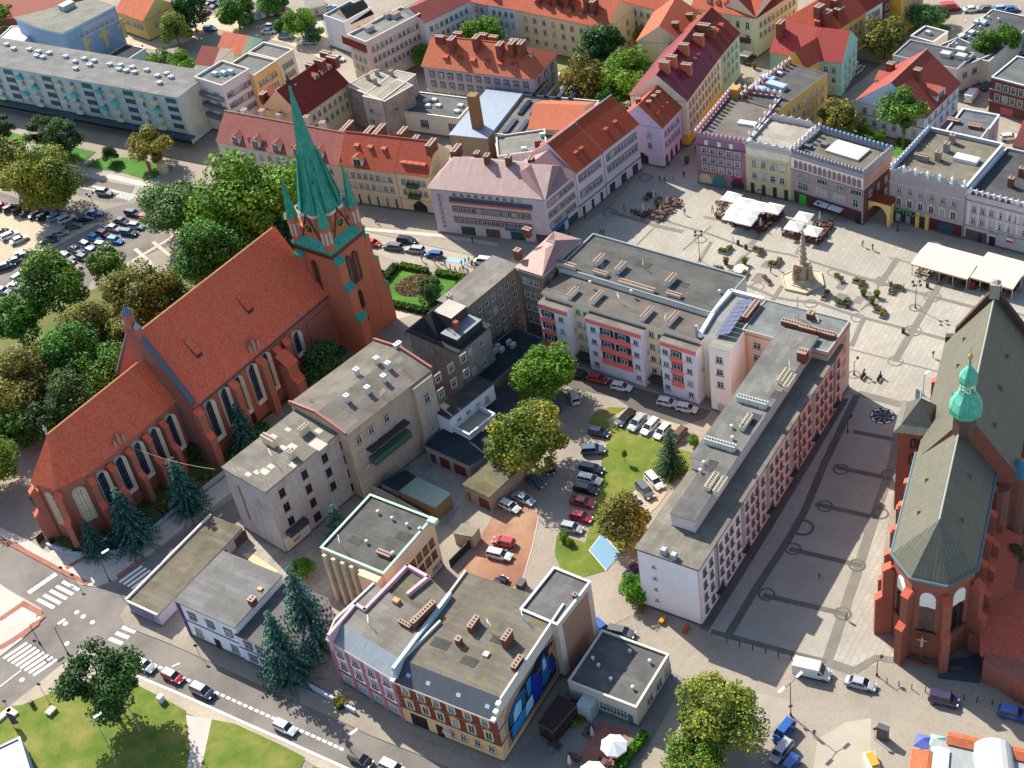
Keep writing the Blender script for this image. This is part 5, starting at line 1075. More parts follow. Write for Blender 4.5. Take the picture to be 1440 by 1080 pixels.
for x in (6, 11.2, 16.4): G.win(AWN, x, 0, 6.4, 0, -1)
# crucifix on the apse
cxp = G.xy(-4.75, 5.3); b = MB(); b.box(*cxp, 1.0, 6.4, .22, .22, G.ang); b.box(*cxp, 5.0, 5.25, .2, 2.0, G.ang); b.box(*G.xy(-4.9, 5.3), 3.6, 5.6, .2, .35, G.ang, 1); b.box(*G.xy(-4.9, 5.3), 5.02, 5.2, .16, 1.4, G.ang, 1); b.build('crucifix', [plain('#8f4630'), plain('#b9a99c')], root=c2)
# turret
t_ = G.xy(20.6, 6.4); b = MB(); b.lathe(*t_, [(1.8, 24.5), (1.8, 28.2)], 8, 1); b.lathe(*t_, [(1.9, 27.9), (2.5, 28.6), (2.55, 29.6), (2.1, 31), (1.35, 32.2), (1.25, 32.8)], 8, 0)
for i in range(8): t = i*pi/4; b.box(t_[0]+1.05*cos(t), t_[1]+1.05*sin(t), 32.7, 34.4, .22, .22, t, 2)
b.lathe(*t_, [(.6, 32.6), (.6, 34.4)], 8, 2); b.lathe(*t_, [(1.3, 34.3), (1.45, 34.8), (1.35, 35.6), (.8, 36.5), (.25, 37.3), (.15, 38.6)], 8, 0); b.lathe(*t_, [(.1, 38.5), (.42, 38.9), (.42, 39.2), (.06, 39.6), (.04, 41)], 8, 3)
b.build('turret', [copper('#4fa88c', '#2f7f74', '#8fd0ac'), plain('#5a4a3c'), plain('#c9c6be'), plain('#c9a24a', .3, .8)], root=c2)
# side tower
b = MB(); G.prism(b, 25.9, 32.5, -4.0, 1.8, 0, 18); b.build('side_tower', PINKB, root=c2)
b = MB(); e4 = [G.p(x, y, 17.9) for x, y in ((25.3, -4.6), (33.1, -4.6), (33.1, 2.4), (25.3, 2.4))]; tp = G.p(29.2, -1.1, 22.4)
m4 = [tuple(tp[i]+(q[i]-tp[i])*.72 for i in (0, 1))+(18.7,) for q in e4]
for i in range(4): up(b, [e4[i], e4[(i+1) % 4], m4[(i+1) % 4], m4[i]], 0); up(b, [m4[i], m4[(i+1) % 4], tp], 0)
b.face([(x, y, z-.02) for x, y, z in e4], 0); b.build('tower_roof', seam('#6b6a5f', '#5c5b51', .5, .5), root=c2, rot=G.ang)
b = MB(); b.tube(tp, (tp[0], tp[1], 23.8), .06, 5); b.build('lightning_rod', plain('#2c2c2c'), root=c2)
LW = arch_mesh(.8, 2.0, fc='#5f2f24', gc='#0f0f14')
for y in (-1.5, -.4): G.win(LW, 25.9, y, 14.6, -1, 0)
G.win(arch_mesh(.9, 2.2, fc='#6b3a2c', face=PINKB), 25.9, -1.6, 11.0, -1, 0); G.win(arch_mesh(.9, 2.2, fc='#6b3a2c', face=PINKB), 25.9, -.4, 11.0, -1, 0)
# round stair turret on the shaded side
st = G.xy(22.6, 14.8); b = MB(); b.lathe(*st, [(1.8, 0), (1.8, 16)], 14); b.lathe(*st, [(2.0, 16), (1.7, 17), (.1, 18.6)], 14, 1); b.lathe(*G.xy(20.0, 12.4), [(1.7, 0), (1.7, 15)], 12); b.build('stair_turret', [brick('#8f6456', '#7a5246'), plain('#2f6f7c')], root=c2)
# low tiled annex
an = Wing(c2, G.xy(-5.6, 13.2), G.xy(-9.5, 22), G.xy(1.5, 13.2), 5, world=True)
b = MB(); b.prism([G.xy(*q) for q in ((20, 11.5), (-1.5, 11.5), (-1.5, 14.2), (-6.0, 14.2), (-9.2, 21), (-9.2, 30), (2, 30), (20, 17))], 0, 4.6); b.build('sacristy_wall', PINKB, root=c2)
b = MB(); up(b, [G.p(20, 11.4, 7.2), G.p(1.2, 11.6, 7.2), G.p(1.2, 16.5, 4.7), G.p(20, 16.8, 4.7)], 0); up(b, [G.p(1.4, 12.5, 6.8), G.p(2.6, 32, 6.8), G.p(-5.2, 32, 4.4), G.p(-5.2, 13.6, 4.4)], 0); up(b, [G.p(1.3, 12.5, 6.8), G.p(2.5, 32, 6.8), G.p(9, 32, 4.6), G.p(9, 16, 4.6)], 0); b.build('sacristy_roof', RED2, root=c2, rot=G.ang)
b = MB(); G.prism(b, -8.5, -5.0, 19.0, 23, 0, 3.2); up(b, [G.p(-5, 18.8, 4.2), G.p(-5, 23.2, 4.2), G.p(-8.8, 23.2, 3.1), G.p(-8.8, 18.8, 3.1)], 1); b.build('porch', [PINKB, RED2], root=c2)
b = MB(); b.prism([G.xy(*q) for q in ((-4.2, 8.6), (-7.2, 8.2), (-6.6, 14), (-1.6, 13.5))], 0, .5); b.build('terrace', plain('#39484f'), root=c2)
wall_run('low brick kerb around the planted nook under the crucifix', [(1270, 928), (1300, 936), (1322, 940), (1352, 944)], .5, .3, PINKB, plain('#8f4e3c'))
# ------------------------------------------------------------ the rows north of the church and round the square
CREAM, SANDY = plaster('#b3a88a', .3), plaster('#b9a06a', .3)
# pinkish metal roofed office at the square's corner
o_ = W('office_building', 'lilac grey corner office with rusty pink metal roof and red window panels', (604, 264), (765, 280), (640, 222), 12)
o_.D = 13
o_.walls(plaster('#a69ea3', .25), plinth='#77706e').pitched(seam('#a8968f', '#9c7f7c', .8, .75), 16.2, 'x', (4, .01), .5)
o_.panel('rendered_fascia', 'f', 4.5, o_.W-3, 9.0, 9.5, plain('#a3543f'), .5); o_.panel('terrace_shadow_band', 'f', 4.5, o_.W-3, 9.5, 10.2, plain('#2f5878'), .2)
nx = 17; xs = [5.2+(o_.W-9)*(i+.5)/nx for i in range(nx)]
for z in (3.7, 6.5):
    o_.panel('red_panel_band', 'f', 4.6, o_.W-3.6, z-.1, z+1.4, plain('#a8504a'), .02); o_.wins('f', [z], xs, 1.25, 1.2, fc='#b9b3ae', sc='#8f8a88', proud=.08)
o_.wins('f', [10.4], 10, .9, .9, m0=5); o_.wins('f', [2+i*1.15 for i in range(8)], [2], .55, .6)
for i in range(6): o_.panel('shop_window', 'f', 6+i*6, 9.4+i*6, .5, 2.6, glass('#5a4a44') if i % 2 else glass('#2f4a3c'), .03)
s_ = add(o_, (765, 280), (808, 244), (720, 272), 12); s_.D = 13
s_.walls(plaster('#a8a0a3', .2)).pitched(seam('#a07c78', '#93706c', .8, .75), 16.2, 'x', (3, .01), .5)
for z in (9.4, 6.6, 3.9): s_.panel('red_panel_band', 'f', .7, s_.W-.8, z-.1, z+1.4, plain('#a8504a'), .02); s_.wins('f', [z], 7, 1.1, 1.2, m0=.7, proud=.08)
for i in range(3): s_.panel('shop_window', 'f', 2+i*5, 5.6+i*5, .5, 2.6, glass('#2c4640'), .03)
s_.panel('shop_sign', 'f', 1.2, 7, 2.8, 3.5, plain('#1f6a9c'), .12); o_.panel('shop_sign', 'f', o_.W*.62, o_.W*.85, 2.8, 3.4, plain('#1f6a9c'), .12)
o_.chim([(672, 224), (686, 228), (716, 230), (748, 232)], 1, 1.6, 1.8)
# red roofed row
def row(label, A, B, D, h, hr, mat, wall, name='townhouse', rows=(9, 6.2, 3.8), n=5, ww=1.1, wh=1.5, grp=None, zc=None, oh=.35, bands=(3.3,), base=None, wk={}, dd=None, cap=None, inset=(0, 0), gable=None, side='r', ns=0, m0=1.0, cat='building', bm=None):
    w_ = W(name, label, A, B, D, h, zc, grp, cat)
    if dd: w_.D = dd
    w_.walls(wall, base, 3.0 if base else 0, bands=bands, bandmat=bm)
    if hr: w_.pitched(mat, hr, 'x', inset, oh, gable or wall, cap=cap)
    else: w_.flat(mat, .6, wall)
    w_.wins('f', rows, n, ww, wh, m0=m0, **wk)
    if ns: w_.wins(side, rows, ns, ww, wh, **wk)
    return w_
ORT = tile('#a9482a', '#94381e', '#7c4830')
for lab, A, B, D, rows, n in (('lilac fronted house with brown red roof, nearer of two above the shaded square edge', (809, 244), (847, 214.5), (777, 212), (9.2, 5.2), 6), ('taller lilac fronted house with brown red roof and arcade, next to the pink gabled corner', (848, 213), (897, 175), (815, 183), (9.0, 6.0), 9)):
    w_ = row(lab, A, B, D, 12, 17.6, ORT, plaster('#aaa3a8', .15), rows=rows, n=n, dd=14, bands=(3.4,), wk=dict(proud=.08), cap='#8c95a0', bm=plaster('#5a4450'))
    for r_ in rows: w_.panel('red_panel_band', 'f', .8, w_.W-.8, r_-.1, r_+1.7, plain('#a8504a'), .02)
    for i in range(3): w_.panel('shop_window', 'f', 1+i*w_.W/3, w_.W/3-1.4+i*w_.W/3, .4, 2.7, glass('#2f3c40'), .03)
    w_.dorm(2, 2.5, 1.1, .5, ORT, 3, '#6a3424', 'shed', dep=3)
w_ = row('pale pink gabled house with arcade arches on the corner of the square', (930, 181), (957, 152), (884, 158), 10.5, 15.5, tile('#ad5434', '#963f22'), plaster('#b3a0b0', .15), rows=(7.6, 4.8), n=5, dd=11, cap=None, side='l', ns=2)
b = MB(); q = w_
for i in range(4): 
    x0 = 1+i*q.W/4; b = MB(); pts = [(x0, .1), (x0+q.W/4-1.4, .1), (x0+q.W/4-1.4, 2.2), (x0+q.W/8-.7, 3.1), (x0, 2.2)]; wallpoly(b, pts, .06, 0, q, 'f'); b.build('arch_opening', plain('#3a2c38'), root=q.root)
b = MB(); wallpoly(b, [(3.5, .1), (7, .1), (7, 2.3), (5.2, 3.4), (3.5, 2.3)], .06, 0, q, 'l'); b.build('arch_opening', plain('#2c2430'), root=q.root)
q.dorm(4, 2, .9, .4, ORT, 1, '#8a4a34', 'shed', dep=2.5); q.chim([(898, 146), (913, 150), (920, 142), (926, 137)], .9, .9, 1.4)
# the crimson roofed street house row
w_ = row('long house with crimson metal roof and narrow roof vents by the shopping street', (965, 143), (1013, 78), (915, 118), 12, 18, CRIM, plaster('#bfb49c', .2), rows=(9.4, 6.8, 4.2), n=10, dd=14, base=plaster('#c99a3a', .2), cap='#8a3a44', side='l', ns=3)
w_.dorm(6, 3, 1.0, .5, CRIM, 5, '#7a2a30', 'shed', dep=4); w_.chim([(966, 103), (983, 62), (962, 75), (945, 92), (935, 100)], 1.2, 2.4, 2.4, plaster('#9c5a44'))
w_ = row('pale green house with dark red tiled roof at the far end of the crimson row', (1013, 78), (1039.5, 47), (980, 55), 12, 18, REDT, plaster('#8fa391', .2), rows=(9.4, 6.6, 3.8), n=4, dd=14, cap='#6a2a24')
w_.dorm(3, 3, 1.2, .8, TERR, 1.5, '#9c5a40', 'shed', dep=2.5); w_.chim([(997, 50), (990, 45)], 1.4, 3, 2)
row('orange tiled roof house behind the crimson roof row', (962, 62), (985, 20), (930, 45), 12, 16.5, tile('#b85c3c', '#a44c30'), plaster('#b5a88c'), n=3, dd=12).chim([(985, 32), (970, 28), (950, 40)], 1.2, 1.6, 1.6)
# cream street row with orange roofs (north side of the street)
r1 = row('cream three storey house with pink tiled roof and white gabled dormers, left of the spire', (305, 199), (477, 233), (325, 168), 9.6, 15, PINKT, plaster('#b5ad9c', .25), rows=(6.9, 3.6), n=13, dd=11, base=plaster('#a8a49a'), cap='#94665a', m0=1.5)
r1.dorm(5, .2, 2.6, 1.9, PINKT, 3, '#c4c0b8', 'gable'); r1.dorm(5, 1.2, 1.1, .8, PINKT, 7.5, '#8a5a50', 'gable', dep=1.5); r1.chim([(370, 163), (395, 168), (432, 172), (455, 180), (345, 162)], 1.2, 1.4, 1.6, plaster('#b3aaa4'))
r2_ = row('long cream house with orange tiled roof and shops on the ground floor, behind the tower', (477, 233), (555, 243), (492, 206), 10.2, 16, TERR2, CREAM, rows=(7.4, 4.7), n=8, dd=11, cap='#8a4030', m0=.8)
r2_.dorm(1, .2, 2.8, 2, TERR2, 1, '#bfbdb6', xs=[.34]); r2_.dorm(3, 3, 1.1, .8, TERR2, 2, '#8c4a38', 'shed')
for i, c in enumerate(('#1c2a2c', '#24323c', '#1f6a34', '#234a72', '#b06a3a', '#2a4a6a')): r2_.panel('shop_front', 'f', 1+i*r2_.W/6, r2_.W/6-1+i*r2_.W/6, .3, 2.9, plain(c), .03)
r2_.chim([(519, 196), (535, 193), (490, 188)], 1.2, 5, 2.2)
r3 = row('cream house with gateway arch, planted balconies and orange tiled roof, next to the lilac office', (556, 243), (603, 249), (575, 207), 10.2, 16, TERR2, plaster('#bfae8a', .2), rows=(7.4, 4.7), n=5, dd=11, cap='#8a4030', bm=plaster('#a89878'))
b = MB(); wallpoly(b, [(3, 0), (6.6, 0), (6.6, 2), (4.8, 3.5), (3, 2)], .06, 0, r3, 'f'); b.build('gateway', plain('#2c2620'), root=r3.root)
for z in (7.0, 4.2): r3.panel('balcony', 'f', 2.6, 5.6, z, z+.9, plain('#3a4a2c'), .9)
r3.dorm(4, 1.2, 1.3, .9, TERR2, 1, '#9c5a44', 'shed', dep=3); r3.chim([(568, 195), (585, 207), (608, 212), (643, 220)], 1.2, 3.5, 2.2)
# ---- behind: workshops
wk = W('workshop', 'workshop roof of pale blue metal and rows of dark skylights with a tall brick stack', (632, 190), (690, 196), (705, 128), 7)
wk.W = 10; wk.walls(plaster('#7d7264', .5)).flat(seam('#8f9bab', '#8391a0', .5, .8), 0, oh=.1, t=.2)
w2 = Wing(wk.root, wk.xy(wk.W, 3), wk.xy(wk.W+20, 3), wk.xy(wk.W, wk.D), 6.4, world=True); w2.walls(plaster('#8a8072', .5)).flat(bitumen('#7d7a70', '#6a675e'), .3, plaster('#9c9484'))
for i in range(4):
    for j in range(3): w2.unit('skylight', [], 1, 1, 1, '#333') ; b = MB(); b.box(*w2.xy(3+i*3.2, 4+j*9), 6.5, 7.0, 1.1, 6.5, w2.ang); b.build('skylight', glass('#2a3346'), root=wk.root)
b = MB(); b.box(*P(676, 200, 3), 0, 16, 2.2, 2.2, w2.ang, taper=1); b.build('chimney_stack', brick('#a08058', '#8a6c48', '#7a6450', '#8f7858'), root=wk.root)
w3 = row('wide pale orange tiled roof of the workshop behind the red roofed houses', (743, 181), (815, 184), (778, 143), 8, 11, tile('#c06a48', '#b05a3c', '#a06a50'), plaster('#a39a8a'), rows=(), n=1, name='workshop'); w3.D = max(w3.D, 10)
w4 = W('workshop', 'flat grey roofed workshop with grey chimneys below the wide orange roof', (700, 222), (770, 212), (735, 188), 8); w4.walls(plaster('#9c968c', .4)).flat(bitumen('#8f8e82', '#7d7c72'), .4, plaster('#a8a29a')); w4.chim([(757, 205), (766, 212)], 1.6, 1.2, 1.6); w4.unit('roof_unit', [(737, 212), (763, 192)], 1.2, 1, .9, '#9fb0bc')
y_ = W('house', 'small bright yellow wall and roof between the workshop and the metal roof', (700, 214), (725, 209), (705, 200), 6.5); y_.walls(plaster('#c99a3c')).flat(GREY, .2); y_.wins('f', [3], 2)
w5 = W('workshop', 'white single storey block with a half shaded flat roof behind the cream houses', (561, 157), (645, 168), (587, 130), 5.6); w5.walls(plaster('#b9b4a4', .2)).flat(bitumen('#6f746f', '#5f6460'), .25, cap='#bdb9b0'); w5.wins('f', [2], [7, 15], 2.4, 2.2); w5.unit('air_conditioner', [(600, 143), (611, 142), (617, 150), (602, 150), (648, 150), (643, 158)], 1.4, 1.1, .6, '#bfc3c6')
w6 = W('old_house', 'decaying old house with pale concrete roof and bare brick patches behind the white block', (486, 121), (537, 142), (511, 93), 11); w6.W = w6.W+1; w6.walls(plaster('#8c7f74', .9, '#57453c')).flat(bitumen('#a89f8c', '#978d7a'), .1, cap='#a89f8c'); w6.wins('f', [7.6, 4.4], 3, 1.1, 1.5); w6.wins('r', [7], [3], 1.2, 1.2); w6.chim([(518, 112), (531, 106), (551, 107), (528, 118)], .8, .9, 1.5, plaster('#8c8478'))
w7 = add(w6, (537, 142), (585, 105), (520, 128), 11.1); w7.walls(plaster('#a39a90', .9, '#6b5c52')).flat(bitumen('#a89f8c', '#978d7a'), .1, cap='#a89f8c'); w7.wins('l', [7, 4], [2], 1.2, 1.2)
b = sheet('yard', [(545, 190), (640, 190), (660, 180), (600, 160), (560, 160)], .05, M_YARD)
# grey house with hipped orange roof
gh = row('grey hipped roof apartment house with orange tiles, dormers and big chimneys', (595, 93.3), (750, 111.7), (612, 70), 10.3, 15.6, tile('#c06a48', '#ad5638', '#8a5a44'), plaster('#958e92', .25), rows=(7.6, 4.8, 1.9), n=11, dd=13, inset=(.01, 7), oh=.45, side='r', ns=3, name='apartment_house', bands=(3.6,), wk=dict(surround='#4a4448'), cap='#a8523a')
gh.dorm(6, 1.6, 1.3, 1.0, TERR, 4, '#a8583c', 'shed', dep=2.2); gh.dorm(1, 3, 1.4, 1.2, REDT, side='r', xs=[.5], kind='gable', dep=1); gh.skyl((.08, .44, .5, .86), 3); gh.chim([(638, 70), (672, 68), (705, 78), (722, 76), (735, 76)], 1.3, 2.6, 3.2); gh.chim([(620, 60), (645, 55), (680, 57), (695, 60), (724, 65)], 2.4, 1.2, 1.8)
# commie block
cb = W('apartment_block', 'long turquoise and grey balconied block of flats above the shopping arcade', (-60, 83), (250, 137.5), (-22, 52), 14)
cb.D = 13
cb.walls(plaster('#96a5a5', .3)).flat(bitumen('#86847f', '#77756f'), .0, cap='#9fb3b5', oh=.5, t=.35)
cb.panel('arcade', 'f', 0, cb.W, .2, 3.0, glass('#1c3038'), .02); cb.panel('arcade_canopy', 'f', 0, cb.W+2, 3.0, 3.4, plain('#2c4650'), 2.2)
nb = 15; rr = random.Random(5)
for i in range(nb):
    x0 = cb.W-2.6-i*4.9
    if x0 < 14: break
    for j, z in enumerate((4.0, 6.5, 9.0, 11.4)):
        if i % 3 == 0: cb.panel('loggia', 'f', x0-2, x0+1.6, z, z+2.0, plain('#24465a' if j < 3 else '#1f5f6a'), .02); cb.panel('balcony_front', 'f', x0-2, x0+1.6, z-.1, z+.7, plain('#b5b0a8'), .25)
        elif i % 3 == 1: cb.wins('f', [z+.5], [x0-.6], 1.5, 1.3); cb.panel('balcony_front', 'f', x0-1.8, x0+.4, z-.1, z+.8, plain(('#5fb8b0', '#c4c3a4', '#c0bda8')[(i+j) % 3]), 1.0)
        else: cb.wins('f', [z+.5], [x0-.3], 1.2, 1.3); cb.panel('balcony_front', 'f', x0-1.8, x0+.2, z-.1, z+.8, plain(('#4aa8b0', '#c9c8a8')[(i+j) % 2]), .7) if j % 2 else None
cb.panel('end_brick_panel', 'r', .5, cb.D-.5, 3.2, 13.8, plaster('#a8a298', .4), .02)
cb.chim([(x, y) for x, y in ((10, 64), (20, 70), (42, 71), (55, 74), (52, 80), (61, 82), (70, 76), (93, 81), (106, 88), (119, 84), (133, 87), (127, 93), (155, 92), (170, 93), (168, 99), (178, 101), (187, 96), (190, 103), (207, 100), (235, 105), (241, 110), (225, 118), (107, 98), (222, 108))], 1.3, .9, .6, plain('#a3acb3'), '#a9bccb')
for x, c in ((.72, '#9c2a5a'), (.8, '#c4453a'), (.9, '#2f8f5a'), (.96, '#c4502f')): cb.panel('shop_sign', 'f', cb.W*x, cb.W*x+3, 1.6, 2.8, plain(c), .1)
n2 = row('pale end block with corner balconies beside the long turquoise balconied flats', (274, 111), (312.5, 123.3), (310, 87), 14.5, 0, bitumen('#7d7d78', '#6d6d68'), plaster('#b5aca4', .2), rows=(11, 8, 5), n=2, ww=2.2, name='apartment_house', side='r', ns=5); n2.unit('roof_unit', [(315, 105), (325, 103), (303, 106)], 1.6, 1.1, .9, '#9fb4c4')
for z in (10.6, 7.6, 4.6): n2.panel('balcony', 'f', .5, n2.W-.5, z, z+1, plain('#6d6f74'), 1.1)
row('ochre tenement with dark slate front slope, second from the long flats', (356.7, 110), (390, 87.5), (330, 72), 13, 0, bitumen('#7a7a76'), plaster('#bfa06a', .2), rows=(9.8, 7, 4.2), n=6, dd=11, ww=.9)
row('cream tenement with dark slate front slope, third from the long flats', (391, 86.5), (413, 72), (360, 55), 12.4, 0, bitumen('#7a7a74'), plaster('#bdb59c', .2), rows=(9.4, 6.6, 3.8), n=4, dd=11, ww=.9)
n5 = row('white gable ended house with a small dark red roof patch behind the ochre tenement', (275, 90), (300, 93), (258, 55), 11, 14, REDT, plaster('#b5b3aa', .2), rows=(7, 4), n=2, dd=9)
row('mint green house wall with coral roof between the back tenements', (305, 72), (340, 78), (310, 52), 9, 12.5, tile('#c86a50', '#b85a44'), plaster('#8fb09c', .15), rows=(5.5,), n=2, dd=9)
# sprawling red roofs behind the spire
rb = row('sand coloured tenement with dark crimson tiled roof behind the spire', (424, 165), (490, 118), (400, 125), 11, 17, REDT, plaster('#b5a47c', .3), rows=(8.2, 5.4), n=8, dd=13, cap='#7a3428'); rb.dorm(3, 4, 1.6, 1.2, TERR, xs=[.65, .8, .93]); rb.chim([(440, 102), (452, 96), (470, 92), (460, 85)], 1.4, 3, 2.4); rb.skyl((.2, .3), 5)
r6 = row('lower red tiled roof with pink gables tucked behind the pink roofed house', (365, 152), (410, 160), (380, 130), 10.5, 14, REDT, plaster('#a8889a'), rows=(7,), n=2, dd=10); r6.dorm(2, 1, 1.6, 1.4, REDT, 2, '#b8a0b0'); r6.chim([(372, 140), (395, 135)], 1.2, 2, 1.8)
# blue hall and neighbours top left
bh = W('hall', 'blue and grey hall with yellow cross shaped wall panels', (88, 49), (161, 12), (25, 30), 11.5); q = PX([(22, 27), (90, 10), (130, 1), (162, 11), (89, 49), (55, 41)], 11.5); mb = MB(); mb.prism(q, 0, 11.5); mb.build('wall', plaster('#7388a0', .15), root=bh.root); cxx = sum(x for x, _ in q)/6; cyy = sum(y for _, y in q)/6
mb = MB(); mb.prism([(cxx+(x-cxx)*1.02, cyy+(y-cyy)*1.02) for x, y in q], 11.51, 12.1, 1, 0); bh.roof = mb.build('roof', [bitumen('#8f8d7c', '#7f7d6e'), plain('#a9b8c4')], root=bh.root); bh.unit('roof_unit', [(96, 14)], 4, 3, 1.6, '#8fa6a4', z=12); bh.zr = 12
bh.sgn = 1; bh.panel('grey_upper_wall', 'f', .3, bh.W-.3, 7.5, 11, plaster('#8f94a0'), .03)
for x in (4, 10.5, 17): bh.panel('yellow_panel', 'f', x, x+4, 5.6, 6.8, plain('#c4ae7c'), .05); bh.panel('yellow_panel', 'f', x+1.2, x+2.6, 2, 8, plain('#c4ae7c'), .1)
bh.wins('f', [8.6], 9, 1.0, .8, fc='#6f7480')
row('yellow house with orange roof, five skylights and a blue oval sign', (163, 16), (202, 30), (190, -10), 6.5, 11, tile('#c4613a', '#b0502c'), plaster('#c0a568', .15), rows=(3.4,), n=7, dd=12, ns=2, name='house').skyl((.2, .35, .5, .63, .76), 3)
row('low building with red brick roof in the far top left corner', (-20, 28), (95, 20), (-20, 0), 6, 8.5, tile('#963f30', '#85352a'), brick('#8f4a38'), rows=(), n=1, dd=16, name='house')
b_ = W('annex', 'white low annex beside the blue hall', (-10, 62), (17, 62), (-10, 38), 7); b_.W = 10; b_.walls(plaster('#b5b8bb')).flat(plain('#c9ccd0'), .3); b_.wins('f', [3], 2)
lb = W('annex', 'dark low annex in front of the blue hall wall', (150, 80), (178, 86), (172, 62), 3.4); lb.walls(plaster('#9fa6ac')).flat(bitumen('#3a4046'), .2)
ga = W('garage_row', 'white garage row with grey roof and coloured doors in the top sandy yard', (334, 24), (402, 6), (317, 16), 2.8, cat='garage'); ga.walls(plaster('#a9b3b3')).flat(bitumen('#8f8c80', '#7d7a70'), 0, oh=.15, t=.2)
for i, c in enumerate(('#7f9a96', '#2c3a44', '#8fa6a8', '#8a5a4a', '#6a3434', '#8f4a3c')): ga.panel('garage_door', 'f', .8+i*ga.W/6, ga.W/6-.4+i*ga.W/6, 0, 2.3, plain(c), .03)
gb = W('garage_row', 'second grey garage row further right behind the bright green tree', (430, 14), (458, 8), (400, 3), 2.8, cat='garage'); gb.walls(plaster('#a39a8a')).flat(bitumen('#97948a', '#85827a'), 0, oh=.15, t=.2); gb.wins('f', [1], 1)
wa = row('white rendered house with ribbed wall at the top of the sandy yard', (455, 24), (484, 34), (470, 8), 9, 0, bitumen('#8a8a86'), plaster('#b0aeb4', .2), rows=(), n=1, dd=10, name='house')
# top centre tenements
t1 = row('peach and grey courtyard tenement with stepped flat roof', (515, 62), (591, 22), (480, 56), 13, 0, bitumen('#8a897f', '#78776e'), plaster('#b3a295', .3), rows=(10, 7, 4.2), n=11, side='l', ns=3); t1.D = 11; t1.chim([(520, 43), (557, 24), (547, 24), (575, 15)], 2.4, 1.4, 1.2, plaster('#8a8f90'))
t1.panel('red_mansard', 'l', .3, t1.D-.3, 10.4, 12.6, REDT, .12)
row('pale tenement with dark red mansard roof beyond the courtyard trees', (597, 33), (661, 1), (560, 10), 12, 14.5, tile('#7a2c2c', '#6a2426'), plaster('#b3b5b3', .15), rows=(9, 6.2, 3.4), n=8, dd=12)
row('black roofed little house with white gables in the top courtyard', (493, 34), (525, 20), (480, 20), 8, 11, bitumen('#2b2c30'), plaster('#b8aa94'), rows=(5,), n=2, dd=9, name='house')
t2 = row('grey lilac tenement end bay of the long orange roofed row', (661, 2), (684, 7), (668, -20), 11, 15.5, tile('#b8583c', '#a44a30'), plaster('#a09499'), rows=(8.4, 5.6, 2.8), n=2, dd=12)
t3 = row('pale blue tenement bay of the long orange roofed row', (685, 7), (727, 14), (695, -15), 11, 15.5, tile('#b8583c', '#a44a30'), plaster('#a9b3bb'), rows=(8.4, 5.6), n=4, dd=12); t3.chim([(690, -12)], 1.4, 2.5, 2.5)
t4 = row('long yellow tenement with orange tiled roof, dormers and tall chimneys at the top', (727, 14), (855, 41), (735, -10), 11, 16, tile('#bd5a3c', '#a84a30'), plaster('#b5a684', .2), rows=(8.2, 5.4, 2.4), n=9, dd=12, side='r', ns=2, bands=(3.6,)); t4.dorm(6, 1.6, 1.4, 1.3, REDT, 4, '#6a3a30', 'gable'); t4.skyl((.55, .8, .93), 4); t4.chim([(762, -2), (784, 2), (828, 12), (836, 16), (800, 4)], 1.3, 2.6, 3)
t5 = row('cream far row of flats with balconies along the top edge', (855, -4), (930, 16), (880, -20), 12, 16, TERR, plaster('#bdb49c', .2), rows=(9, 6, 3), n=7, dd=10)
t6 = row('yellow sided house with orange hipped roof beside the courtyard trees', (912, 48), (947, 57), (930, 22), 7.5, 12, tile('#c06240', '#ad5232'), plaster('#c4a444'), rows=(4.4,), n=2, dd=10, inset=(3, .01), name='house'); t6.chim([(933, 22)], 1.2, 2, 2)
t7 = row('cream corner tenement with iron balconies and orange roof at the end of the shopping street', (972, 11), (1063, 26), (985, -15), 11, 15, tile('#bf5a40', '#ab4a32'), plaster('#b8b19c', .2), rows=(7.8, 4.4), n=6, dd=11, side='r', ns=5, wh=1.8, bands=(3.4,), base=plaster('#b8b09c')); t7.dorm(5, 1.5, 1.2, 1.0, TERR, 3, '#c0b5a4', 'gable')
for x in (.45, .72, .82): t7.panel('balcony', 'f', t7.W*x, t7.W*x+1.8, 4.2, 5.2, plain('#4a4038'), .8)
t8 = row('sand coloured row receding behind the iron balcony tenement', (1063, 26), (1122, -14), (1040, -10), 11, 15, REDT, plaster('#b5a890', .2), rows=(7.8, 5), n=9, dd=11)
# south row across: red roof & yellow wall
t9 = row('yellow house with red tiled roof and big chimneys beyond the teal house', (1168, 48), (1217, 17), (1108, 35), 10, 15.5, tile('#b04a34', '#9a3c28'), plaster('#bf9a3c', .2), rows=(7.2, 4.6, 1.8), n=6, dd=14, side='l', ns=4, inset=(4, .01)); t9.chim([(1152, 22), (1175, 12), (1180, 25), (1163, 30)], 2.4, 1.6, 2.6)
row('white townhouse in the far upper row, between the yellow and the dark red ones', (1217, 17), (1241, 2), (1195, -8), 10, 14, REDT, plaster('#bdbdbb'), rows=(7.2, 4.6), n=4, dd=10)
row('dark red fronted townhouse in the far upper row', (1241, 2), (1268, -14), (1225, -20), 10, 14, REDT, plaster('#6a2c34'), rows=(7.2, 4.6), n=4, dd=10)
row('ochre fronted townhouse at the right end of the far upper row', (1268, -10), (1300, -30), (1250, -30), 12, 15, REDT, plaster('#bd8f3a'), rows=(9, 6.2, 3.4), n=4, dd=10)
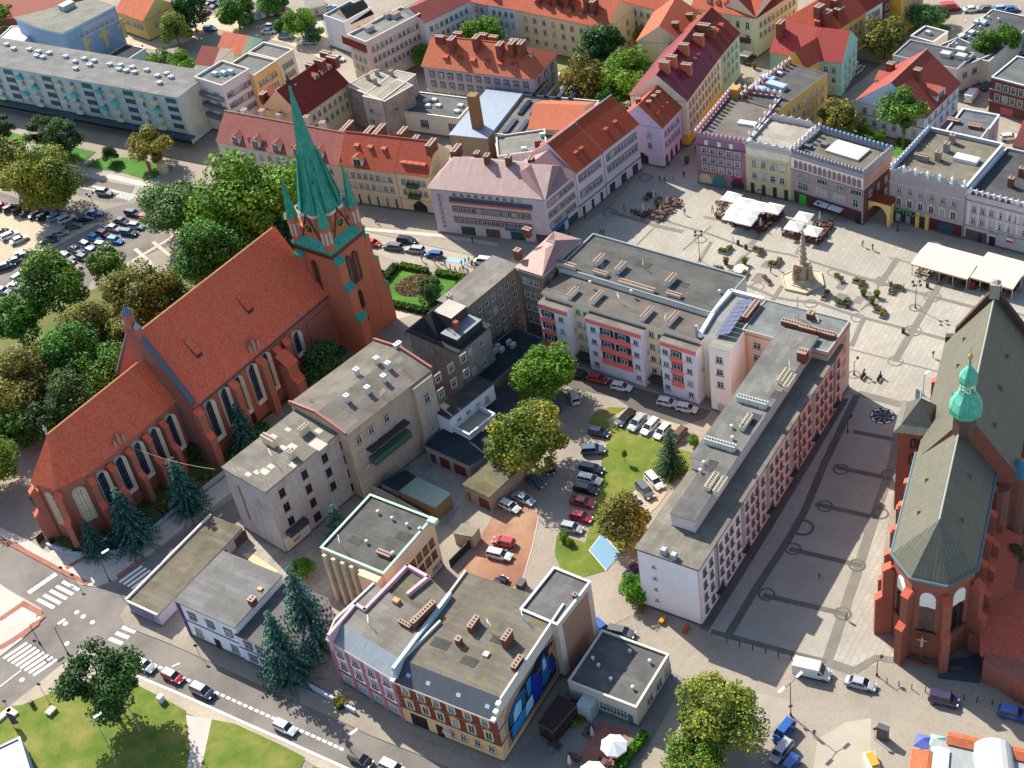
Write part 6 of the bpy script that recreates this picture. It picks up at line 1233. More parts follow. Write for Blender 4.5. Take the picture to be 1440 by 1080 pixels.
# teal house
th = row('teal green house with patterned red tiled roof and brick chimneys', (1139, 84), (1184, 89), (1150, 55), 9.2, 14.6, tile('#b3402a', '#94484a', '#a84830', .3, .2), plaster('#7fa39a', .15), rows=(6.4, 3.8, 1.2), n=3, dd=12, side='r', ns=3, bands=(3.4,), bm=plaster('#c0bdb4'))
tw = add(th, (1083, 73), (1139, 84), (1088, 45), 9.2); tw.D = 12; tw.walls(plaster('#7fa39a')).pitched(tile('#b3402a', '#94484a', '#a84830', .3, .2), 14.6, 'x', oh=.3); tw.chim([(1098, 50), (1152, 46)], 1.2, 2.6, 3.6); tw.roof.name = 'west_roof'
tg = add(th, (1103, 88), (1132, 98), (1120, 60), 9.2); tg.walls(plaster('#b39a50', .3)).pitched(tile('#b85a40', '#a84a34'), 13, 'y', oh=.3, gable=plaster('#b8974c', .4))
# dark flat roof terrace building along the street, crenellated
cren = lambda lo, hi: None
def crest(w_, side, n, kind='merlon', z=None, c='#b3adb0', parent=None, out=0, m0=0.2, c2=None):
    "decorated skyline: little finials along a parapet"
    z = w_.h+.6 if z is None else z; a_, b_, nn = w_.side(side); L = hypot(b_[0]-a_[0], b_[1]-a_[1]); key = ('crest', kind, c, c2)
    if key not in MC:
        k = MB()
        if kind == 'merlon': k.box(0, 0, 0, .55, .75, .35); k.lathe(0, 0, [(.38, .55), (.3, .8), (.42, 1.0), (.05, 1.35)], 6, 1)
        elif kind == 'urn': k.box(0, 0, 0, .9, .5, .45); k.lathe(0, 0, [(.12, .9), (.4, 1.2), (.4, 1.45), (.1, 1.8), (.04, 2.1)], 6, 1)
        elif kind == 'scroll':
            k.box(0, 0, 0, .35, 2.2, .3); pts = [(1.0*cos(pi*i/6), .35+.75*sin(pi*i/6)) for i in range(7)]; f = [(x, -.14, zz) for x, zz in pts]; k.loft([[(x, .14, zz) for x, _, zz in f], f], 0); k.lathe(0, 0, [(.15, 1.05), (.2, 1.3), (.05, 1.5)], 5, 1)
        MC[key] = k.mesh('crest_finial', [plaster(c, .3), plaster(c2 or c, .3)])
    for i in range(n):
        x = m0+(L-2*m0)*i/(n-1); inst('crest_finial', MC[key], w_.root, (a_[0]+(b_[0]-a_[0])*x/L-nn[0]*.15-w_.root.location[0], a_[1]+(b_[1]-a_[1])*x/L-nn[1]*.15-w_.root.location[1], z), atan2(nn[1], nn[0])+pi/2)
pb = W('townhouse', 'mauve four storey house on the square with red and white crested parapet', (978, 194), (1048, 205.5), (1035, 130), 11.8)
pb.walls(plaster('#7a5c6e', .2), bands=(10.2,), bandmat=plaster('#55404c')).flat(bitumen('#7d756a', '#6c645a'), .6, plaster('#7a5c6e'))
pb.wins('f', [8.3, 6.0, 3.7], 5, 1.15, 1.5, surround='#a89aa2'); crest(pb, 'f', 12, 'merlon', c='#8f6f7c'); crest(pb, 'l', 16, 'urn', c='#a8505a', c2='#c4b8b4'); crest(pb, 'b', 9, 'urn', c='#8f5560', c2='#c4b8b4'); crest(pb, 'r', 8, 'merlon', c='#b8ada4')
pb.panel('white_fields', 'f', pb.W*.18, pb.W*.25, 10.5, 11.7, plaster('#bdb6b8'), .05); pb.panel('white_fields', 'f', pb.W*.44, pb.W*.51, 10.5, 11.7, plaster('#bdb6b8'), .05); pb.panel('white_fields', 'f', pb.W*.68, pb.W*.75, 10.5, 11.7, plaster('#bdb6b8'), .05)
for i, (x, c) in enumerate(((.16, '#b8a98c'), (.45, '#2a6f70'), (.82, '#3a2c34'))):
    mb = MB(); X = pb.W*x; wallpoly(mb, [(X-1.5, .1), (X+1.5, .1), (X+1.5, 1.9), (X+.8, 2.9), (X-.8, 2.9), (X-1.5, 1.9)], .06, 0, pb, 'f'); mb.build('arch_opening', plain(c), root=pb.root)
pb.panel('shop_sign', 'f', pb.W*.7, pb.W*.95, 3.0, 3.6, plain('#b01850'), .12); pb.panel('shop_sign', 'f', pb.W*.05, pb.W*.55, 3.1, 3.5, plain('#8a5a3a'), .12)
pb.unit('roof_box', [(1034, 135)], 2.2, 2.2, 2.2, '#b0803c'); pb.unit('roof_light', [(1051, 175)], 4.2, 1.6, .5, '#c9c9c4')
px = W('commercial_building', 'dark flat roofed wing with ochre side wall and rooftop ducts behind the mauve house', (1042, 140), (1095, 156), (1083, 82), 12); px.walls(plaster('#b3924a', .25)).flat(bitumen('#62625e', '#53534f'), .1, cap='#5a4a3c'); px.wins('r', [8.6, 5.8, 3], 9, .9, 1.6); crest(px, 'l', 14, 'urn', c='#a8505a', c2='#c4b8b4', z=12.1)
for x, y, w_, d_ in ((1092, 123, 5, 2), (1067, 127, 4, 1.4), (1080, 113, 3.6, 1.4)): px.unit('roof_duct', [(x, y)], w_, d_, 1.0, '#8fa0b8')
px.unit('vent_box', [(1098, 97), (1097, 104)], 1.4, 1, .5, '#b9bcbc')
yb = W('townhouse', 'sand yellow house with white scrolled parapet and pale roof on the square', (1048, 205.5), (1112, 218.5), (1080, 167), 11.8)
yb.walls(plaster('#a99c76', .2), bands=(9.6,), bandmat=plaster('#b5ae98')).flat(bitumen('#b0a695', '#a0968a'), .6, plaster('#a9a08c')); yb.wins('f', [7.2, 4.1], 4, 1.25, 1.6, surround='#b8b6b4'); crest(yb, 'f', 5, 'scroll', c='#9fa0a6', m0=1.5); crest(yb, 'b', 5, 'scroll', c='#9fa0a6', m0=1.5)
for i in range(4): yb.panel('door', 'f', yb.W*(.1+i*.25), yb.W*(.18+i*.25), .1, 2.8, plain('#27353c'), .05)
yb.panel('pale_attic', 'f', .2, yb.W-.2, 9.9, 11.7, plaster('#bdb8ac'), .04)
g1 = W('townhouse', 'large grey brown house with white arched frieze and green shop front on the square', (1112, 218.5), (1215, 250), (1142, 182), 11.8)
g1.walls(plaster('#857a78', .25), bands=(8.9,), bandmat=plaster('#b5b0aa')).flat(bitumen('#7d7766', '#6c6657'), .8, plaster('#8a8486'), '#77777a')
g1.wins('f', [4.0], [g1.W*.17, g1.W*.44, g1.W*.68], 2.7, 1.9, surround='#a39c98'); g1.wins('f', [7.0], [g1.W*.17, g1.W*.44, g1.W*.68, g1.W*.9], 2.6, 1.3, surround='#8f8886'); g1.wins('f', [4.0], [g1.W*.9], 1.3, 1.9)
mb = MB()
for i in range(14): X = .9+i*(g1.W-1.2)/14; wallpoly(mb, [(X-.1, 9.1), (X+.9, 9.1), (X+.9, 10.7), (X+.4, 11.2), (X-.1, 10.7)], .06, 0, g1, 'f')
mb.build('arched_frieze', plaster('#77605e'), root=g1.root); g1.panel('frieze_band', 'f', .1, g1.W-.1, 9.05, 11.5, plaster('#c4c0bb'), .01)
g1.panel('frieze_band', 'r', .1, g1.D-.1, 9.05, 11.5, plaster('#a8806c'), .03); g1.panel('brick_side_wall', 'r', .1, g1.D-.1, .6, 8.8, brick('#7a4a3c', '#6a3c30'), .02); g1.wins('r', [6, 3], 3, 1.1, 1.5, proud=.08)
crest(g1, 'f', 22, 'merlon', c='#77777f'); crest(g1, 'r', 12, 'merlon', c='#8a8482'); crest(g1, 'b', 18, 'merlon', c='#6f7c90'); crest(g1, 'l', 8, 'urn', c='#b8b4b0')
g1.panel('shop_front', 'f', .8, g1.W*.98, .1, 3.3, plain('#4a2c30'), .02); g1.panel('green_shop_door', 'f', g1.W*.12, g1.W*.22, .1, 2.9, plain('#2fa82c'), .08); g1.panel('arched_door', 'f', g1.W*.9, g1.W*.97, .1, 2.6, plain('#2a2026'), .08)
for t in (.38, .57): g1.panel('awning', 'f', g1.W*t, g1.W*(t+.17), 2.5, 2.75, plain('#b3b9c2'), 1.6)
g1.unit('roof_light', [(1192, 213)], 8, 5, .5, '#b5b2aa'); g1.unit('vent_box', [(1160, 206), (1137, 208)], 1.6, 1.2, .8, '#5a6064')
# arch between
ar = thing('archway', P(1216, 300), 'yellow archway with red tiled top between the grey houses on the square', 'archway'); A_, C_ = P(1215, 309), P(1251, 319); mb = MB(); L = hypot(C_[0]-A_[0], C_[1]-A_[1]); d_ = ((C_[0]-A_[0])/L, (C_[1]-A_[1])/L); n_ = (-d_[1], d_[0])
pts = [(0, 0), (.7, 0), (.7, 1.5)]+[(L/2-(L/2-.7)*cos(pi*i/10), 1.5+2.9*sin(pi*i/10)) for i in range(1, 10)]+[(L-.7, 1.5), (L-.7, 0), (L, 0), (L, 5.4), (0, 5.4)]
def AP(x, z, o): return (A_[0]+d_[0]*x+n_[0]*o, A_[1]+d_[1]*x+n_[1]*o, z)
for i in range(len(pts)):
    p1, p2 = pts[i], pts[(i+1) % len(pts)]; mb.face([AP(*p1, 0), AP(*p2, 0), AP(*p2, 1.6), AP(*p1, 1.6)])
top = [(0, 5.4)]+[(L*i/12, 5.4) for i in range(1, 12)]+[(L, 5.4)]; bot = [(0, 0), (.7, 0), (.7, 1.5)]+pts[3:12]+[(L-.7, 1.5), (L-.7, 0), (L, 0)]
for o in (0, 1.6):
    mb.face([AP(0, 0, o), AP(.7, 0, o), AP(.7, 5.4, o), AP(0, 5.4, o)]); mb.face([AP(L, 0, o), AP(L-.7, 0, o), AP(L-.7, 5.4, o), AP(L, 5.4, o)])
    arc = [(.7, 1.5)]+pts[3:12]+[(L-.7, 1.5)]
    for (x1, z1), (x2, z2) in zip(arc, arc[1:]): mb.face([AP(x1, z1, o), AP(x2, z2, o), AP(x2, 5.4, o), AP(x1, 5.4, o)])
mb.build('arch', plaster('#c9a868', .2), root=ar); mb = MB(); mb.loft([[AP(x, 5.4, o) for x, o in ((-.2, -.3), (L+.2, -.3), (L+.2, 1.9), (-.2, 1.9))], [AP(x, z, o) for x, z, o in ((-.2, 5.5, -.3), (L+.2, 5.5, -.3), (L+.2, 6.2, 1.9), (-.2, 6.2, 1.9))]]); mb.build('tiled_coping', tile('#8f3a26', '#7a2f1e'), root=ar)
# pharmacy
ph_ = W('townhouse', 'grey house with pedimented windows and a pharmacy with green lettering on the square', (1252, 243), (1358, 269), (1303, 183), 11.6)
ph_.walls(plaster('#8c8486', .25), bands=(9.4,), bandmat=plaster('#9aa0a4')).flat(bitumen('#807a68', '#6f6958', '#8a7a40', .6), .9, plaster('#8f8b8e'), '#b5bcc2', .5)
ph_.wins('f', [7.3], 6, 1.1, 1.5); ph_.wins('f', [4.2], 6, 1.15, 1.9, surround='#b8b0a0', style='pediment'); ph_.panel('shop_front', 'f', .2, ph_.W*.37, .1, 3.5, plain('#4f1c22'), .03); ph_.panel('shop_front', 'f', ph_.W*.56, ph_.W*.99, .1, 3.2, plain('#4f1c22'), .03); ph_.panel('shop_window', 'f', ph_.W*.68, ph_.W*.88, .4, 2.6, glass('#31454c'), .06); ph_.panel('shop_window', 'f', ph_.W*.1, ph_.W*.17, .4, 2.2, plain('#a8aab0'), .06); ph_.panel('shop_window', 'f', ph_.W*.24, ph_.W*.3, .4, 2.2, plain('#7a8aa0'), .06)
for t in (.4, .53): ph_.panel('yellow_pillar', 'f', ph_.W*t-.4, ph_.W*t+.4, .1, 3.9, plaster('#c4a050'), .25)
ph_.panel('door', 'f', ph_.W*.43, ph_.W*.5, .1, 2.9, plain('#22343c'), .08)
a_, b_, nn = ph_.side('f'); text_obj('APTEKA', 1.5, (a_[0]+(b_[0]-a_[0])*.245+nn[0]*.5, a_[1]+(b_[1]-a_[1])*.245+nn[1]*.5, 2.75), atan2(nn[1], nn[0])+pi/2, plain('#18b858'), root=ph_.root)
crest(ph_, 'f', 7, 'urn', c='#b8bcc0', m0=.3, z=12.3); crest(ph_, 'f', 6, 'scroll', c='#8a8d92', m0=2.2, z=12.2); crest(ph_, 'l', 14, 'scroll', c='#9aa8b8', m0=1, z=12.2); ph_.chim([(1296, 225)], 3, .9, 1.2, plaster('#77726a')); ph_.chim([(1319, 225), (1331, 213), (1339, 201)], 1.1, 1.1, 2.0, plaster('#77726a')); ph_.unit('roof_light', [(1359, 226)], 5, 2.2, .8, '#c6c9cc')
ph_.panel('side_cornice', 'r', .1, ph_.D-.1, 10.6, 11.5, plaster('#b9c0c8'), .1)
lg = W('townhouse', 'pale grey house with white sculpted parapet and dark roof, right of the pharmacy', (1359, 275), (1470, 303), (1402, 207), 10.4)
lg.walls(plaster('#a09a9c', .2), bands=(9.4, 3.4), bandmat=plaster('#77767c')).flat(bitumen('#56585a', '#48494b'), .5, plaster('#9a96a0')); lg.wins('f', [6.9, 4.2], 8, 1.0, 1.5); crest(lg, 'f', 13, 'scroll', c='#b8b6b6', m0=.8)
for i in range(8): lg.panel('pilaster', 'f', .5+i*lg.W/8, 1.0+i*lg.W/8, 3.6, 9.3, plaster('#b0abac'), .06)
lg.panel('door', 'f', lg.W*.34, lg.W*.42, .1, 2.7, plain('#2a2224'), .06); lg.panel('portico', 'f', lg.W*.32, lg.W*.44, 2.9, 3.2, plaster('#a8a09c'), .8); lg.panel('shop_front', 'f', .5, 5, .1, 2.6, plain('#5a4a40'), .03); lg.panel('window_arched', 'f', lg.W*.2, lg.W*.25, .1, 2.3, plain('#2a2c32'), .06)
lg.chim([(1421, 262), (1436, 248)], 1, 1, 2); 
mb = MB(); qf = lg.p(lg.W*.62, -.9, 2.6); mb.box(qf[0], qf[1], 2.6, 3.1, 1.4, .06, lg.ang, 1); mb.box(qf[0], qf[1], 3.1, 3.6, 1.4, .06, lg.ang, 0); mb.build('flag', [plain('#d0cfcf'), plain('#b01c34')], root=lg.root)
bb = W('commercial_building', 'flat roofed rear wing with two brick vents behind the pharmacy house', (1322, 196), (1375, 206), (1345, 153), 9.6); bb.walls(plaster('#8f7f80', .3)).flat(bitumen('#6a7074', '#5c6266'), .4, plaster('#b3b5b8'), '#bdc4ca'); bb.chim([(1341, 172), (1371, 180)], 2.6, 1.2, .7); bb.wins('r', [6, 3], 3)
bb.panel('pale_stucco_top', 'r', 1, 6, 8.6, 11, plaster('#a39a8c'), .2)
# white gabled house
wg = W('house', 'white three storey house with broad red tiled gable roof and roof window behind the square', (1204, 143), (1300, 166), (1240, 118), 7.4); wg.D = 17
wg.walls(plaster('#a8b0ba', .12), bands=(4.6,), bandmat=plaster('#77747a')).pitched(tile('#9c4538', '#8a382e', '#7a4a40'), 14.2, 'y', oh=.5, gable=plaster('#a5b2c0'), cap='#b07a5c'); wg.wins('f', [5.0, 2.2], 6, 1.0, 1.5, surround='#b8babc'); wg.wins('f', [7.9], [wg.W*.4, wg.W*.52], 1, 1.3); wg.wins('r', [4.9, 2.2], 5, 1.0, 1.5)
wg.dorm(1, .3, 4.2, 2.0, tile('#b35c4c', '#a34e40'), side='r', xs=[.5], wc='#a8aeb8', kind='gable', dep=5); wg.dorm(1, .3, 4.2, 1.5, tile('#b35c4c', '#a34e40'), side='l', xs=[.4], wc='#a8aeb8', kind='gable', dep=5); wg.skyl((.42,), 6, 'r'); wg.chim([(1290, 112), (1252, 103)], 1.6, 1.4, 2.6)
# white flat school
sc = W('school', 'white low school building with dark flat roof and many roof vents', (1255, 79), (1346, 99), (1285, 58), 7); sc.walls(plaster('#b0ab98', .2)).flat(bitumen('#5a5c60', '#4c4e52'), .25, plaster('#b0ab98'), '#8a8c8e'); sc.wins('f', [4.4, 1.6], 8, 1.5, 1.4); sc.unit('roof_box', [(1330, 79), (1352, 82), (1351, 73)], 2.4, 1.8, 1.0, '#a8a9a4')
s2_ = add(sc, (1346, 99), (1396, 77), (1318, 66), 6.4); s2_.walls(plaster('#b0ab98', .2)).flat(bitumen('#5a5c60', '#4c4e52'), .25); s2_.wins('f', [3.6], 3, 1.5, 1.5); s3_ = add(sc, (1330, 60), (1400, 30), (1300, 40), 6.2); s3_ = Wing(sc.root, P(1325, 72, 6.3), P(1395, 14, 6.3), P(1350, 80, 6.3), 6.3, world=True); s3_.D = 12; s3_.sgn = s3_.sgn; s3_.walls(plaster('#b0ab98', .2)).flat(bitumen('#5a5c60', '#4c4e52'), .2); s3_.vents([(1358, 32), (1363, 54), (1350, 55), (1368, 47), (1390, 26), (1404, 29), (1383, 36), (1378, 40), (1375, 48), (1335, 65), (1345, 64)]); s3_.unit('roof_box', [(1352, 53), (1366, 48), (1374, 33), (1379, 32), (1383, 34)], 1.6, 1.3, .8, '#a9b9c0')
s4_ = W('annex', 'small flat roofed annexes with white parapets beside the school', (1280, 53), (1312, 62), (1300, 38), 5); s4_.walls(plaster('#b0ab9c')).flat(bitumen('#6a6c70'), .5, plaster('#c0bdb4'), '#c9c9c6'); s4_.unit('roof_box', [(1305, 48)], 1.4, 1, .8, '#a9acae')
s5_ = W('annex', 'pale building at the right edge beyond the school trees', (1390, 30), (1470, 60), (1400, 14), 5.6); s5_.walls(plaster('#b5b2a4')).flat(bitumen('#66686c'), .2); s5_.wins('f', [2.6], 5)
rb2 = W('townhouse', 'dark red brick house with grey roof at the right edge', (1394, 110), (1470, 130), (1421, 78), 8.6); rb2.walls(brick('#7a2c26', '#682420'), bands=(5.8, 2.9), bandmat=plaster('#8f8078')).flat(bitumen('#6f7470', '#606561'), .3, plaster('#a9a29c'), '#b5bac0'); rb2.wins('f', [6.1, 3.4], 6, 1.1, 1.6, surround='#a89a8c'); rb2.panel('shop_front', 'f', 3, 6, .3, 2.2, plain('#b0506a'), .05)
row('small dark maroon roofed house at the right edge below the brick house', (1425, 205), (1460, 212), (1430, 190), 3.5, 5.5, tile('#6a2f38', '#5c2830'), plaster('#b0a89c'), rows=(1.2,), n=2, dd=8, name='house')
row('red roofed outbuilding at the far right edge', (1432, 190), (1465, 196), (1440, 178), 3.5, 5.5, tile('#a8323c', '#942a34'), plaster('#b0a89c'), rows=(), n=1, dd=6, name='house')
# ------------------------------------------------------------ trees
def crown_mesh(seed, n=3600, lobes=15, flat=.8, size=.062, hollow=.55, droop=0, lk=1):
    "unit crown (radius 1) of many small leaf sprays gathered in clumps"
    r = random.Random(seed); L = []
    for i in range(lobes):
        while True:
            x, y, z = (r.uniform(-1, 1) for _ in range(3)); d = sqrt(x*x+y*y+z*z)
            if .3 < d < 1: break
        k = r.uniform(.45, .84)/d; L.append((x*k, y*k, z*k*flat+.04, r.uniform(.2, .46)*lk))
    V, F, A = [], [], []
    for i in range(n):
        lx, ly, lz, lr = L[int(r.random()**1.1*lobes)]
        while True:
            x, y, z = (r.gauss(0, 1) for _ in range(3)); d = sqrt(x*x+y*y+z*z)
            if d > .1: break
        rad = lr*(hollow+(1.08-hollow)*r.random()**.6); nx, ny, nz = x/d, y/d, z/d
        c = Vector((lx+nx*rad, ly+ny*rad, lz+nz*rad*.85-droop*r.random()*abs(nx+ny)*.1))
        nn = Vector((nx+r.gauss(0, .55), ny+r.gauss(0, .55), nz+.35+r.gauss(0, .55))).normalized(); a = nn.orthogonal().normalized(); b = nn.cross(a); t = r.uniform(0, 2*pi)
        a, b = a*cos(t)+b*sin(t), b*cos(t)-a*sin(t); s = size*r.uniform(.6, 1.35); k = len(V)
        for u, v in ((-1, -.55), (.15, -.9), (1, .1), (.2, .85), (-.8, .6)): V.append(tuple(c+a*u*s+b*v*s*.8))
        F.append((k, k+1, k+2, k+3, k+4)); A.append(min(1, max(0, r.gauss(.5, .22)+(lr-.38)*.8)))
    return V, F, A
def leafmesh(name, VFA, mat):
    V, F, A = VFA; me = bpy.data.meshes.new(name); me.from_pydata(V, [], F); me.materials.append(mat)
    at = me.attributes.new('rnd', 'FLOAT', 'FACE'); at.data.foreach_set('value', A); me.update(); return me
def trunk_mesh(seed, bark, n=6, r0=.05, top=.5):
    r = random.Random(seed); b = MB(); b.tube((0, 0, -1), (r.uniform(-.05, .05), r.uniform(-.05, .05), -.25), r0, 8, 0, r0*.7); b.lathe(0, 0, [(r0*1.7, -1), (r0, -.93)], 8)
    for i in range(n):
        t = 2*pi*i/n+r.random(); p = (0, 0, -.42+.06*i*.5); q = (cos(t)*.5, sin(t)*.5, r.uniform(.05, .45)); b.tube(p, q, r0*.5, 5, 0, r0*.15)
        b.tube(q, (q[0]*1.3+r.uniform(-.15, .15), q[1]*1.3, q[2]+.25), r0*.17, 4, 0, r0*.06)
    b.tube((0, 0, -.3), (.05, -.04, top), r0*.65, 6, 0, r0*.12); return b.mesh('trunk', [bark])
BARK, BARK2 = plaster('#5a4a3c', .3, '#3a3028'), plaster('#6e5240', .3, '#4a382c')
LG = dict(green=leaf('#24401a', '#3a611c', '#62842a'), bright=leaf('#2c4c12', '#456c1a', '#6c8c28'), dark=leaf('#1c331a', '#2e4c24', '#486830'), olive=leaf('#38401c', '#5a5a26', '#857a34'), autumn=leaf('#3f4a1c', '#6c6a2a', '#94803a'), gold=leaf('#2c4818', '#4f6820', '#94882c'), sage=leaf('#2f4a24', '#4a6636', '#7a8a50'), yellow=leaf('#36481a', '#5c6c24', '#86862e'))
CR = {}
def crown(kind, seed, fine=0):
    key = (kind, seed, fine)
    if kind == 'pine' and key not in CR: CR[key] = leafmesh('crown', crown_mesh(seed+5, 13000, 34, 1.0, .034, .2, 0, .8), LG['dark'])
    if key not in CR: CR[key] = leafmesh('crown', crown_mesh(seed, *( (16000, 34, .85, .033) if fine else (7000, 22, .85, .045))), LG[kind])
    return CR[key]
TK = [trunk_mesh(i, BARK) for i in range(3)]
def tree(px, py, wpx, label, kind='green', hk=1.0, seed=0, group='broadleaf trees', cat='tree', name='broadleaf_tree', low=.12):
    "crown centre and crown width as surveyed; the foot is found below it"
    z = 5.0
    for _ in range(6):
        a, b = P(px-wpx/2, py, z), P(px+wpx/2, py, z); r = hypot(a[0]-b[0], a[1]-b[1])/2; z = r*hk*1.05+r*low
    x, y = P(px, py, z); t = thing(name, (x, y), label, cat, group)
    rz = R.uniform(0, 6.28); inst('crown', crown(kind, seed % 3, wpx > 70), t, (0, 0, z), rz, sc=(r*1.12, r*1.12, r*hk*1.08)); inst('trunk', TK[seed % 3], t, (0, 0, z), rz, sc=(r, r, z))
    return t
def conifer_mesh(seed, rings=15, sp=.9, mat=None, tip=.05):
    r = random.Random(seed); V, F, A = [], [], []
    for i in range(rings):
        f = i/(rings-1); z = .06+f*.92; rad = (1-f)**.85*.5*r.uniform(.86, 1.08)+tip*.4; nb = max(5, int(17*(1-f)+4))
        for j in range(nb):
            t = 2*pi*(j+r.random()*.7)/nb; rr = rad*r.uniform(.8, 1.12); m = max(2, int(7*rr/.5)+2)
            for k in range(m):
                q = (k+.5)/m; cx, cy, cz = cos(t)*rr*q, sin(t)*rr*q, z-.11*q*rr/.5+r.uniform(-.01, .01); s = .05*(1.15-q*.5)
                for w_ in (-1, 1):
                    ex, ey = cos(t+w_*.8), sin(t+w_*.8); b0 = len(V)
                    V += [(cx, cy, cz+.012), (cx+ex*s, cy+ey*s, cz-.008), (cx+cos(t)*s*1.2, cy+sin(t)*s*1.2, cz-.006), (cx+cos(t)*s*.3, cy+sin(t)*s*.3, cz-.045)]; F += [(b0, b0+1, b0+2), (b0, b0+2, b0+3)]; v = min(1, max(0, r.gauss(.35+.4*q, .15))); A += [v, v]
    return leafmesh('crown', (V, F, A), mat)
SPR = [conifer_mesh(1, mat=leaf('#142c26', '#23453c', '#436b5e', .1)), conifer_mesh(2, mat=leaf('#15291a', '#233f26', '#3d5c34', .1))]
bt = MB(); bt.tube((0, 0, 0), (0, 0, .95), .022, 7, 0, .004); CTR = bt.mesh('trunk', [BARK2])
def conifer(px, py, wpx, hpx_top, label, k=0, group='spruces', wk=1.0):
    "foot at (px, py) on the ground, crown width wpx, top seen at height hpx_top pixels above"
    x, y = P(px, py); h = 4.0
    for z in [i*.25 for i in range(8, 110)]:
        d = Vector((x, y, z-CAMZ)); sy = 540-FPX*(d.dot(Vector(_U)))/(d.dot(Vector(_F)))
        if sy <= py-hpx_top: h = z; break
    a, b = P(px-wpx/2, py), P(px+wpx/2, py); w_ = hypot(a[0]-b[0], a[1]-b[1])
    t = thing('conifer', (x, y), label, 'conifer', group); inst('crown', SPR[k], t, (0, 0, 0), R.uniform(0, 6), sc=(w_*1.45, w_*1.45, h)); inst('trunk', CTR, t, (0, 0, 0), 0, sc=(h*.8, h*.8, h)); return t
GP = 'trees of the park north of the church'
for i, (x, y, w_, lab, k) in enumerate((
 (12, 232, 66, 'olive green tree at the left edge above the car park row', 'olive'), (62, 252, 84, 'broad tree with yellow tinted top beside the car park row', 'gold'),
 (213, 206, 50, 'orange tinted round tree on the small lawn near the pink banner', 'autumn'), (154, 217, 22, 'small dark round tree on the lawn corner by the street', 'dark'),
 (247, 292, 82, 'grey green tree at the left of the great bright tree', 'sage'), (358, 278, 128, 'great bright green tree directly left of the spire', 'bright'), (300, 355, 92, 'dark green tree touching the nave roof below the bright tree', 'green'),
 (318, 300, 70, 'green tree filling the gap left of the great bright tree', 'bright'), (395, 335, 60, 'dark tree squeezed between bright tree and tower', 'dark'),
 (72, 402, 88, 'green tree between the two lower car park clusters', 'green'), (147, 373, 50, 'round green tree beside the paved crossing paths', 'green'), (18, 448, 70, 'green tree at the left edge under the red car', 'green'),
 (122, 462, 74, 'brownish tree with thin yellowing crown', 'olive'), (196, 418, 84, 'mixed green and brown tree near the nave roof edge', 'olive'), (232, 420, 60, 'dense dark green tree along the upper nave roof', 'dark'), (100, 500, 90, 'dark green tree in the middle of the church park', 'green'),
 (145, 520, 80, 'dark tree directly left of the stepped gable', 'green'), (28, 540, 92, 'olive tree with yellowish top above the chancel, at the left edge', 'olive'), (105, 565, 78, 'shady tree left of the chancel ridge', 'dark'), (15, 598, 60, 'low tree above the left road at the edge', 'green'), (60, 590, 60, 'dark tree over the path left of the apse', 'dark'), (180, 470, 64, 'yellow spotted tree by the little bell turret', 'olive'), (-22, 650, 80, 'tree cut by the left edge above the road bend', 'green'))):
    tree(x, y, w_, lab, k, 1.0, i, GP)
for x, y, w_, lab, k, s_ in ((765, 522, 80, 'light green tree beside the blue bins in the parking yard', 'bright', 1), (744, 612, 100, 'large orange tinted tree in the middle of the parking yard', 'gold', 2), (877, 735, 78, 'thin brownish tree over the blue parking bay', 'olive', 0), (893, 828, 42, 'green bush at the white end wall of the pink block', 'bright', 1),
 (460, 508, 66, 'dark bushy tree between the tower and the grey tenement', 'dark', 0), (603, 408, 36, 'dark round tree on the hedged lawn beside the tower', 'dark', 1), (1010, 1005, 114, 'large yellow green tree at the bottom beside the blue vans', 'yellow', 2), (978, 1070, 82, 'golden leaved tree cut by the bottom edge', 'gold', 1),
 (425, 798, 30, 'yellow green shrub top behind the blue spruces', 'bright', 2), (277, 636, 26, 'dark green rounded yew beside the chancel buttress', 'dark', 0), (976, 619, 17, 'clipped round bush by the long pink block', 'bright', 1), (793, 754, 15, 'larger clipped ball bush on the traffic island', 'bright', 1), (800, 762, 12, 'smaller clipped ball bush on the traffic island', 'bright', 0), (1430, 785, 52, 'dark green tree at the right edge behind the church annex', 'dark', 2)):
    tree(x, y, w_, lab, k, 1.0, s_, 'trees and bushes of the yards')
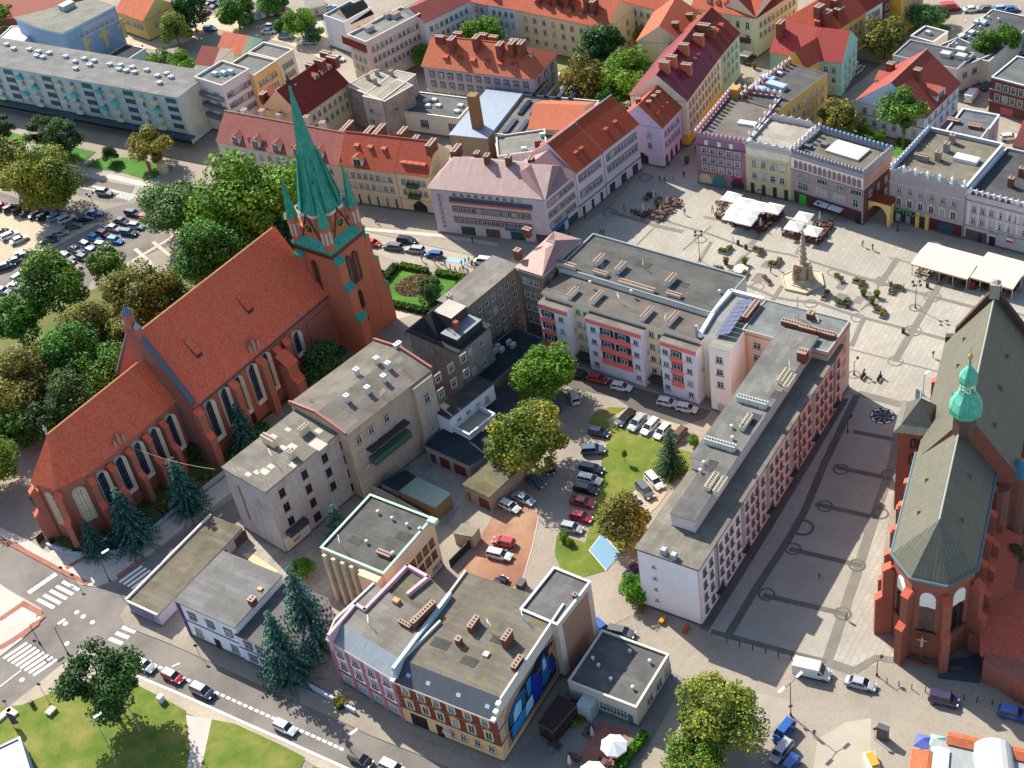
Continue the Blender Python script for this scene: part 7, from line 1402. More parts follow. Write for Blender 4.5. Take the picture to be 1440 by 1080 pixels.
for x, y, w_, lab, k, s_ in ((851, 66, 68, 'dark green round tree in the back green', 'dark', 0), (824, 112, 66, 'brown olive tree in the back green, nearest the hipped roof house', 'olive', 1), (884, 108, 76, 'bright green tree in the back green', 'bright', 2), (922, 76, 56, 'tall pale birch like tree in the back green', 'sage', 0), (900, 45, 34, 'small yellow tree behind the yellow gable', 'autumn', 1), (858, 140, 40, 'low dark tree by the orange workshop roof', 'green', 2),
 (678, 48, 56, 'light green tree in the far courtyard', 'bright', 1), (600, 78, 34, 'light green shrubs left of the hipped roof house', 'bright', 2), (1176, 168, 58, 'yellow green tree behind the crested square houses', 'autumn', 0), (1245, 52, 60, 'dark tree with orange top above the white gabled house', 'olive', 1), (1272, 155, 62, 'green tree in front of the white gabled house', 'green', 2), (1392, 62, 44, 'left dark round tree beside the school roof', 'green', 0), (1418, 52, 40, 'right dark round tree beside the school roof', 'green', 1),
 (1300, 25, 46, 'grey green shrub trees above the school', 'sage', 2), (246, 42, 42, 'yellow green round tree beside the yellow house', 'yellow', 0), (228, 88, 34, 'green bushes behind the long flats, left ones', 'green', 1), (255, 92, 36, 'green bushes behind the long flats by the red car', 'bright', 2), (421, 30, 40, 'bright tall tree in the sandy yard', 'bright', 1), (268, 14, 50, 'dark tree at the top beside the yellow house', 'dark', 0), (330, 12, 46, 'shrub row above the garage row, left part', 'green', 1), (385, 0, 40, 'shrub row above the garage row, right part', 'green', 2), (395, 38, 20, 'small bushes between the parked cars in the sandy yard', 'green', 0), (443, 48, 24, 'dark bushes left of the white ribbed house', 'dark', 2),
 (1215, 185, 26, 'small yellow green tree in the back garden of the crested houses', 'yellow', 0), (1235, 192, 20, 'second small garden tree of the crested houses', 'bright', 1), (0, 24, 34, 'bright green tree at the top left edge', 'bright', 2), (1411, 218, 22, 'bush in the narrow yard at the right edge', 'green', 1), (1320, 20, 30, 'dark thin trees beside the ochre town house', 'dark', 2)):
    tree(x, y, w_, lab, k, 1.0, s_, 'trees behind the town houses', low=1.1 if 'school roof' in lab or 'front of the white' in lab else .12)
for x, y, w_, hh, lab, k in ((443, 908, 66, 108, 'larger blue spruce with pale tips beside the main street', 0), (408, 950, 62, 88, 'smaller blue spruce nearest the main street wall', 0), (484, 768, 44, 58, 'spruce between the mint trimmed building and the grey tenement', 0), (192, 762, 52, 74, 'blue spruce against the chancel buttresses', 0), (138, 778, 34, 46, 'small spruce under the apse window', 0), (352, 634, 42, 66, 'spruce beside the church door', 0), (268, 716, 46, 72, 'blue spruce right of the chancel shrubs', 0), (944, 665, 40, 60, 'dark green spruce on the grass island', 1)):
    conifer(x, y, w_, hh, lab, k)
# pines with open crowns
for x, y, w_, lab in ((140, 958, 108, 'spreading dark pine on the corner lawn'), (60, 186, 44, 'left one of the two dark pines by the flats'), (90, 192, 50, 'right one of the two dark pines by the flats'), (0, 180, 36, 'dark pine cut by the left edge')):
    t = tree(x, y, w_, lab, 'pine', .95, 1, 'pines', 'conifer', 'pine_tree', low=.45)
# sapling, shrubs and hedges
t = tree(878, 638, 9, 'thin yellow sapling staked in the grass island', 'yellow', 1.6, 0, 'trees and bushes of the yards', low=2.0)
def hedge(label, pts, wd, h, kind, name='hedge'):
    q = PX(pts); t = thing(name, q[0], label, 'hedge'); r = random.Random(len(pts)*7); V, F, A = [], [], []
    for a, b in zip(q, q[1:]):
        l = hypot(b[0]-a[0], b[1]-a[1]); ux, uy = (b[0]-a[0])/l, (b[1]-a[1])/l
        for i in range(int(l*95*(wd+h)/2)):
            s, o, z = r.uniform(0, l), r.uniform(-wd/2, wd/2), r.uniform(0, h)
            k = r.random()
            if k < .45: z = h+r.uniform(-.08, .12)
            elif k < .9: o = (wd/2+r.uniform(-.08, .08))*(1 if r.random() < .5 else -1)
            c = Vector((a[0]+ux*s-uy*o-q[0][0], a[1]+uy*s+ux*o-q[0][1], z)); n = Vector((r.gauss(0, 1), r.gauss(0, 1), abs(r.gauss(0, 1)))).normalized(); e = n.orthogonal().normalized(); f = n.cross(e); sz = r.uniform(.12, .24); b0 = len(V)
            V += [tuple(c+e*sz), tuple(c+f*sz), tuple(c-e*sz), tuple(c-f*sz)]; F.append((b0, b0+1, b0+2, b0+3)); A.append(r.random())
    inst('foliage', leafmesh('foliage', (V, F, A), LG[kind]), t)
    b = MB()
    for a, c in zip(q, q[1:]): l = hypot(a[0]-c[0], a[1]-c[1]); b.box((a[0]+c[0])/2, (a[1]+c[1])/2, 0, h*.9, l, wd*.8, atan2(c[1]-a[1], c[0]-a[0]))
    b.build('stems', plain('#1f2a14', .9), root=t); return t
hedge('clipped hedge along the tower side of the bright lawn', [(535, 402), (558, 376)], 1.5, 1.2, 'dark'); hedge('clipped hedge on the street side of the bright lawn, left part', [(564, 376), (602, 384)], 1.3, 1.1, 'green'); hedge('clipped hedge on the street side of the bright lawn, right part', [(614, 386), (654, 393)], 1.3, 1.1, 'green'); hedge('clipped hedge along the brown wing side of the bright lawn', [(657, 395), (627, 424), (603, 441)], 1.5, 1.2, 'green'); hedge('long clipped hedge on the lower edge of the bright lawn', [(532, 420), (548, 429), (601, 441)], 1.3, 1.1, 'dark')
hedge('bright green hedge along the beer garden', [(908, 1035), (895, 1052), (870, 1085)], 1.2, 1.3, 'bright'); hedge('ragged green weeds beside the parked black car', [(660, 818), (690, 850), (705, 858)], 1.6, .7, 'bright', 'weeds'); hedge('small shrubs at the cafe canopy', [(800, 1020), (822, 1008)], 1.6, .8, 'yellow', 'shrub'); hedge('flowering shrubs by the stone gate post', [(477, 985), (482, 998)], 1.6, 1.1, 'autumn', 'shrub')
hedge('row of garden shrubs along the church wall near the apse', [(105, 775), (150, 772)], 1.6, .8, 'dark', 'shrub'); hedge('low shrubs around the church garden spruces', [(225, 720), (300, 670)], 2.2, .9, 'olive', 'shrub'); hedge('shrub strip between nave wall and tenement', [(330, 655), (372, 600)], 2.5, 1.2, 'green', 'shrub'); hedge('yellow flowering shrubs left of the apse', [(62, 742), (74, 764)], 1.0, .8, 'gold', 'shrub'); hedge('garden hedge behind the crested houses', [(1262, 200), (1292, 210)], 1.4, 1.0, 'bright')
t = thing('flower_bed', P(585, 402), 'round bed of reddish brown roses in the bright lawn', 'flower bed'); r = random.Random(9); V, F, A = [], [], []
for i in range(1500):
    a, d = r.uniform(0, 6.28), sqrt(r.random())*4.0; c = Vector((cos(a)*d*1.15, sin(a)*d*.95, .12+r.random()*.45)); n = Vector((r.gauss(0, 1), r.gauss(0, 1), abs(r.gauss(0, 1)))).normalized(); e = n.orthogonal().normalized(); f = n.cross(e); sz = r.uniform(.1, .2); b0 = len(V); V += [tuple(c+e*sz), tuple(c+f*sz), tuple(c-e*sz), tuple(c-f*sz)]; F.append((b0, b0+1, b0+2, b0+3)); A.append(r.random())
inst('roses', leafmesh('roses', (V, F, A), leaf('#3a3a1e', '#6f5a38', '#8a6a4c')), t)
b = MB(); b.lathe(*P(585, 402), [(4.2, .12), (4.0, .2)], 20); b.build('soil', plain('#4f4030', .95), root=t)
# ------------------------------------------------------------ cars
BLK, RUB, HUB, HL, TL_, PLATE = plain('#141518', .5), plain('#17171a', .85), plain('#8f9296', .35, .7), plain('#d0d4d6', .15), plain('#7c1216', .2), plain('#c9c9c4')
def car_parts(L, Wd, H, hood, boot, zb, ws=.75, kind='hatch'):
    "returns meshes body, glasshouse; x forward"
    b = MB(); h = L/2; w = Wd/2
    st = [(-h, .80, .42, zb*.78), (-h+.1, .93, .26, zb*.92), (-h+.5, 1.0, .2, zb), (-.2*L, 1.0, .18, zb), (.12*L, 1.0, .18, zb-.01), (h-hood*.85, .99, .2, zb-.05), (h-.42, .95, .22, zb-.2), (h-.1, .86, .26, zb-.36), (h, .72, .4, zb-.46)]
    rings = []
    for x, k, z0, z1 in st:
        m = z0+(z1-z0)*.55; ww = w*k; rings.append([(x, -ww*.9, z0), (x, -ww, m), (x, -ww*.9, z1), (x, 0, z1+.03), (x, ww*.9, z1), (x, ww, m), (x, ww*.9, z0)])
    b.loft(rings, 0)
    # glasshouse frame
    x0, x1 = -h+boot, h-hood; t0, t1 = x0+(.22 if kind != 'sedan' else .62), x1-ws; wr, wb = w*.72, w*.88; g = MB()
    def q(x, y, z): return (x, y, z)
    B0 = [(x0, -wb), (x1, -wb*.97), (x1, wb*.97), (x0, wb)]; T0 = [(t0, -wr), (t1, -wr), (t1, wr), (t0, wr)]; zt = H-.05
    g.loft([[(x, y, zb-.03) for x, y in B0], [(x, y, zt) for x, y in T0]], 0)
    ro = [(t0-.06, -wr-.02), (t1+.06, -wr-.02), (t1+.06, wr+.02), (t0-.06, wr+.02)]; b.loft([[(x, y, zt-.02) for x, y in ro], [(x*.97, y*.92, H) for x, y in ro]], 0)
    def pil(xa, xb, wd=.09):
        for s in (-1, 1): b.tube((xa, s*(wb*.995), zb-.02), (xb, s*wr*1.01, zt), wd*.5, 4)
    pil(x1, t1, .1); pil(x0+.02, t0, .16 if kind != 'sedan' else .12); pil((x0+x1)/2, (t0+t1)/2-.05)
    if L > 4.4 and kind != 'sedan': pil(x0+.75, t0+.65)
    for s in (-1, 1): b.box(x1-.25, s*(w+.06), zb-.02, zb+.13, .14, .16)
    return b, g, h, w
def wheel_mesh(r=.33):
    b = MB(); 
    def disc(rr, y0, y1, mi, n=12):
        a = [[(rr*cos(2*pi*i/n), y, rr*sin(2*pi*i/n)) for i in range(n)] for y in (y0, y1)]; b.loft(a, mi)
    disc(r, -.12, .12, 0); disc(r*.62, -.135, .135, 1); disc(r*.2, -.15, .15, 0, 6); return b.mesh('wheel', [RUB, HUB])
WH = wheel_mesh()
TYPES = {}
def make_car(kind):
    spec = dict(hatch=(4.1, 1.76, 1.48, 1.0, .12, .92), sedan=(4.6, 1.8, 1.43, 1.15, .62, .92), estate=(4.65, 1.8, 1.5, 1.1, .12, .95), suv=(4.5, 1.88, 1.68, 1.1, .14, 1.05), minivan=(4.3, 1.8, 1.82, .8, .1, 1.08))[kind]
    b, g, h, w = car_parts(*spec, .5 if kind == 'minivan' else .75, kind); t = bpy.data.objects.new('parked_car', None); COL.objects.link(t); zb = spec[5]
    inst('body', b.mesh('body', [carpaint()], smooth=False), t); inst('windows', g.mesh('windows', [glass('#1c2733', .08)]), t)
    for x in (-h+.78, h-.82):
        for s in (-1, 1): inst('wheel', WH, t, (x, s*(w-.12), .33))
    for s in (-1, 1):
        k = MB(); k.box(h-.1, s*w*.62, zb-.44, zb-.27, .22, .34); inst('headlight', k.mesh('headlight', [HL]), t)
        k = MB(); k.box(-h+.06, s*w*.72, zb-.3, zb-.08, .14, .24); inst('taillight', k.mesh('taillight', [TL_]), t)
    k = MB(); k.box(h-.03, 0, .4, .52, .06, .5); k.box(-h+.02, 0, .55, .66, .06, .5); k.box(h-.06, 0, .26, .36, .08, w*1.3, mi=1); inst('bumper_trim', k.mesh('bumper_trim', [PLATE, BLK]), t)
    return t
CC = dict(white='#c9cac9', silver='#9a9ea0', grey='#55585c', black='#111215', navy='#16223c', blue='#1c4f94', bright_blue='#1f7fb8', light_blue='#7fa3bf', teal='#1f3c40', red='#a11a24', dark_red='#5c1620', brown='#5e4a38', greyblue='#44586e', orange_red='#b53422', purple='#3a3350', pink='#b08088')
CN = dict(greyblue='grey blue', bright_blue='bright blue', light_blue='light blue', dark_red='dark red', orange_red='orange red', pink='pale red')
KN = dict(hatch='hatchback', sedan='saloon', estate='estate car', suv='tall car', minivan='people carrier')
def car(px, py, col, kind, head, where, group='parked cars'):
    used = TYPES.get(kind)
    if used is None: src = TYPES[kind] = make_car(kind); t = src
    else: t = copy_tree(used)
    c = lin(CC[col]); t.location = (*P(px, py, .6), .12 if 'lawn' in where else .03); t.rotation_euler = (0, 0, pi/2-radians(head)); t.name = 'parked_car'
    for ch in t.children:
        if ch.name.startswith('body'): ch.color = c
    tag(t, CN.get(col, col)+' '+KN[kind]+' '+where, 'car', group); return t
g_ = 'cars along the main street'
for a in ((202, 935, 'silver', 'sedan', 128, 'first in the street bay by the crossing'), (243, 951, 'red', 'hatch', 128, 'in the street bay behind the silver saloon'), (285, 972, 'navy', 'suv', 128, 'in the street bay, last of three parked together'), (401, 1023, 'white', 'hatch', 128, 'alone in the lower street bay'), (507, 1068, 'black', 'hatch', 128, 'at the bottom edge of the main street'), (553, 1080, 'white', 'estate', 128, 'cut by the bottom edge behind the black hatchback')): car(*a, g_)
g_ = 'cars in the shaded side street'
for a in ((241, 787, 'white', 'hatch', 220, 'beside the garage row, nearest the zebra crossing'), (262, 774, 'silver', 'hatch', 220, 'beside the garage row, second from the zebra crossing'), (281, 756, 'white', 'estate', 40, 'beside the garage row with a blue rear'), (299, 746, 'light_blue', 'hatch', 40, 'furthest up the shaded side street')): car(*a, g_)
g_ = 'cars in the parking yard'
for a in ((708, 762, 'red', 'hatch', 300, 'on the red dirt lot'), (702, 780, 'white', 'estate', 120, 'on the red dirt lot'), (699, 823, 'black', 'sedan', 45, 'by the weeds on the red dirt lot'), (804, 742, 'silver', 'hatch', 120, 'at the lower end of the island row'), (817, 727, 'red', 'hatch', 122, 'second from the lower end of the island row'), (819, 706, 'red', 'sedan', 122, 'third from the lower end of the island row'), (824, 688, 'black', 'estate', 122, 'in the island row between the red saloon and a white car'), (829, 674, 'white', 'estate', 122, 'in the shaded part of the island row'), (832, 659, 'navy', 'estate', 122, 'in the island row next to the shaded white estate'), (834, 633, 'greyblue', 'suv', 100, 'parked alone in the island row'), (842, 608, 'navy', 'hatch', 122, 'at the top of the island row'),
 (880, 588, 'black', 'estate', 225, 'first of five slanting by the island top'), (896, 595, 'silver', 'suv', 225, 'second of five slanting by the island top'), (914, 600, 'white', 'estate', 225, 'third of five slanting by the island top'), (931, 607, 'white', 'hatch', 225, 'fourth of five slanting by the island top'), (953, 613, 'brown', 'estate', 225, 'last of five slanting by the island top'),
 (841, 533, 'red', 'hatch', 125, 'under the salmon balconies'), (814, 526, 'black', 'hatch', 120, 'in the shade by the tree under the balconies'), (874, 544, 'white', 'hatch', 120, 'under the middle balcony bay'), (939, 566, 'white', 'hatch', 120, 'before the third balcony bay'), (966, 574, 'white', 'hatch', 120, 'beside the white stair tower'), (807, 558, 'white', 'suv', 355, 'standing alone by the blue bins'),
 (920, 676, 'white', 'estate', 160, 'beside the long pink block, furthest up'), (907, 690, 'grey', 'suv', 160, 'beside the long pink block with a roof rack'), (896, 708, 'white', 'hatch', 160, 'under the thin brown tree'), (878, 718, 'white', 'hatch', 160, 'half hidden under the thin brown tree, lowest'), (773, 656, 'navy', 'hatch', 180, 'peeking out under the orange tinted tree'), (754, 677, 'greyblue', 'hatch', 140, 'with its nose on the dirt lot edge'), (736, 701, 'silver', 'sedan', 135, 'on the dirt lot by the mossy shed'), (717, 712, 'white', 'hatch', 135, 'closest to the mossy shed doors'), (890, 803, 'purple', 'hatch', 45, 'half hidden beside the white end wall'), (847, 884, 'blue', 'hatch', 150, 'behind the mural house'), (873, 889, 'grey', 'estate', 118, 'behind the small cafe')): car(*a, g_)
g_ = 'cars on the street behind the tower'
for a in ((524, 342, 'orange_red', 'hatch', 118, 'right of the tower top'), (552, 347, 'grey', 'estate', 298, 'second in the traffic beside the tower'), (572, 338, 'navy', 'estate', 118, 'on the far lane beside the tower'), (583, 351, 'silver', 'estate', 298, 'between a grey and a blue one in traffic'), (610, 358, 'blue', 'hatch', 298, 'fifth in the traffic line'), (679, 368, 'white', 'minivan', 298, 'by the crowd near the blue bay'), (147, 271, 'silver', 'suv', 118, 'driving past the small lawns')): car(*a, g_)
g_ = 'cars in the large car park'
cp = ((2, 290, 'red', 'hatch', 62, 'far left of the tree shaded row'), (15, 293, 'teal', 'hatch', 62, 'second in the tree shaded row'), (28, 296, 'dark_red', 'hatch', 62, 'third in the tree shaded row'), (40, 298, 'teal', 'sedan', 62, 'fourth in the tree shaded row'), (52, 301, 'navy', 'sedan', 62, 'fifth in the tree shaded row'), (64, 304, 'navy', 'estate', 62, 'sixth in the tree shaded row'), (79, 305, 'light_blue', 'estate', 62, 'seventh in the tree shaded row'), (94, 308, 'white', 'suv', 62, 'eighth in the tree shaded row'), (118, 308, 'black', 'sedan', 85, 'second from the right end of the shaded row'), (132, 300, 'blue', 'sedan', 100, 'at the right end of the shaded row'), (103, 318, 'grey', 'hatch', 85, 'in the shade before the row end'),
 (2, 327, 'navy', 'hatch', 62, 'cut by the left edge'), (14, 331, 'white', 'estate', 62, 'left of the white pair'), (27, 337, 'white', 'sedan', 62, 'right of the white pair'), (69, 338, 'teal', 'sedan', 85, 'alone on the pale pavers'), (85, 328, 'silver', 'hatch', 85, 'above the teal saloon'), (32, 357, 'white', 'hatch', 75, 'by the small bush on the pavers'),
 (187, 300, 'navy', 'estate', 125, 'nearest the street island'), (205, 306, 'orange_red', 'hatch', 118, 'partly under the grey green tree'), (171, 311, 'navy', 'sedan', 125, 'second row from the street island'), (192, 318, 'silver', 'hatch', 118, 'below the orange red one'), (160, 321, 'silver', 'sedan', 125, 'beside the teal estate'), (181, 327, 'teal', 'estate', 118, 'beside a silver saloon at the row end'), (133, 335, 'bright_blue', 'hatch', 135, 'upper of the two bright blue ones'), (146, 329, 'dark_red', 'hatch', 130, 'between the bright blue pair'), (162, 338, 'bright_blue', 'hatch', 120, 'lower of the two bright blue ones'), (144, 345, 'white', 'hatch', 120, 'below the bright blue pair'), (122, 346, 'silver', 'suv', 135, 'left of the white one below the blue pair'), (130, 354, 'silver', 'hatch', 135, 'touching the round tree top'), (107, 351, 'silver', 'sedan', 135, 'in the row left of the round tree'), (92, 359, 'white', 'sedan', 135, 'lower in the row left of the round tree'),
 (8, 374, 'teal', 'estate', 75, 'large one at the left edge lower down'), (23, 366, 'teal', 'sedan', 75, 'behind the large teal estate'), (35, 359, 'black', 'sedan', 75, 'beside the standing couple'), (75, 368, 'red', 'hatch', 125, 'above the green tree crown'), (94, 362, 'silver', 'suv', 130, 'between the red and pale red ones'), (103, 373, 'pink', 'sedan', 130, 'left of the round tree'), (118, 363, 'grey', 'hatch', 130, 'touching the round tree trunk'), (37, 381, 'white', 'sedan', 45, 'left of the green tree, upper'), (27, 389, 'light_blue', 'hatch', 45, 'left of the green tree, middle'), (22, 403, 'white', 'sedan', 118, 'left of the green tree, lower'), (4, 409, 'silver', 'hatch', 118, 'at the left edge above the tree'))
for a in cp: car(*a, g_)
g_ = 'cars in the far back yards'
for a in ((292, 9, 'silver', 'suv', 120, 'at the top of the sandy lane'), (301, 5, 'grey', 'suv', 120, 'topmost in the sandy lane'), (287, 18, 'red', 'estate', 45, 'beside the dark top tree'), (317, 28, 'teal', 'hatch', 120, 'at the corner of the white garage row'), (357, 24, 'light_blue', 'hatch', 150, 'before the open dark garage'), (259, 30, 'white', 'minivan', 110, 'beside the yellow green tree'), (266, 34, 'light_blue', 'hatch', 110, 'next to the white people carrier'), (378, 44, 'white', 'sedan', 110, 'in the sandy yard, lower'), (382, 37, 'white', 'hatch', 110, 'in the sandy yard, upper'), (401, 51, 'silver', 'sedan', 110, 'in the sandy yard on the asphalt'), (436, 59, 'light_blue', 'sedan', 110, 'right of the bright tall tree'), (438, 40, 'white', 'sedan', 120, 'in the bushes right of the bright tree'), (255, 78, 'red', 'hatch', 115, 'in the green behind the flats'), (295, 40, 'blue', 'hatch', 110, 'behind the white gable house'), (198, 78, 'navy', 'sedan', 60, 'beside the dark low annex'), (475, 83, 'white', 'hatch', 110, 'behind the crimson roof'), (463, 11, 'light_blue', 'sedan', 60, 'at the top beside the ribbed house'),
 (784, 112, 'white', 'minivan', 200, 'beside the grey hipped roof house'), (906, 47, 'bright_blue', 'hatch', 130, 'in the yard behind the yellow gable'), (1134, 167, 'light_blue', 'estate', 120, 'in the teal house yard, lower'), (1142, 152, 'black', 'estate', 120, 'in the teal house yard, middle'), (1148, 142, 'black', 'sedan', 120, 'in the teal house yard, upper'), (1207, 98, 'silver', 'suv', 45, 'beside the white gabled house'), (1198, 92, 'light_blue', 'suv', 45, 'beside the teal house corner'), (1388, 120, 'teal', 'sedan', 45, 'right of the white minibus'), (1435, 73, 'light_blue', 'estate', 45, 'at the right edge behind the brick house'), (1321, 15, 'silver', 'hatch', 120, 'at the top beside the red van'), (1367, 13, 'white', 'sedan', 100, 'above the school roof'), (1388, 12, 'grey', 'sedan', 100, 'right above the school roof'), (1410, 12, 'light_blue', 'hatch', 100, 'above the far right tree'), (1421, 13, 'blue', 'sedan', 100, 'topmost at the far right'), (1420, 193, 'white', 'hatch', 100, 'in the narrow yard at the right edge')): car(*a, g_)
g_ = 'vehicles in the lower right square'
for a in ((1210, 961, 'silver', 'sedan', 120, 'driving behind the white van'), (1327, 984, 'purple', 'minivan', 120, 'driving past the brick church apse'), (1426, 1004, 'blue', 'suv', 120, 'at the right edge by the church'), (1102, 1029, 'blue', 'minivan', 228, 'first in the cobbled bays by the yellow tree'), (1099, 1057, 'silver', 'minivan', 228, 'between the two blue ones in the bays'), (1108, 1079, 'blue', 'estate', 228, 'cut by the bottom edge in the bays'), (1138, 8, 'white', 'estate', 120, '')):
    if a[5]: car(*a, g_)
def van(px, py, head, col, label, L=5.6, H=2.45, cat='van'):
    t = thing('van', P(px, py, 1.1), label, cat); t.rotation_euler = (0, 0, pi/2-radians(head)); w = .98; h = L/2; b = MB()
    prof = [(-h, .35), (-h, H-.05), (-h+.15, H), (h-1.7, H), (h-1.55, H-.08), (h-.95, 1.35), (h-.25, 1.12), (h, .85), (h, .35)]
    L_ = [(x, -w, z) for x, z in prof]; R_ = [(x, w, z) for x, z in prof]; b.loft([L_, R_]); inst('body', b.mesh('body', [carpaint()]), t, col=lin(CC[col]))
    g = MB(); g.loft([[(h-1.5, -w*.88, H-.2), (h-1.5, w*.88, H-.2), (h-1.0, w*.9, 1.42), (h-1.0, -w*.9, 1.42)], [(h-1.42, -w*.88, H-.2), (h-1.42, w*.88, H-.2), (h-.92, w*.9, 1.42), (h-.92, -w*.9, 1.42)]]); inst('windscreen', g.mesh('windscreen', [glass('#1c2733', .08)]), t)
    for s in (-1, 1):
        g = MB(); pts = [(h-1.75, 1.35), (h-1.75, 2.0), (h-1.55, 2.0), (h-1.05, 1.35)]; f = [(x, s*(w+.01), z) for x, z in pts]; g.loft([[(x, s*w*.97, z) for x, z in pts], f]); inst('side_window', g.mesh('side_window', [glass('#1c2733', .08)]), t)
        k = MB(); k.box(h-.06, s*.7, .78, 1.0, .2, .36); inst('headlight', k.mesh('headlight', [HL]), t); k = MB(); k.box(-h+.02, s*.85, .9, 1.5, .1, .16); inst('taillight', k.mesh('taillight', [TL_]), t)
        for x in (-h+1.0, h-.9): inst('wheel', WH, t, (x, s*(w-.12), .36), sc=1.1)
    k = MB(); k.box(0, 0, .3, .45, L*.96, w*2.03); inst('sill', k.mesh('sill', [BLK]), t); return t
van(1142, 942, 119, 'white', 'white delivery van parked at the edge of the church plaza'); van(1367, 133, 40, 'white', 'white minibus beside the school entrance', 5.4, 2.3); van(1336, 9, 100, 'red', 'red van among the far top yards', 5, 2.2); van(1441, 216, 60, 'blue', 'small van at the right edge of the narrow yard', 4.2, 2.0) if 0 else None
# ------------------------------------------------------------ things on the square
def lamp(px, py, topy, label, heads=4, col='#2a2d30', arm=.9, group='street lamps', kind='globe', topx=None):
    x, y = P(px, py); h = 5
    for z in [i*.1 for i in range(20, 160)]:
        d = Vector((x, y, z-CAMZ)); sy = 540-FPX*(d.dot(Vector(_U)))/(d.dot(Vector(_F)))
        if sy <= topy: h = z; break
    t = thing('street_lamp', (x, y), label, 'street lamp', group); b = MB(); b.lathe(x, y, [(.2, 0), (.16, .5), (.08, .6), (.06, h)], 7); b.build('pole', plain(col, .5), root=t)
    for i in range(heads):
        a = 2*pi*i/heads+.6; b = MB(); ex, ey = x+cos(a)*arm, y+sin(a)*arm; b.tube((x, y, h-.3), (ex, ey, h), .05, 5)
        if kind == 'globe': b.lathe(ex, ey, [(.1, h-.05), (.28, h+.1), (.32, h+.35), (.1, h+.5)], 7)
        else: b.box(ex+cos(a)*.5, ey+sin(a)*.5, h-.02, h+.14, 1.3, .4, a, 1)
        b.build('lamp_head', [plain(col, .5), plain('#d5d8da', .4)], root=t)
    return t
for x, y, ty, n_, lab in ((1287, 433, 400, 4, 'four headed black lamp in the middle of the square, right part'), (984, 366, 330, 4, 'four headed black lamp near the white umbrella cluster'), (1201, 527, 508, 1, 'slim dark post beside the peach corner block'), (1192, 608, 590, 1, 'slim dark post in the shaded plaza'), (1406, 398, 390, 4, 'many armed lamp right behind the church gable'), (1070, 290, 266, 2, 'lamp before the sand yellow house front'), (1154, 300, 285, 2, 'lamp in front of the awnings'), (1262, 325, 312, 1, 'white topped lamp before the pharmacy')): lamp(x, y, ty, lab, n_, group='lamps of the market square')
lamp(1112, 1006, 960, 'street lamp with two white heads and square signs by the yellow tree', 2, kind='flat', arm=1.4); lamp(155, 818, 782, 'street lamp with white head in the shadow of the apse', 1, kind='flat'); lamp(96, 920, 882, 'street lamp with pale head on the corner of the crossing', 1, kind='flat'); lamp(56, 905, 805, 'tall mast with traffic signals on the left corner', 1, kind='flat') ; lamp(496, 1064, 1038, 'slim lamp at the bottom of the main street', 1, kind='flat'); lamp(141, 776, 768, 'curved lamp at the church garden wall', 1, kind='flat'); lamp(197, 1028, 972, 'green pole rising from the shaded corner lawn', 1, '#7fa08f', kind='flat', arm=.1); lamp(161, 1064, 1010, 'second green pole on the corner lawn', 1, '#7fa08f', kind='flat', arm=.1); lamp(1233, 950, 930, 'small dark post with lantern before the plaza', 1); lamp(134, 294, 275, 'black lamp with many heads on the car park island', 3); lamp(1298, 556, 528, 'pale blue banner post beside the gothic church', 1, '#7fa8c0', kind='flat', arm=.3); lamp(208, 140, 122, 'x', 1) if 0 else None
def canopy(px, py, wpx, kind, label, col='#d8d4ce', h=2.9, n=4, az=38.5, group='umbrellas', ov=1.0, z=None, aspect=1.0, valance=.25):
    z = h if z is None else z
    a, b = P(px-wpx/2, py, z), P(px+wpx/2, py, z); r = hypot(a[0]-b[0], a[1]-b[1])/2; c = P(px, py, z); t = thing('parasol', c, label, 'parasol', group); b = MB(); m = tinted('parasol_canvas')
    n_ = 4 if kind == 'square' else 8; rr = r*(1.0 if n_ == 8 else 1.12); a0 = radians(90-az)+(pi/4 if n_ == 4 else 0); rings = []
    edge = [(rr*cos(a0+2*pi*i/n_), rr*sin(a0+2*pi*i/n_)*aspect) for i in range(n_)]
    for i in range(n_):
        p, q = edge[i], edge[(i+1) % n_]; mid = ((p[0]+q[0])/2*.97, (p[1]+q[1])/2*.97)
        for u_, v_ in ((p, mid), (mid, q)): b.face([(c[0]+u_[0], c[1]+u_[1], h-.35), (c[0]+v_[0], c[1]+v_[1], h-.35-(.0)), (c[0], c[1], h+.35*r**.5)])
        b.face([(c[0]+p[0], c[1]+p[1], h-.35), (c[0]+q[0], c[1]+q[1], h-.35), (c[0]+q[0], c[1]+q[1], h-.35-valance), (c[0]+p[0], c[1]+p[1], h-.35-valance)])
    o = b.build('canopy', m, root=t); o.color = lin(col); b = MB(); b.tube((c[0], c[1], 0), (c[0], c[1], h+.4), .06, 6); b.build('pole', plain('#8f8f8f', .4), root=t); b = MB(); b.box(c[0], c[1], 0, .12, .9, .9, radians(50)); b.build('base', plain('#5a5a5c'), root=t); return t
wh = ((1029, 275, 'back left'), (1046, 283, 'back middle left'), (1066, 288, 'back middle right'), (1088, 291, 'right end'), (1035, 294, 'middle left'), (1055, 298, 'centre'), (1031, 302, 'front left'), (1050, 307, 'front right'))
for x, y, w_ in wh: canopy(x, y, 31, 'square', 'white square parasol in the large cafe cluster, '+w_, '#dcd8d2', 2.9, group='white parasols of the large cafe')
for x, y, w_ in ((1130, 303, 'back one'), (1117, 316, 'left one'), (1143, 323, 'right one')): canopy(x, y, 30, 'square', 'flat white square parasol of the three by the awnings, '+w_, '#d6d3cd', 2.8, group='three white parasols', valance=.12)
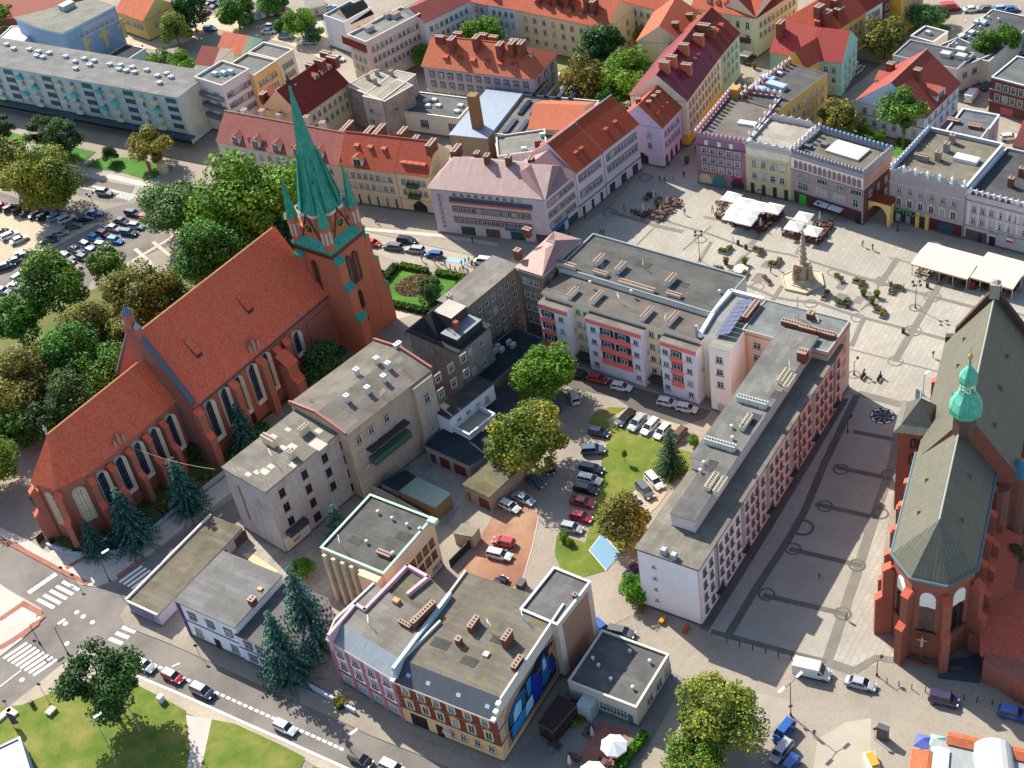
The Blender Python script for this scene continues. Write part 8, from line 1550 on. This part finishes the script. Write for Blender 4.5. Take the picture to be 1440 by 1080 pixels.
canopy(863, 1046, 40, 'oct', 'white eight sided parasol in the beer garden, upper one', '#bfc4ca', 2.8, group='beer garden parasols'); canopy(833, 1084, 40, 'oct', 'white eight sided parasol in the beer garden, lower one', '#bfc4ca', 2.8, group='beer garden parasols'); canopy(1048, 73, 20, 'square', 'white parasol at the end of the shopping street', '#d6d0c6', 2.6); canopy(1053, 110, 16, 'oct', 'cream round parasol in the shopping street', '#b8b89c', 2.5)
def closed(px, py, label, col='#c9b69c', group='closed parasols'):
    x, y = P(px, py, 0); t = thing('closed_parasol', (x, y), label, 'parasol', group); b = MB(); b.lathe(x, y, [(.05, 0), (.05, .9), (.32, 1.0), (.3, 1.4), (.12, 2.6), (.03, 2.9)], 8); o = b.build('canvas', tinted('parasol_canvas'), root=t); o.color = lin(col); return t
for x, y, lab, c in ((905, 300, 'closed cream parasol in the shaded cafe, left of the terrace', '#c9bba8'), (920, 282, 'closed cream parasol furthest back in the shaded cafe', '#c9bba8'), (929, 304, 'closed tan parasol at the front of the shaded cafe', '#c9ac84'), (939, 290, 'closed tan parasol at the right of the shaded cafe', '#c9ac84'), (1070, 322, 'closed tan parasol before the large cafe cluster', '#c9ac84'), (1080, 310, 'closed orange tan parasol behind the first', '#c49a70'), (1153, 313, 'closed grey white parasol beside the three flat ones', '#b9b9b4'), (1015, 300, 'closed brown parasol left of the large cluster', '#a88a6a'), (834, 1038, 'closed pale parasol in the beer garden', '#b5aab8'), (802, 1078, 'closed white parasol at the beer garden bench', '#c9c9c4')): closed(x, y, lab, c)
# tables with chairs: one thing per table set
def table_mesh():
    b = MB(); b.box(0, 0, .7, .76, 1.1, .8); b.box(0, 0, 0, .7, .1, .1); b.box(0, 0, 0, .04, .6, .6)
    for s in (-1, 1):
        for x in (-.32, .32): b.box(x, s*.75, .42, .46, .42, .42, mi=1); b.box(x, s*.95, .46, .9, .42, .05, mi=1); 
        for x in (-.5, -.14, .14, .5):
            for y in (.58, .93): b.box(x, s*y, 0, .42, .04, .04, mi=1)
    return b.mesh('table_set', [plain('#4a3028'), plain('#5c3a34')])
TM = table_mesh()
def tables(pts, where, group):
    for i, (x, y) in enumerate(pts):
        o = bpy.data.objects.new('cafe_table', TM); COL.objects.link(o); o.location = (*P(x, y), .03); o.rotation_euler = (0, 0, radians(51.5)+R.choice((0, pi/2))); tag(o, 'brown cafe table with its chairs '+where, 'table', group)
tables([(x, y) for x, y in ((893, 300), (899, 303), (906, 305), (912, 302), (918, 306), (925, 309), (931, 308), (924, 300), (932, 302), (938, 299), (944, 297), (935, 294), (942, 292), (949, 290), (955, 288), (948, 284), (926, 284), (910, 280), (916, 276))], 'among the closed parasols of the shaded cafe', 'tables of the shaded cafe')
tables([(x, y) for x, y in ((1012, 305), (1018, 309), (1024, 312), (1032, 315), (1040, 317), (1050, 319), (1060, 320), (1068, 325), (1076, 322), (1083, 317), (1090, 311), (1095, 305), (1018, 297), (1013, 288), (1020, 283), (1084, 303), (1076, 308))], 'around the large white parasol cluster', 'tables of the large cafe')
tables([(x, y) for x, y in ((1106, 326), (1112, 330), (1119, 333), (1127, 334), (1136, 338), (1145, 340), (1152, 338), (1158, 332), (1163, 326), (1158, 320), (1150, 318), (1166, 318))], 'around the three flat white parasols', 'tables of the small cafe')
tables([(781, 1050), (808, 1068), (828, 1030), (870, 1066), (850, 1075)], 'in the beer garden', 'tables of the beer garden'); tables([(1058, 84), (1052, 92), (1062, 78)], 'in the shopping street', 'tables of the shopping street')
def fence(label, pts, c='#5e2f28'):
    q = PX(pts); t = thing('cafe_barrier', q[0], label, 'barrier'); 
    for A_, C_ in zip(q, q[1:]):
        l = hypot(A_[0]-C_[0], A_[1]-C_[1]); b = MB(); an = atan2(C_[1]-A_[1], C_[0]-A_[0]); b.box((A_[0]+C_[0])/2, (A_[1]+C_[1])/2, .1, .9, l, .08, an)
        for i in range(int(l/2)+1): b.box(A_[0]+(C_[0]-A_[0])*i*2/l, A_[1]+(C_[1]-A_[1])*i*2/l, 0, 1.0, .14, .14, an)
        b.build('panel', plain(c), root=t)
fence('dark red barrier around the large cafe', [(1007, 307), (1073, 327), (1102, 300)]); fence('dark red barrier around the small cafe', [(1100, 332), (1151, 345), (1172, 318)])
# long tents on the right
for (A_, B2, D_), lab in ((((1283, 369), (1360, 390), (1298, 338)), 'left long cream market tent with open sides'), (((1364, 387), (1424, 404), (1384, 352)), 'right long cream market tent with open sides')):
    r_ = thing('market_tent', P(*A_, 3), lab, 'tent', 'cream market tents'); w_ = Wing(r_, A_, B2, D_, 3); b = MB()
    b.face([w_.p(-.2, -.2, 2.75), w_.p(w_.W+.2, -.2, 2.75), w_.p(w_.W+.2, w_.D*.5, 3.3), w_.p(-.2, w_.D*.5, 3.3)]); b.face([w_.p(-.2, w_.D*.5, 3.3), w_.p(w_.W+.2, w_.D*.5, 3.3), w_.p(w_.W+.2, w_.D, 2.9), w_.p(-.2, w_.D, 2.9)])
    b.face([w_.p(-.2, -.2, 2.4), w_.p(w_.W+.2, -.2, 2.4), w_.p(w_.W+.2, -.2, 2.75), w_.p(-.2, -.2, 2.75)]); o = b.build('canopy', plain('#cdb9a4', .8), root=r_)
    for i in range(5):
        for y in (.1, w_.D*.5): b = MB(); q = w_.xy(w_.W*i/4, y); b.box(q[0], q[1], 0, 2.8, .14, .14, w_.ang); b.build('post', plain('#c4c0ba'), root=r_)
    for i in range(5): 
        for j in range(2):
            q = w_.xy(w_.W*(i+.5)/5, 1+j*2.6); o = bpy.data.objects.new('cafe_table', TM); COL.objects.link(o); o.location = (*q, .03); o.rotation_euler = (0, 0, w_.ang); tag(o, 'brown cafe table with its chairs under the '+lab.split(' market')[0]+' tent', 'table', 'tables under the tents, '+lab.split()[0])
# planters
def planter(px, py, label, shape='L', rz=0, c='#8f8a82', flowers='#8a3a44'):
    x, y = P(px, py); t = thing('planter', (x, y), label, 'planter', 'planters round the column', rz=0); b = MB(); a = radians(51.5)+rz; arms = [(0, 0, 3.0, 1.1)] if shape == 'I' else [(0, 0, 2.8, 1.0), (-.95, .95, 1.0, 1.7)]
    for ox, oy, w_, d_ in arms: b.box(x+ox*cos(a)-oy*sin(a), y+ox*sin(a)+oy*cos(a), 0, .45, w_, d_, a)
    b.build('box', plaster(c), root=t); V, F, A = [], [], []
    for ox, oy, w_, d_ in arms:
        for i in range(170):
            ux, uy = ox+R.uniform(-w_/2, w_/2)*.9, oy+R.uniform(-d_/2, d_/2)*.9; cc = Vector((ux*cos(a)-uy*sin(a), ux*sin(a)+uy*cos(a), .45+R.random()*.5)); n = Vector((R.gauss(0, 1), R.gauss(0, 1), abs(R.gauss(0, 1))+.2)).normalized(); e = n.orthogonal().normalized(); f = n.cross(e); sz = R.uniform(.1, .22); k = len(V); V += [tuple(cc+e*sz), tuple(cc+f*sz), tuple(cc-e*sz), tuple(cc-f*sz)]; F.append((k, k+1, k+2, k+3)); A.append(R.random())
    inst('flowers', leafmesh('flowers', (V, F, A), leaf('#2f4a1c', '#5c6a2a', flowers)), t)
for a in ((1024, 353, 'stone planter with green shrubs left of the lamp ring', 'L', 0), (1066, 353, 'stone planter with yellow green shrubs behind the square of pots', 'L', pi/2), (1003, 382, 'stone planter with red flowers nearest the flat roof block', 'L', pi), (1046, 389, 'long stone planter with low shrubs beside the stone seat', 'I', 0), (1078, 396, 'small stone planter with tall shrub left of the column', 'I', 1), (1094, 371, 'stone planter with dark shrubs and red flowers behind the column', 'L', 0), (1179, 393, 'stone planter with tall shrub right of the column', 'I', 1), (1161, 417, 'stone planter with yellow shrubs in the column shadow', 'I', 0), (1208, 398, 'stone planter with brown grasses, left of the three yellow pots', 'L', pi/2), (1190, 427, 'stone planter with orange flowers below the three yellow pots', 'L', 0), (1255, 409, 'stone planter with green shrubs, right of the three yellow pots', 'L', pi), (1237, 439, 'stone planter with two green boxes near the lamp', 'L', pi/2)): planter(*a)
def pot(px, py, label):
    x, y = P(px, py); t = thing('potted_tree', (x, y), label, 'potted tree', 'ball trees in red pots'); b = MB(); b.lathe(x, y, [(.35, 0), (.5, .7)], 10); b.build('pot', plain('#7c2f28'), root=t); inst('crown', crown('yellow', 1), t, (0, 0, 1.25), R.random()*6, sc=.75)
for x, y, lab in ((1021, 372, 'yellow green ball tree in a red pot, left of the stone seat'), (1047, 372, 'yellow green ball tree in a red pot, right of the stone seat'), (1214, 416, 'yellow green ball tree in a pot, left of three'), (1233, 418, 'yellow green ball tree in a pot, right of three'), (1226, 427, 'yellow green ball tree in a pot, front of three'), (966, 230, 'small green ball tree near the mauve house'), (1061, 97, 'small green tree in the shopping street'), (925, 291, 'green potted tree in the shaded cafe')): pot(x, y, lab)
# column
cl = thing('plague_column', P(1129, 402), 'baroque stone column with statues on a stepped hexagonal base', 'monument'); x, y = P(1129, 396); STN, STN2 = plaster('#8c8070', .5, '#5f5446'), plaster('#9c917c', .3); b = MB(); b.lathe(x, y, [(4.6, 0), (4.6, .5), (4.35, .5), (4.35, .35), (3.0, .4)], 6, 0, radians(22)); b.build('base_wall', STN2, root=cl)
b = MB(); b.lathe(x, y, [(2.9, .3), (2.9, .6), (2.5, .6), (2.5, .95), (2.1, .95), (2.1, 1.3)], 8, 0, radians(22)); b.build('steps', STN2, root=cl)
b = MB(); b.box(x, y, 1.3, 4.2, 2.3, 2.3, radians(50), taper=.82); b.box(x, y, 4.2, 4.6, 2.5, 2.5, radians(50), taper=.9); b.build('pedestal', STN, root=cl)
b = MB(); b.lathe(x, y, [(.8, 4.6), (.6, 5.2), (.95, 5.7), (.6, 6.3), (.85, 6.9), (.5, 7.4), (.75, 8), (.5, 8.6), (.65, 9.2), (.4, 9.7), (.6, 10.1), (.3, 10.4)], 9); b.build('column', STN, root=cl)
def figure(b, x, y, z, k=1.0, mi=0): b.lathe(x, y, [(.36*k, z), (.3*k, z+.5*k), (.22*k, z+.95*k), (.3*k, z+1.3*k), (.12*k, z+1.5*k), (.16*k, z+1.68*k), (.1*k, z+1.85*k)], 7, mi, 0, .8)
b = MB(); figure(b, x, y, 10.4, 1.2); b.build('statue', STN, root=cl)
for i in range(3): a = radians(50)+i*2*pi/3+.4; b = MB(); qx, qy = x+1.9*cos(a), y+1.9*sin(a); b.box(qx, qy, 1.2, 2.6, .8, .8, a); figure(b, qx, qy, 2.6, 1.25); b.build('side_statue', STN, root=cl)
b = MB(); b.box(x-.9, y-1.0, 3.0, 3.8, .1, .9, radians(140)); b.build('gilded_plaque', plain('#9c7a28', .4, .5), root=cl)
def seat(px, py): 
    t = thing('round_bench', P(px, py), 'low round stone seat between two planters', 'seat'); b = MB(); b.lathe(*P(px, py), [(1.6, 0), (1.6, .45), (1.4, .5)], 12); b.build('top', plaster('#a39a8c'), root=t)
seat(1042, 380)
# bollards, bins
def bollard(pts, where, h=.95, c='#202225'):
    for i, (x, y) in enumerate(pts):
        q = P(x, y); b = MB(); b.lathe(0, 0, [(.1, 0), (.08, .1), (.07, h-.1), (.1, h-.05), (.02, h+.05)], 7); key = ('boll', h, c)
        if key not in MC: MC[key] = b.mesh('bollard', [plain(c, .5)])
        o = bpy.data.objects.new('bollard', MC[key]); COL.objects.link(o); o.location = (q[0], q[1], .01); tag(o, 'slim dark bollard '+where, 'bollard', 'bollards '+where)
bollard([(1022+i*18.2, 904+i*4.8) for i in range(7)], 'on the shaded edge of the church plaza', 1.2); bollard([(1247, 961), (1264, 965), (1282, 969), (1301, 973), (1355, 983), (1374, 987), (1395, 991), (1337, 979)], 'before the gothic church apse', 1.2)
bollard([(978, 211), (1031, 340), (1271, 405)], 'scattered on the market square', 1.2)
def block(name, px, py, label, cat, w_, d_, h, c, rz=0, group=None, top=None, z=0):
    t = thing(name, P(px, py), label, cat, group, z=z); b = MB(); a = radians(51.5)+rz; x, y = P(px, py); b.box(x, y, z, z+h, w_, d_, a, taper=.94); b.build('body', plain(c), root=t); b = MB(); b.box(x, y, z+h+.001, z+h+.1, w_*1.04, d_*1.04, a); b.build('lid', plain(top or c), root=t); return t
for i in range(5): block('waste_container', 757+i*6.6, 567+i*3.3, 'blue wheeled waste container in the yard row, number '+'one two three four five'.split()[i]+' from the tree', 'container', 1.3, 1.3, 1.3, '#14457f', group='blue waste containers', top='#1c5a9c')
for x, y, lab in ((1030, 391, 'dark bin beside the low shrub planter'), (1038, 344, 'dark bin beside the left planters'), (1049, 350, 'second dark bin by the left planters'), (1253, 403, 'dark bin behind the right planter'), (1192, 433, 'dark bin below the orange planter'), (977, 392, 'dark post bin by the flat roofed block'), (1304, 404, 'dark post bin beside the lamp'), (1270, 468, 'dark post bin beside the paving ring')): block('litter_bin', x, y, lab, 'bin', .5, .5, 1.0, '#2a2522', group='litter bins of the square')
block('skip', 722, 845, 'dark open waste skip behind the mural house', 'skip', 2.0, 3.6, 1.4, '#4a4a46', .2, top='#34342f'); block('waste_container', 734, 826, 'dark round topped waste container behind the mural house', 'container', 1.6, 1.2, 1.3, '#3a3c40'); block('drinks_cabinet', 1369, 404, 'red drinks rack in front of the right tent', 'rack', 1.8, .9, 1.7, '#6a2420'); block('garden_bench', 778, 1052, 'blue grey bench in the beer garden', 'bench', 2.0, .8, .5, '#4f6a80')
block('information_pillar', 1241, 1038, 'dark grey information pillar with a tall shadow near the market hall', 'pillar', .9, 1.6, 2.6, '#4a464c'); block('meter_cabinet', 228, 986, 'white meter cabinet on the corner lawn', 'cabinet', 1.0, .8, 1.2, '#c4c9cc'); block('litter_bin', 46, 992, 'dark litter bin at the lawn edge', 'bin', .6, .6, 1.1, '#5a4a50'); block('boulder', 73, 1002, 'grey boulder lying on the corner lawn', 'boulder', 1.6, 1.2, .6, '#8a8a7c'); block('rubbish_bag', 170, 757, 'pale round bin at the church buttress', 'bin', .9, .9, 1.0, '#7fa0a0'); block('information_board', 58, 760, 'dark brown board beside the church wall', 'board', 1.6, .3, 1.6, '#4f2c28'); block('bus_kiosk', 1420, 200, 'x', 'kiosk', 1, 1, 1, '#fff') if 0 else None
block('utility_cabinet', 865, 725, 'grey blue cabinet at the brown tree', 'cabinet', .8, .5, 1.2, '#6f8496'); block('sign_panel', 983, 876, 'bright blue sign box at the foot of the white end wall', 'sign', .8, .3, 1.0, '#1f6ab0'); block('flower_box', 965, 886, 'orange flower box beside the white end wall, lower', 'flower box', 1.5, .6, .5, '#a8481c'); block('flower_box', 902, 858, 'brown orange flower box beside the bush', 'flower box', 1.4, .7, .6, '#8a5a1c'); block('flower_box', 932, 874, 'yellow orange flower box between the other two', 'flower box', 1.4, .7, .6, '#a87a1c'); block('advertising_totem', 209, 240, 'x', 'sign', 1, 1, 1, '#fff') if 0 else None
block('stone_shrine', 532, 505, 'pale stone shrine column with a cross beside the tower foot', 'shrine', .8, .8, 3.6, '#b5ab98')
block('memorial_pillar', 231, 243, 'cream pillar with dark niche at the end of the small lawn', 'pillar', 1.8, 1.8, 3.0, '#b3a888')
def flagb(px, py, label, c, h=4.2, wd=.8, name='banner', letters=None):
    x, y = P(px, py); t = thing(name, (x, y), label, 'banner'); b = MB(); b.tube((x, y, 0), (x, y, h), .04, 5); b.build('pole', plain('#8a8a8a'), root=t); a = radians(-10); pts = [(0, .5), (wd, .8), (wd*1.1, h-.8), (wd*.5, h-.1), (0, h)]; f = [(x+u*cos(a), y+u*sin(a), z) for u, z in pts]; b = MB(); b.loft([f, [(p[0]+.03, p[1]+.04, p[2]) for p in f]]); b.build('cloth', plain(c), root=t)
    return t
flagb(19, 1022, 'purple upright banner with pale lettering at the corner lawn', '#4f2c5c', 3.6, 1.0); flagb(211, 246, 'pink feather banner on the small lawn', '#b8305c', 4.2, .9); flagb(1287, 566, 'pale blue beach banner beside the gothic church', '#7fb0cc', 3.2, .7)
def signp(px, py, label, c='#3a1c24', h=2.6, s=.7):
    x, y = P(px, py); t = thing('road_sign', (x, y), label, 'road sign', 'road signs'); b = MB(); b.tube((x, y, 0), (x, y, h+.3), .04, 5); b.build('post', plain('#5f6266'), root=t); b = MB(); a = radians(-38)
    ringv(b, 0, 0, h, 0, s/2, 0, 12); f = [(x+vx, y-.06, z) for vx, vy, z in b.v]; b.v = f; b2 = MB(); b2.v = [(vx, vy+.03, z) for vx, vy, z in b.v]; b2.f = b.f; b2.m = b.m; b2.build('plate', plain(c), root=t)
for x, y, lab, c in ((92, 812, 'round dark sign by the brick paved corner', '#4a2028'), (108, 822, 'round dark sign behind the zebra crossing', '#301820'), (281, 922, 'small sign at the kerb below the white house', '#3a1c24'), (1112, 1008, 'square grey sign plate under the double lamp', '#55606c'), (1230, 1040, 'thin post with plate near the information pillar', '#4a464c'), (56, 915, 'cluster of signs on the left signal mast', '#2c2830'), (14, 1000, 'blue sign by the lower left road', '#2c4a78'), (62, 976, 'thin post sign on the tan footway', '#5a5a60')): signp(x, y, lab, c)
# bikes, market hall
mh = W('market_hall', 'market hall with white barrel roof, ribbed glass roofs and orange tiled edge', (1296, 1100), (1500, 1155), (1325, 1042), 3.6, cat='market hall'); mh.walls(plaster('#b5b0aa')); b = MB(); b.prism(mh.rect(0, 0, mh.W, mh.D), 3.6, 3.75); mh.roof = b.build('roof', seam('#9fa6a4', '#8f9694', 1.0, .7), root=mh.root, rot=mh.ang)
o_ = P(1330, 1035, 3.8); 
def strp(px0, px1, wd, z, mat, name, zz=.5):
    A_, C_ = P(*px0, z), P(*px1, z); b = MB(); l = hypot(A_[0]-C_[0], A_[1]-C_[1]); an = atan2(C_[1]-A_[1], C_[0]-A_[0]); cx_, cy_ = (A_[0]+C_[0])/2, (A_[1]+C_[1])/2; dx, dy = -sin(an)*wd/2, cos(an)*wd/2
    b.loft([[(A_[0]-dx, A_[1]-dy, z), (A_[0]+dx, A_[1]+dy, z), (A_[0], A_[1], z+zz)], [(C_[0]-dx, C_[1]-dy, z), (C_[0]+dx, C_[1]+dy, z), (C_[0], C_[1], z+zz)]]); return b.build(name, mat, root=mh.root, rot=an)
strp((1332, 1037), (1380, 1048), 2.2, 4.0, tile('#c06a48', '#b05a3c'), 'tiled_edge'); strp((1414, 1056), (1480, 1070), 2.2, 4.0, tile('#c06a48', '#b05a3c'), 'tiled_edge'); strp((1306, 1058), (1300, 1110), 4.6, 3.8, tile('#c06a48', '#b05a3c'), 'tiled_edge'); strp((1323, 1052), (1318, 1110), 2.4, 4.1, plain('#cfd1d0'), 'white_gutter', .3)
A_, C_ = P(1396, 1048, 4.2), P(1404, 1120, 4.2); b = MB(); l = hypot(A_[0]-C_[0], A_[1]-C_[1]); ux, uy = (C_[0]-A_[0])/l, (C_[1]-A_[1])/l; R1 = 2.6; rings = []
for k in range(12): rings.append([(A_[0]+ux*l*k/11-uy*R1*cos(pi*i/10), A_[1]+uy*l*k/11+ux*R1*cos(pi*i/10), 3.6+R1*.9*sin(pi*i/10)) for i in range(11)])
b.loft(rings); b.build('barrel_roof', plain('#c4c4bc', .5), root=mh.root)
for (x, y), c, lab in (((1298, 1040), '#5c64b8', 'violet blue square stall canopy beside the market hall'), ((1318, 1040), '#8fc4b4', 'mint green square stall canopy beside the market hall')): canopy(x, y, 27, 'square', lab, c, 2.9, az=30, group='stall canopies')
kb = W('kiosk', 'pale blue kiosk roof with dark glass panel in the bottom left corner', (-6, 1105), (42, 1082), (-20, 1060), 4, cat='kiosk'); kb.walls(plaster('#7f98a8')).flat(plain('#8fa6b5'), .2); b = MB(); q = kb.rect(1, 1, kb.W-1, kb.D-1); b.prism(q, 4.06, 4.12); b.build('roof_glass', glass('#28306a'), root=kb.root)
wall_run('white low retaining ledge by the purple banner', [(-10, 1020), (14, 1000), (22, 1006)], .5, 1.0, plaster('#c4bfb8'))
wk_ = thing('snack_cart', P(1226, 1076), 'white snack cart with yellow and orange goods at the bottom edge', 'cart'); b = MB(); x, y = P(1226, 1076); b.box(x, y, 0, 1.1, 1.6, 3, 0); b.build('counter', plain('#c4c4bc'), root=wk_); b = MB(); b.box(x+.1, y, 1.1, 1.6, 1.1, 2.2, .1); b.build('goods', plain('#c48a1c'), root=wk_)
# ------------------------------------------------------------ people
def person_mesh(seed, walk=True):
    r = random.Random(seed); me = bpy.data.meshes.new('person'); s = .28 if walk else .1; a = .22 if walk else .05
    V = [(0, 0, .95), (0, 0, 1.2), (0, 0, 1.42), (0, 0, 1.52), (0, .02, 1.66), (.09, 0, .9), (.11, s*.55, .5), (.11, s*.2, .06), (.11, s*.2+.17, .03), (-.09, 0, .9), (-.11, -s*.4, .5), (-.11, -s*1.1, .1), (-.11, -s*1.1+.16, .04), (.19, 0, 1.4), (.24, -a*.6, 1.13), (.25, a*.2, .88), (.25, a*.35, .78), (-.19, 0, 1.4), (-.24, a*.6, 1.13), (-.25, a*1.3, .9), (-.25, a*1.5, .8)]
    E = [(0, 1), (1, 2), (2, 3), (3, 4), (0, 5), (5, 6), (6, 7), (7, 8), (0, 9), (9, 10), (10, 11), (11, 12), (2, 13), (13, 14), (14, 15), (15, 16), (2, 17), (17, 18), (18, 19), (19, 20)]
    rad = [.15, .14, .13, .055, .11, .1, .07, .05, .045, .1, .07, .05, .045, .065, .05, .04, .045, .065, .05, .04, .045]
    me.from_pydata(V, E, []); o = bpy.data.objects.new('tmp', me); COL.objects.link(o); md = o.modifiers.new('s', 'SKIN'); ss = o.modifiers.new('u', 'SUBSURF'); ss.levels = 1
    for i, v in enumerate(me.skin_vertices[0].data): v.radius = (rad[i], rad[i]*.85); v.use_root = i == 0
    dg = bpy.context.evaluated_depsgraph_get(); m2 = bpy.data.meshes.new_from_object(o.evaluated_get(dg)); bpy.data.objects.remove(o)
    sk, tr, sh, hr = plain('#a87a60'), plain(r.choice(('#1c2438', '#2a2a2c', '#3a3c44', '#5c5448'))), plain(r.choice(('#b5b5b8', '#7a2430', '#27354f', '#33302f', '#a89a84', '#5a6a50', '#b08088', '#1f1f22'))), plain(r.choice(('#2a1e16', '#4a3826', '#6f6a62')))
    m2.materials.clear()
    for m in (sk, tr, sh, hr): m2.materials.append(m)
    for p in m2.polygons:
        z = p.center.z; x = abs(p.center.x); p.material_index = 3 if z > 1.69 or (z > 1.6 and p.center.y < -.02) else 0 if z > 1.48 or (x > .2 and z < .98) else 2 if z > .93 else 1 if z > .09 else 3
    return m2
PM = [person_mesh(i, i % 3 != 0) for i in range(8)]
CL = ('in dark clothes', 'in a light top')
def people(pts, where, group):
    for i, (x, y) in enumerate(pts):
        o = bpy.data.objects.new('person', PM[R.randrange(8)]); COL.objects.link(o); o.location = (*P(x, y), .02); o.rotation_euler = (0, 0, R.uniform(0, 6.28)); o.scale = (1.05,)*3; tag(o, 'person '+where, 'person', group)
people([(594, 368), (612, 372), (617, 369), (627, 376), (634, 380), (641, 383), (650, 375), (655, 372), (652, 382), (659, 386), (664, 377), (668, 381), (665, 374), (660, 370), (648, 384), (667, 390)], 'in the loose crowd on the pale paving beside the lawn', 'crowd beside the lawn')
for (x, y), lab in (((1312, 503), 'in dark clothes standing near the gothic church'), ((1152, 812), 'in a light top walking in the shaded plaza'), ((1190, 871), 'in dark clothes at the sunlit plaza edge'), ((1145, 1036), 'in white crossing the cobbles'), ((1213, 347), 'on the pale paving below the archway'), ((963, 302), 'near the mauve house corner'), ((1227, 352), 'walking along the square edge'), ((845, 330), 'in the shade of the lilac fronted houses, left of a pair'), ((849, 331), 'in the shade of the lilac fronted houses, right of a pair'), ((878, 297), 'in light clothes deep in the shade'), ((801, 336), 'in pink by the corner office'), ((823, 308), 'in white by the shop doors'), ((928, 255), 'left of three near the closed parasols'), ((935, 258), 'middle of three near the closed parasols'), ((947, 255), 'right of three near the closed parasols'), ((941, 233), 'by the pink gabled house'), ((1215, 528), 'sitting on the square beside the slim post'), ((1238, 531), 'sitting on the square with a white bag'), ((1002, 298), 'in red before the mauve house arch'), ((1009, 301), 'second one before the mauve house arch'), ((962, 250), 'by the street corner bicycles'), ((665, 342), 'at the stand before the lilac office'), ((530, 315), 'with a bicycle on the street pavement'), ((572, 472), 'small figure behind the tower'), ((47, 372), 'left of the standing couple in the car park'), ((49, 374), 'right of the standing couple in the car park'), ((202, 70), 'beside the navy saloon'), ((1175, 310), 'passing the three parasols'), ((1084, 384), 'sitting at the planter behind the column'), ((1095, 380), 'sitting in pink behind the column'), ((1030, 600), '')):
    if lab and x != 1030: people([(x, y)], lab, None)
def bench(px, py, lab):
    t = thing('bench', P(px, py), lab, 'bench'); b = MB(); x, y = P(px, py); a = radians(51); b.box(x, y, .42, .5, 1.8, .5, a); b.build('seat', plain('#6a4a34'), root=t); b = MB(); b.box(x+.24*sin(a)*-1, y+.24*cos(a), .55, .95, 1.8, .06, a); b.build('backrest', plain('#6a4a34'), root=t)
    for s in (-1, 1): b = MB(); b.box(x+cos(a)*.7*s, y+sin(a)*.7*s, 0, .42, .08, .45, a); b.build('leg', plain('#2a2a2c'), root=t)
bench(1214, 531, 'bench with sitting person beside the slim post'); bench(1237, 534, 'bench beside the person with the white bag'); bench(675, 322, 'bench on the pavement in front of the cream row') if 0 else None
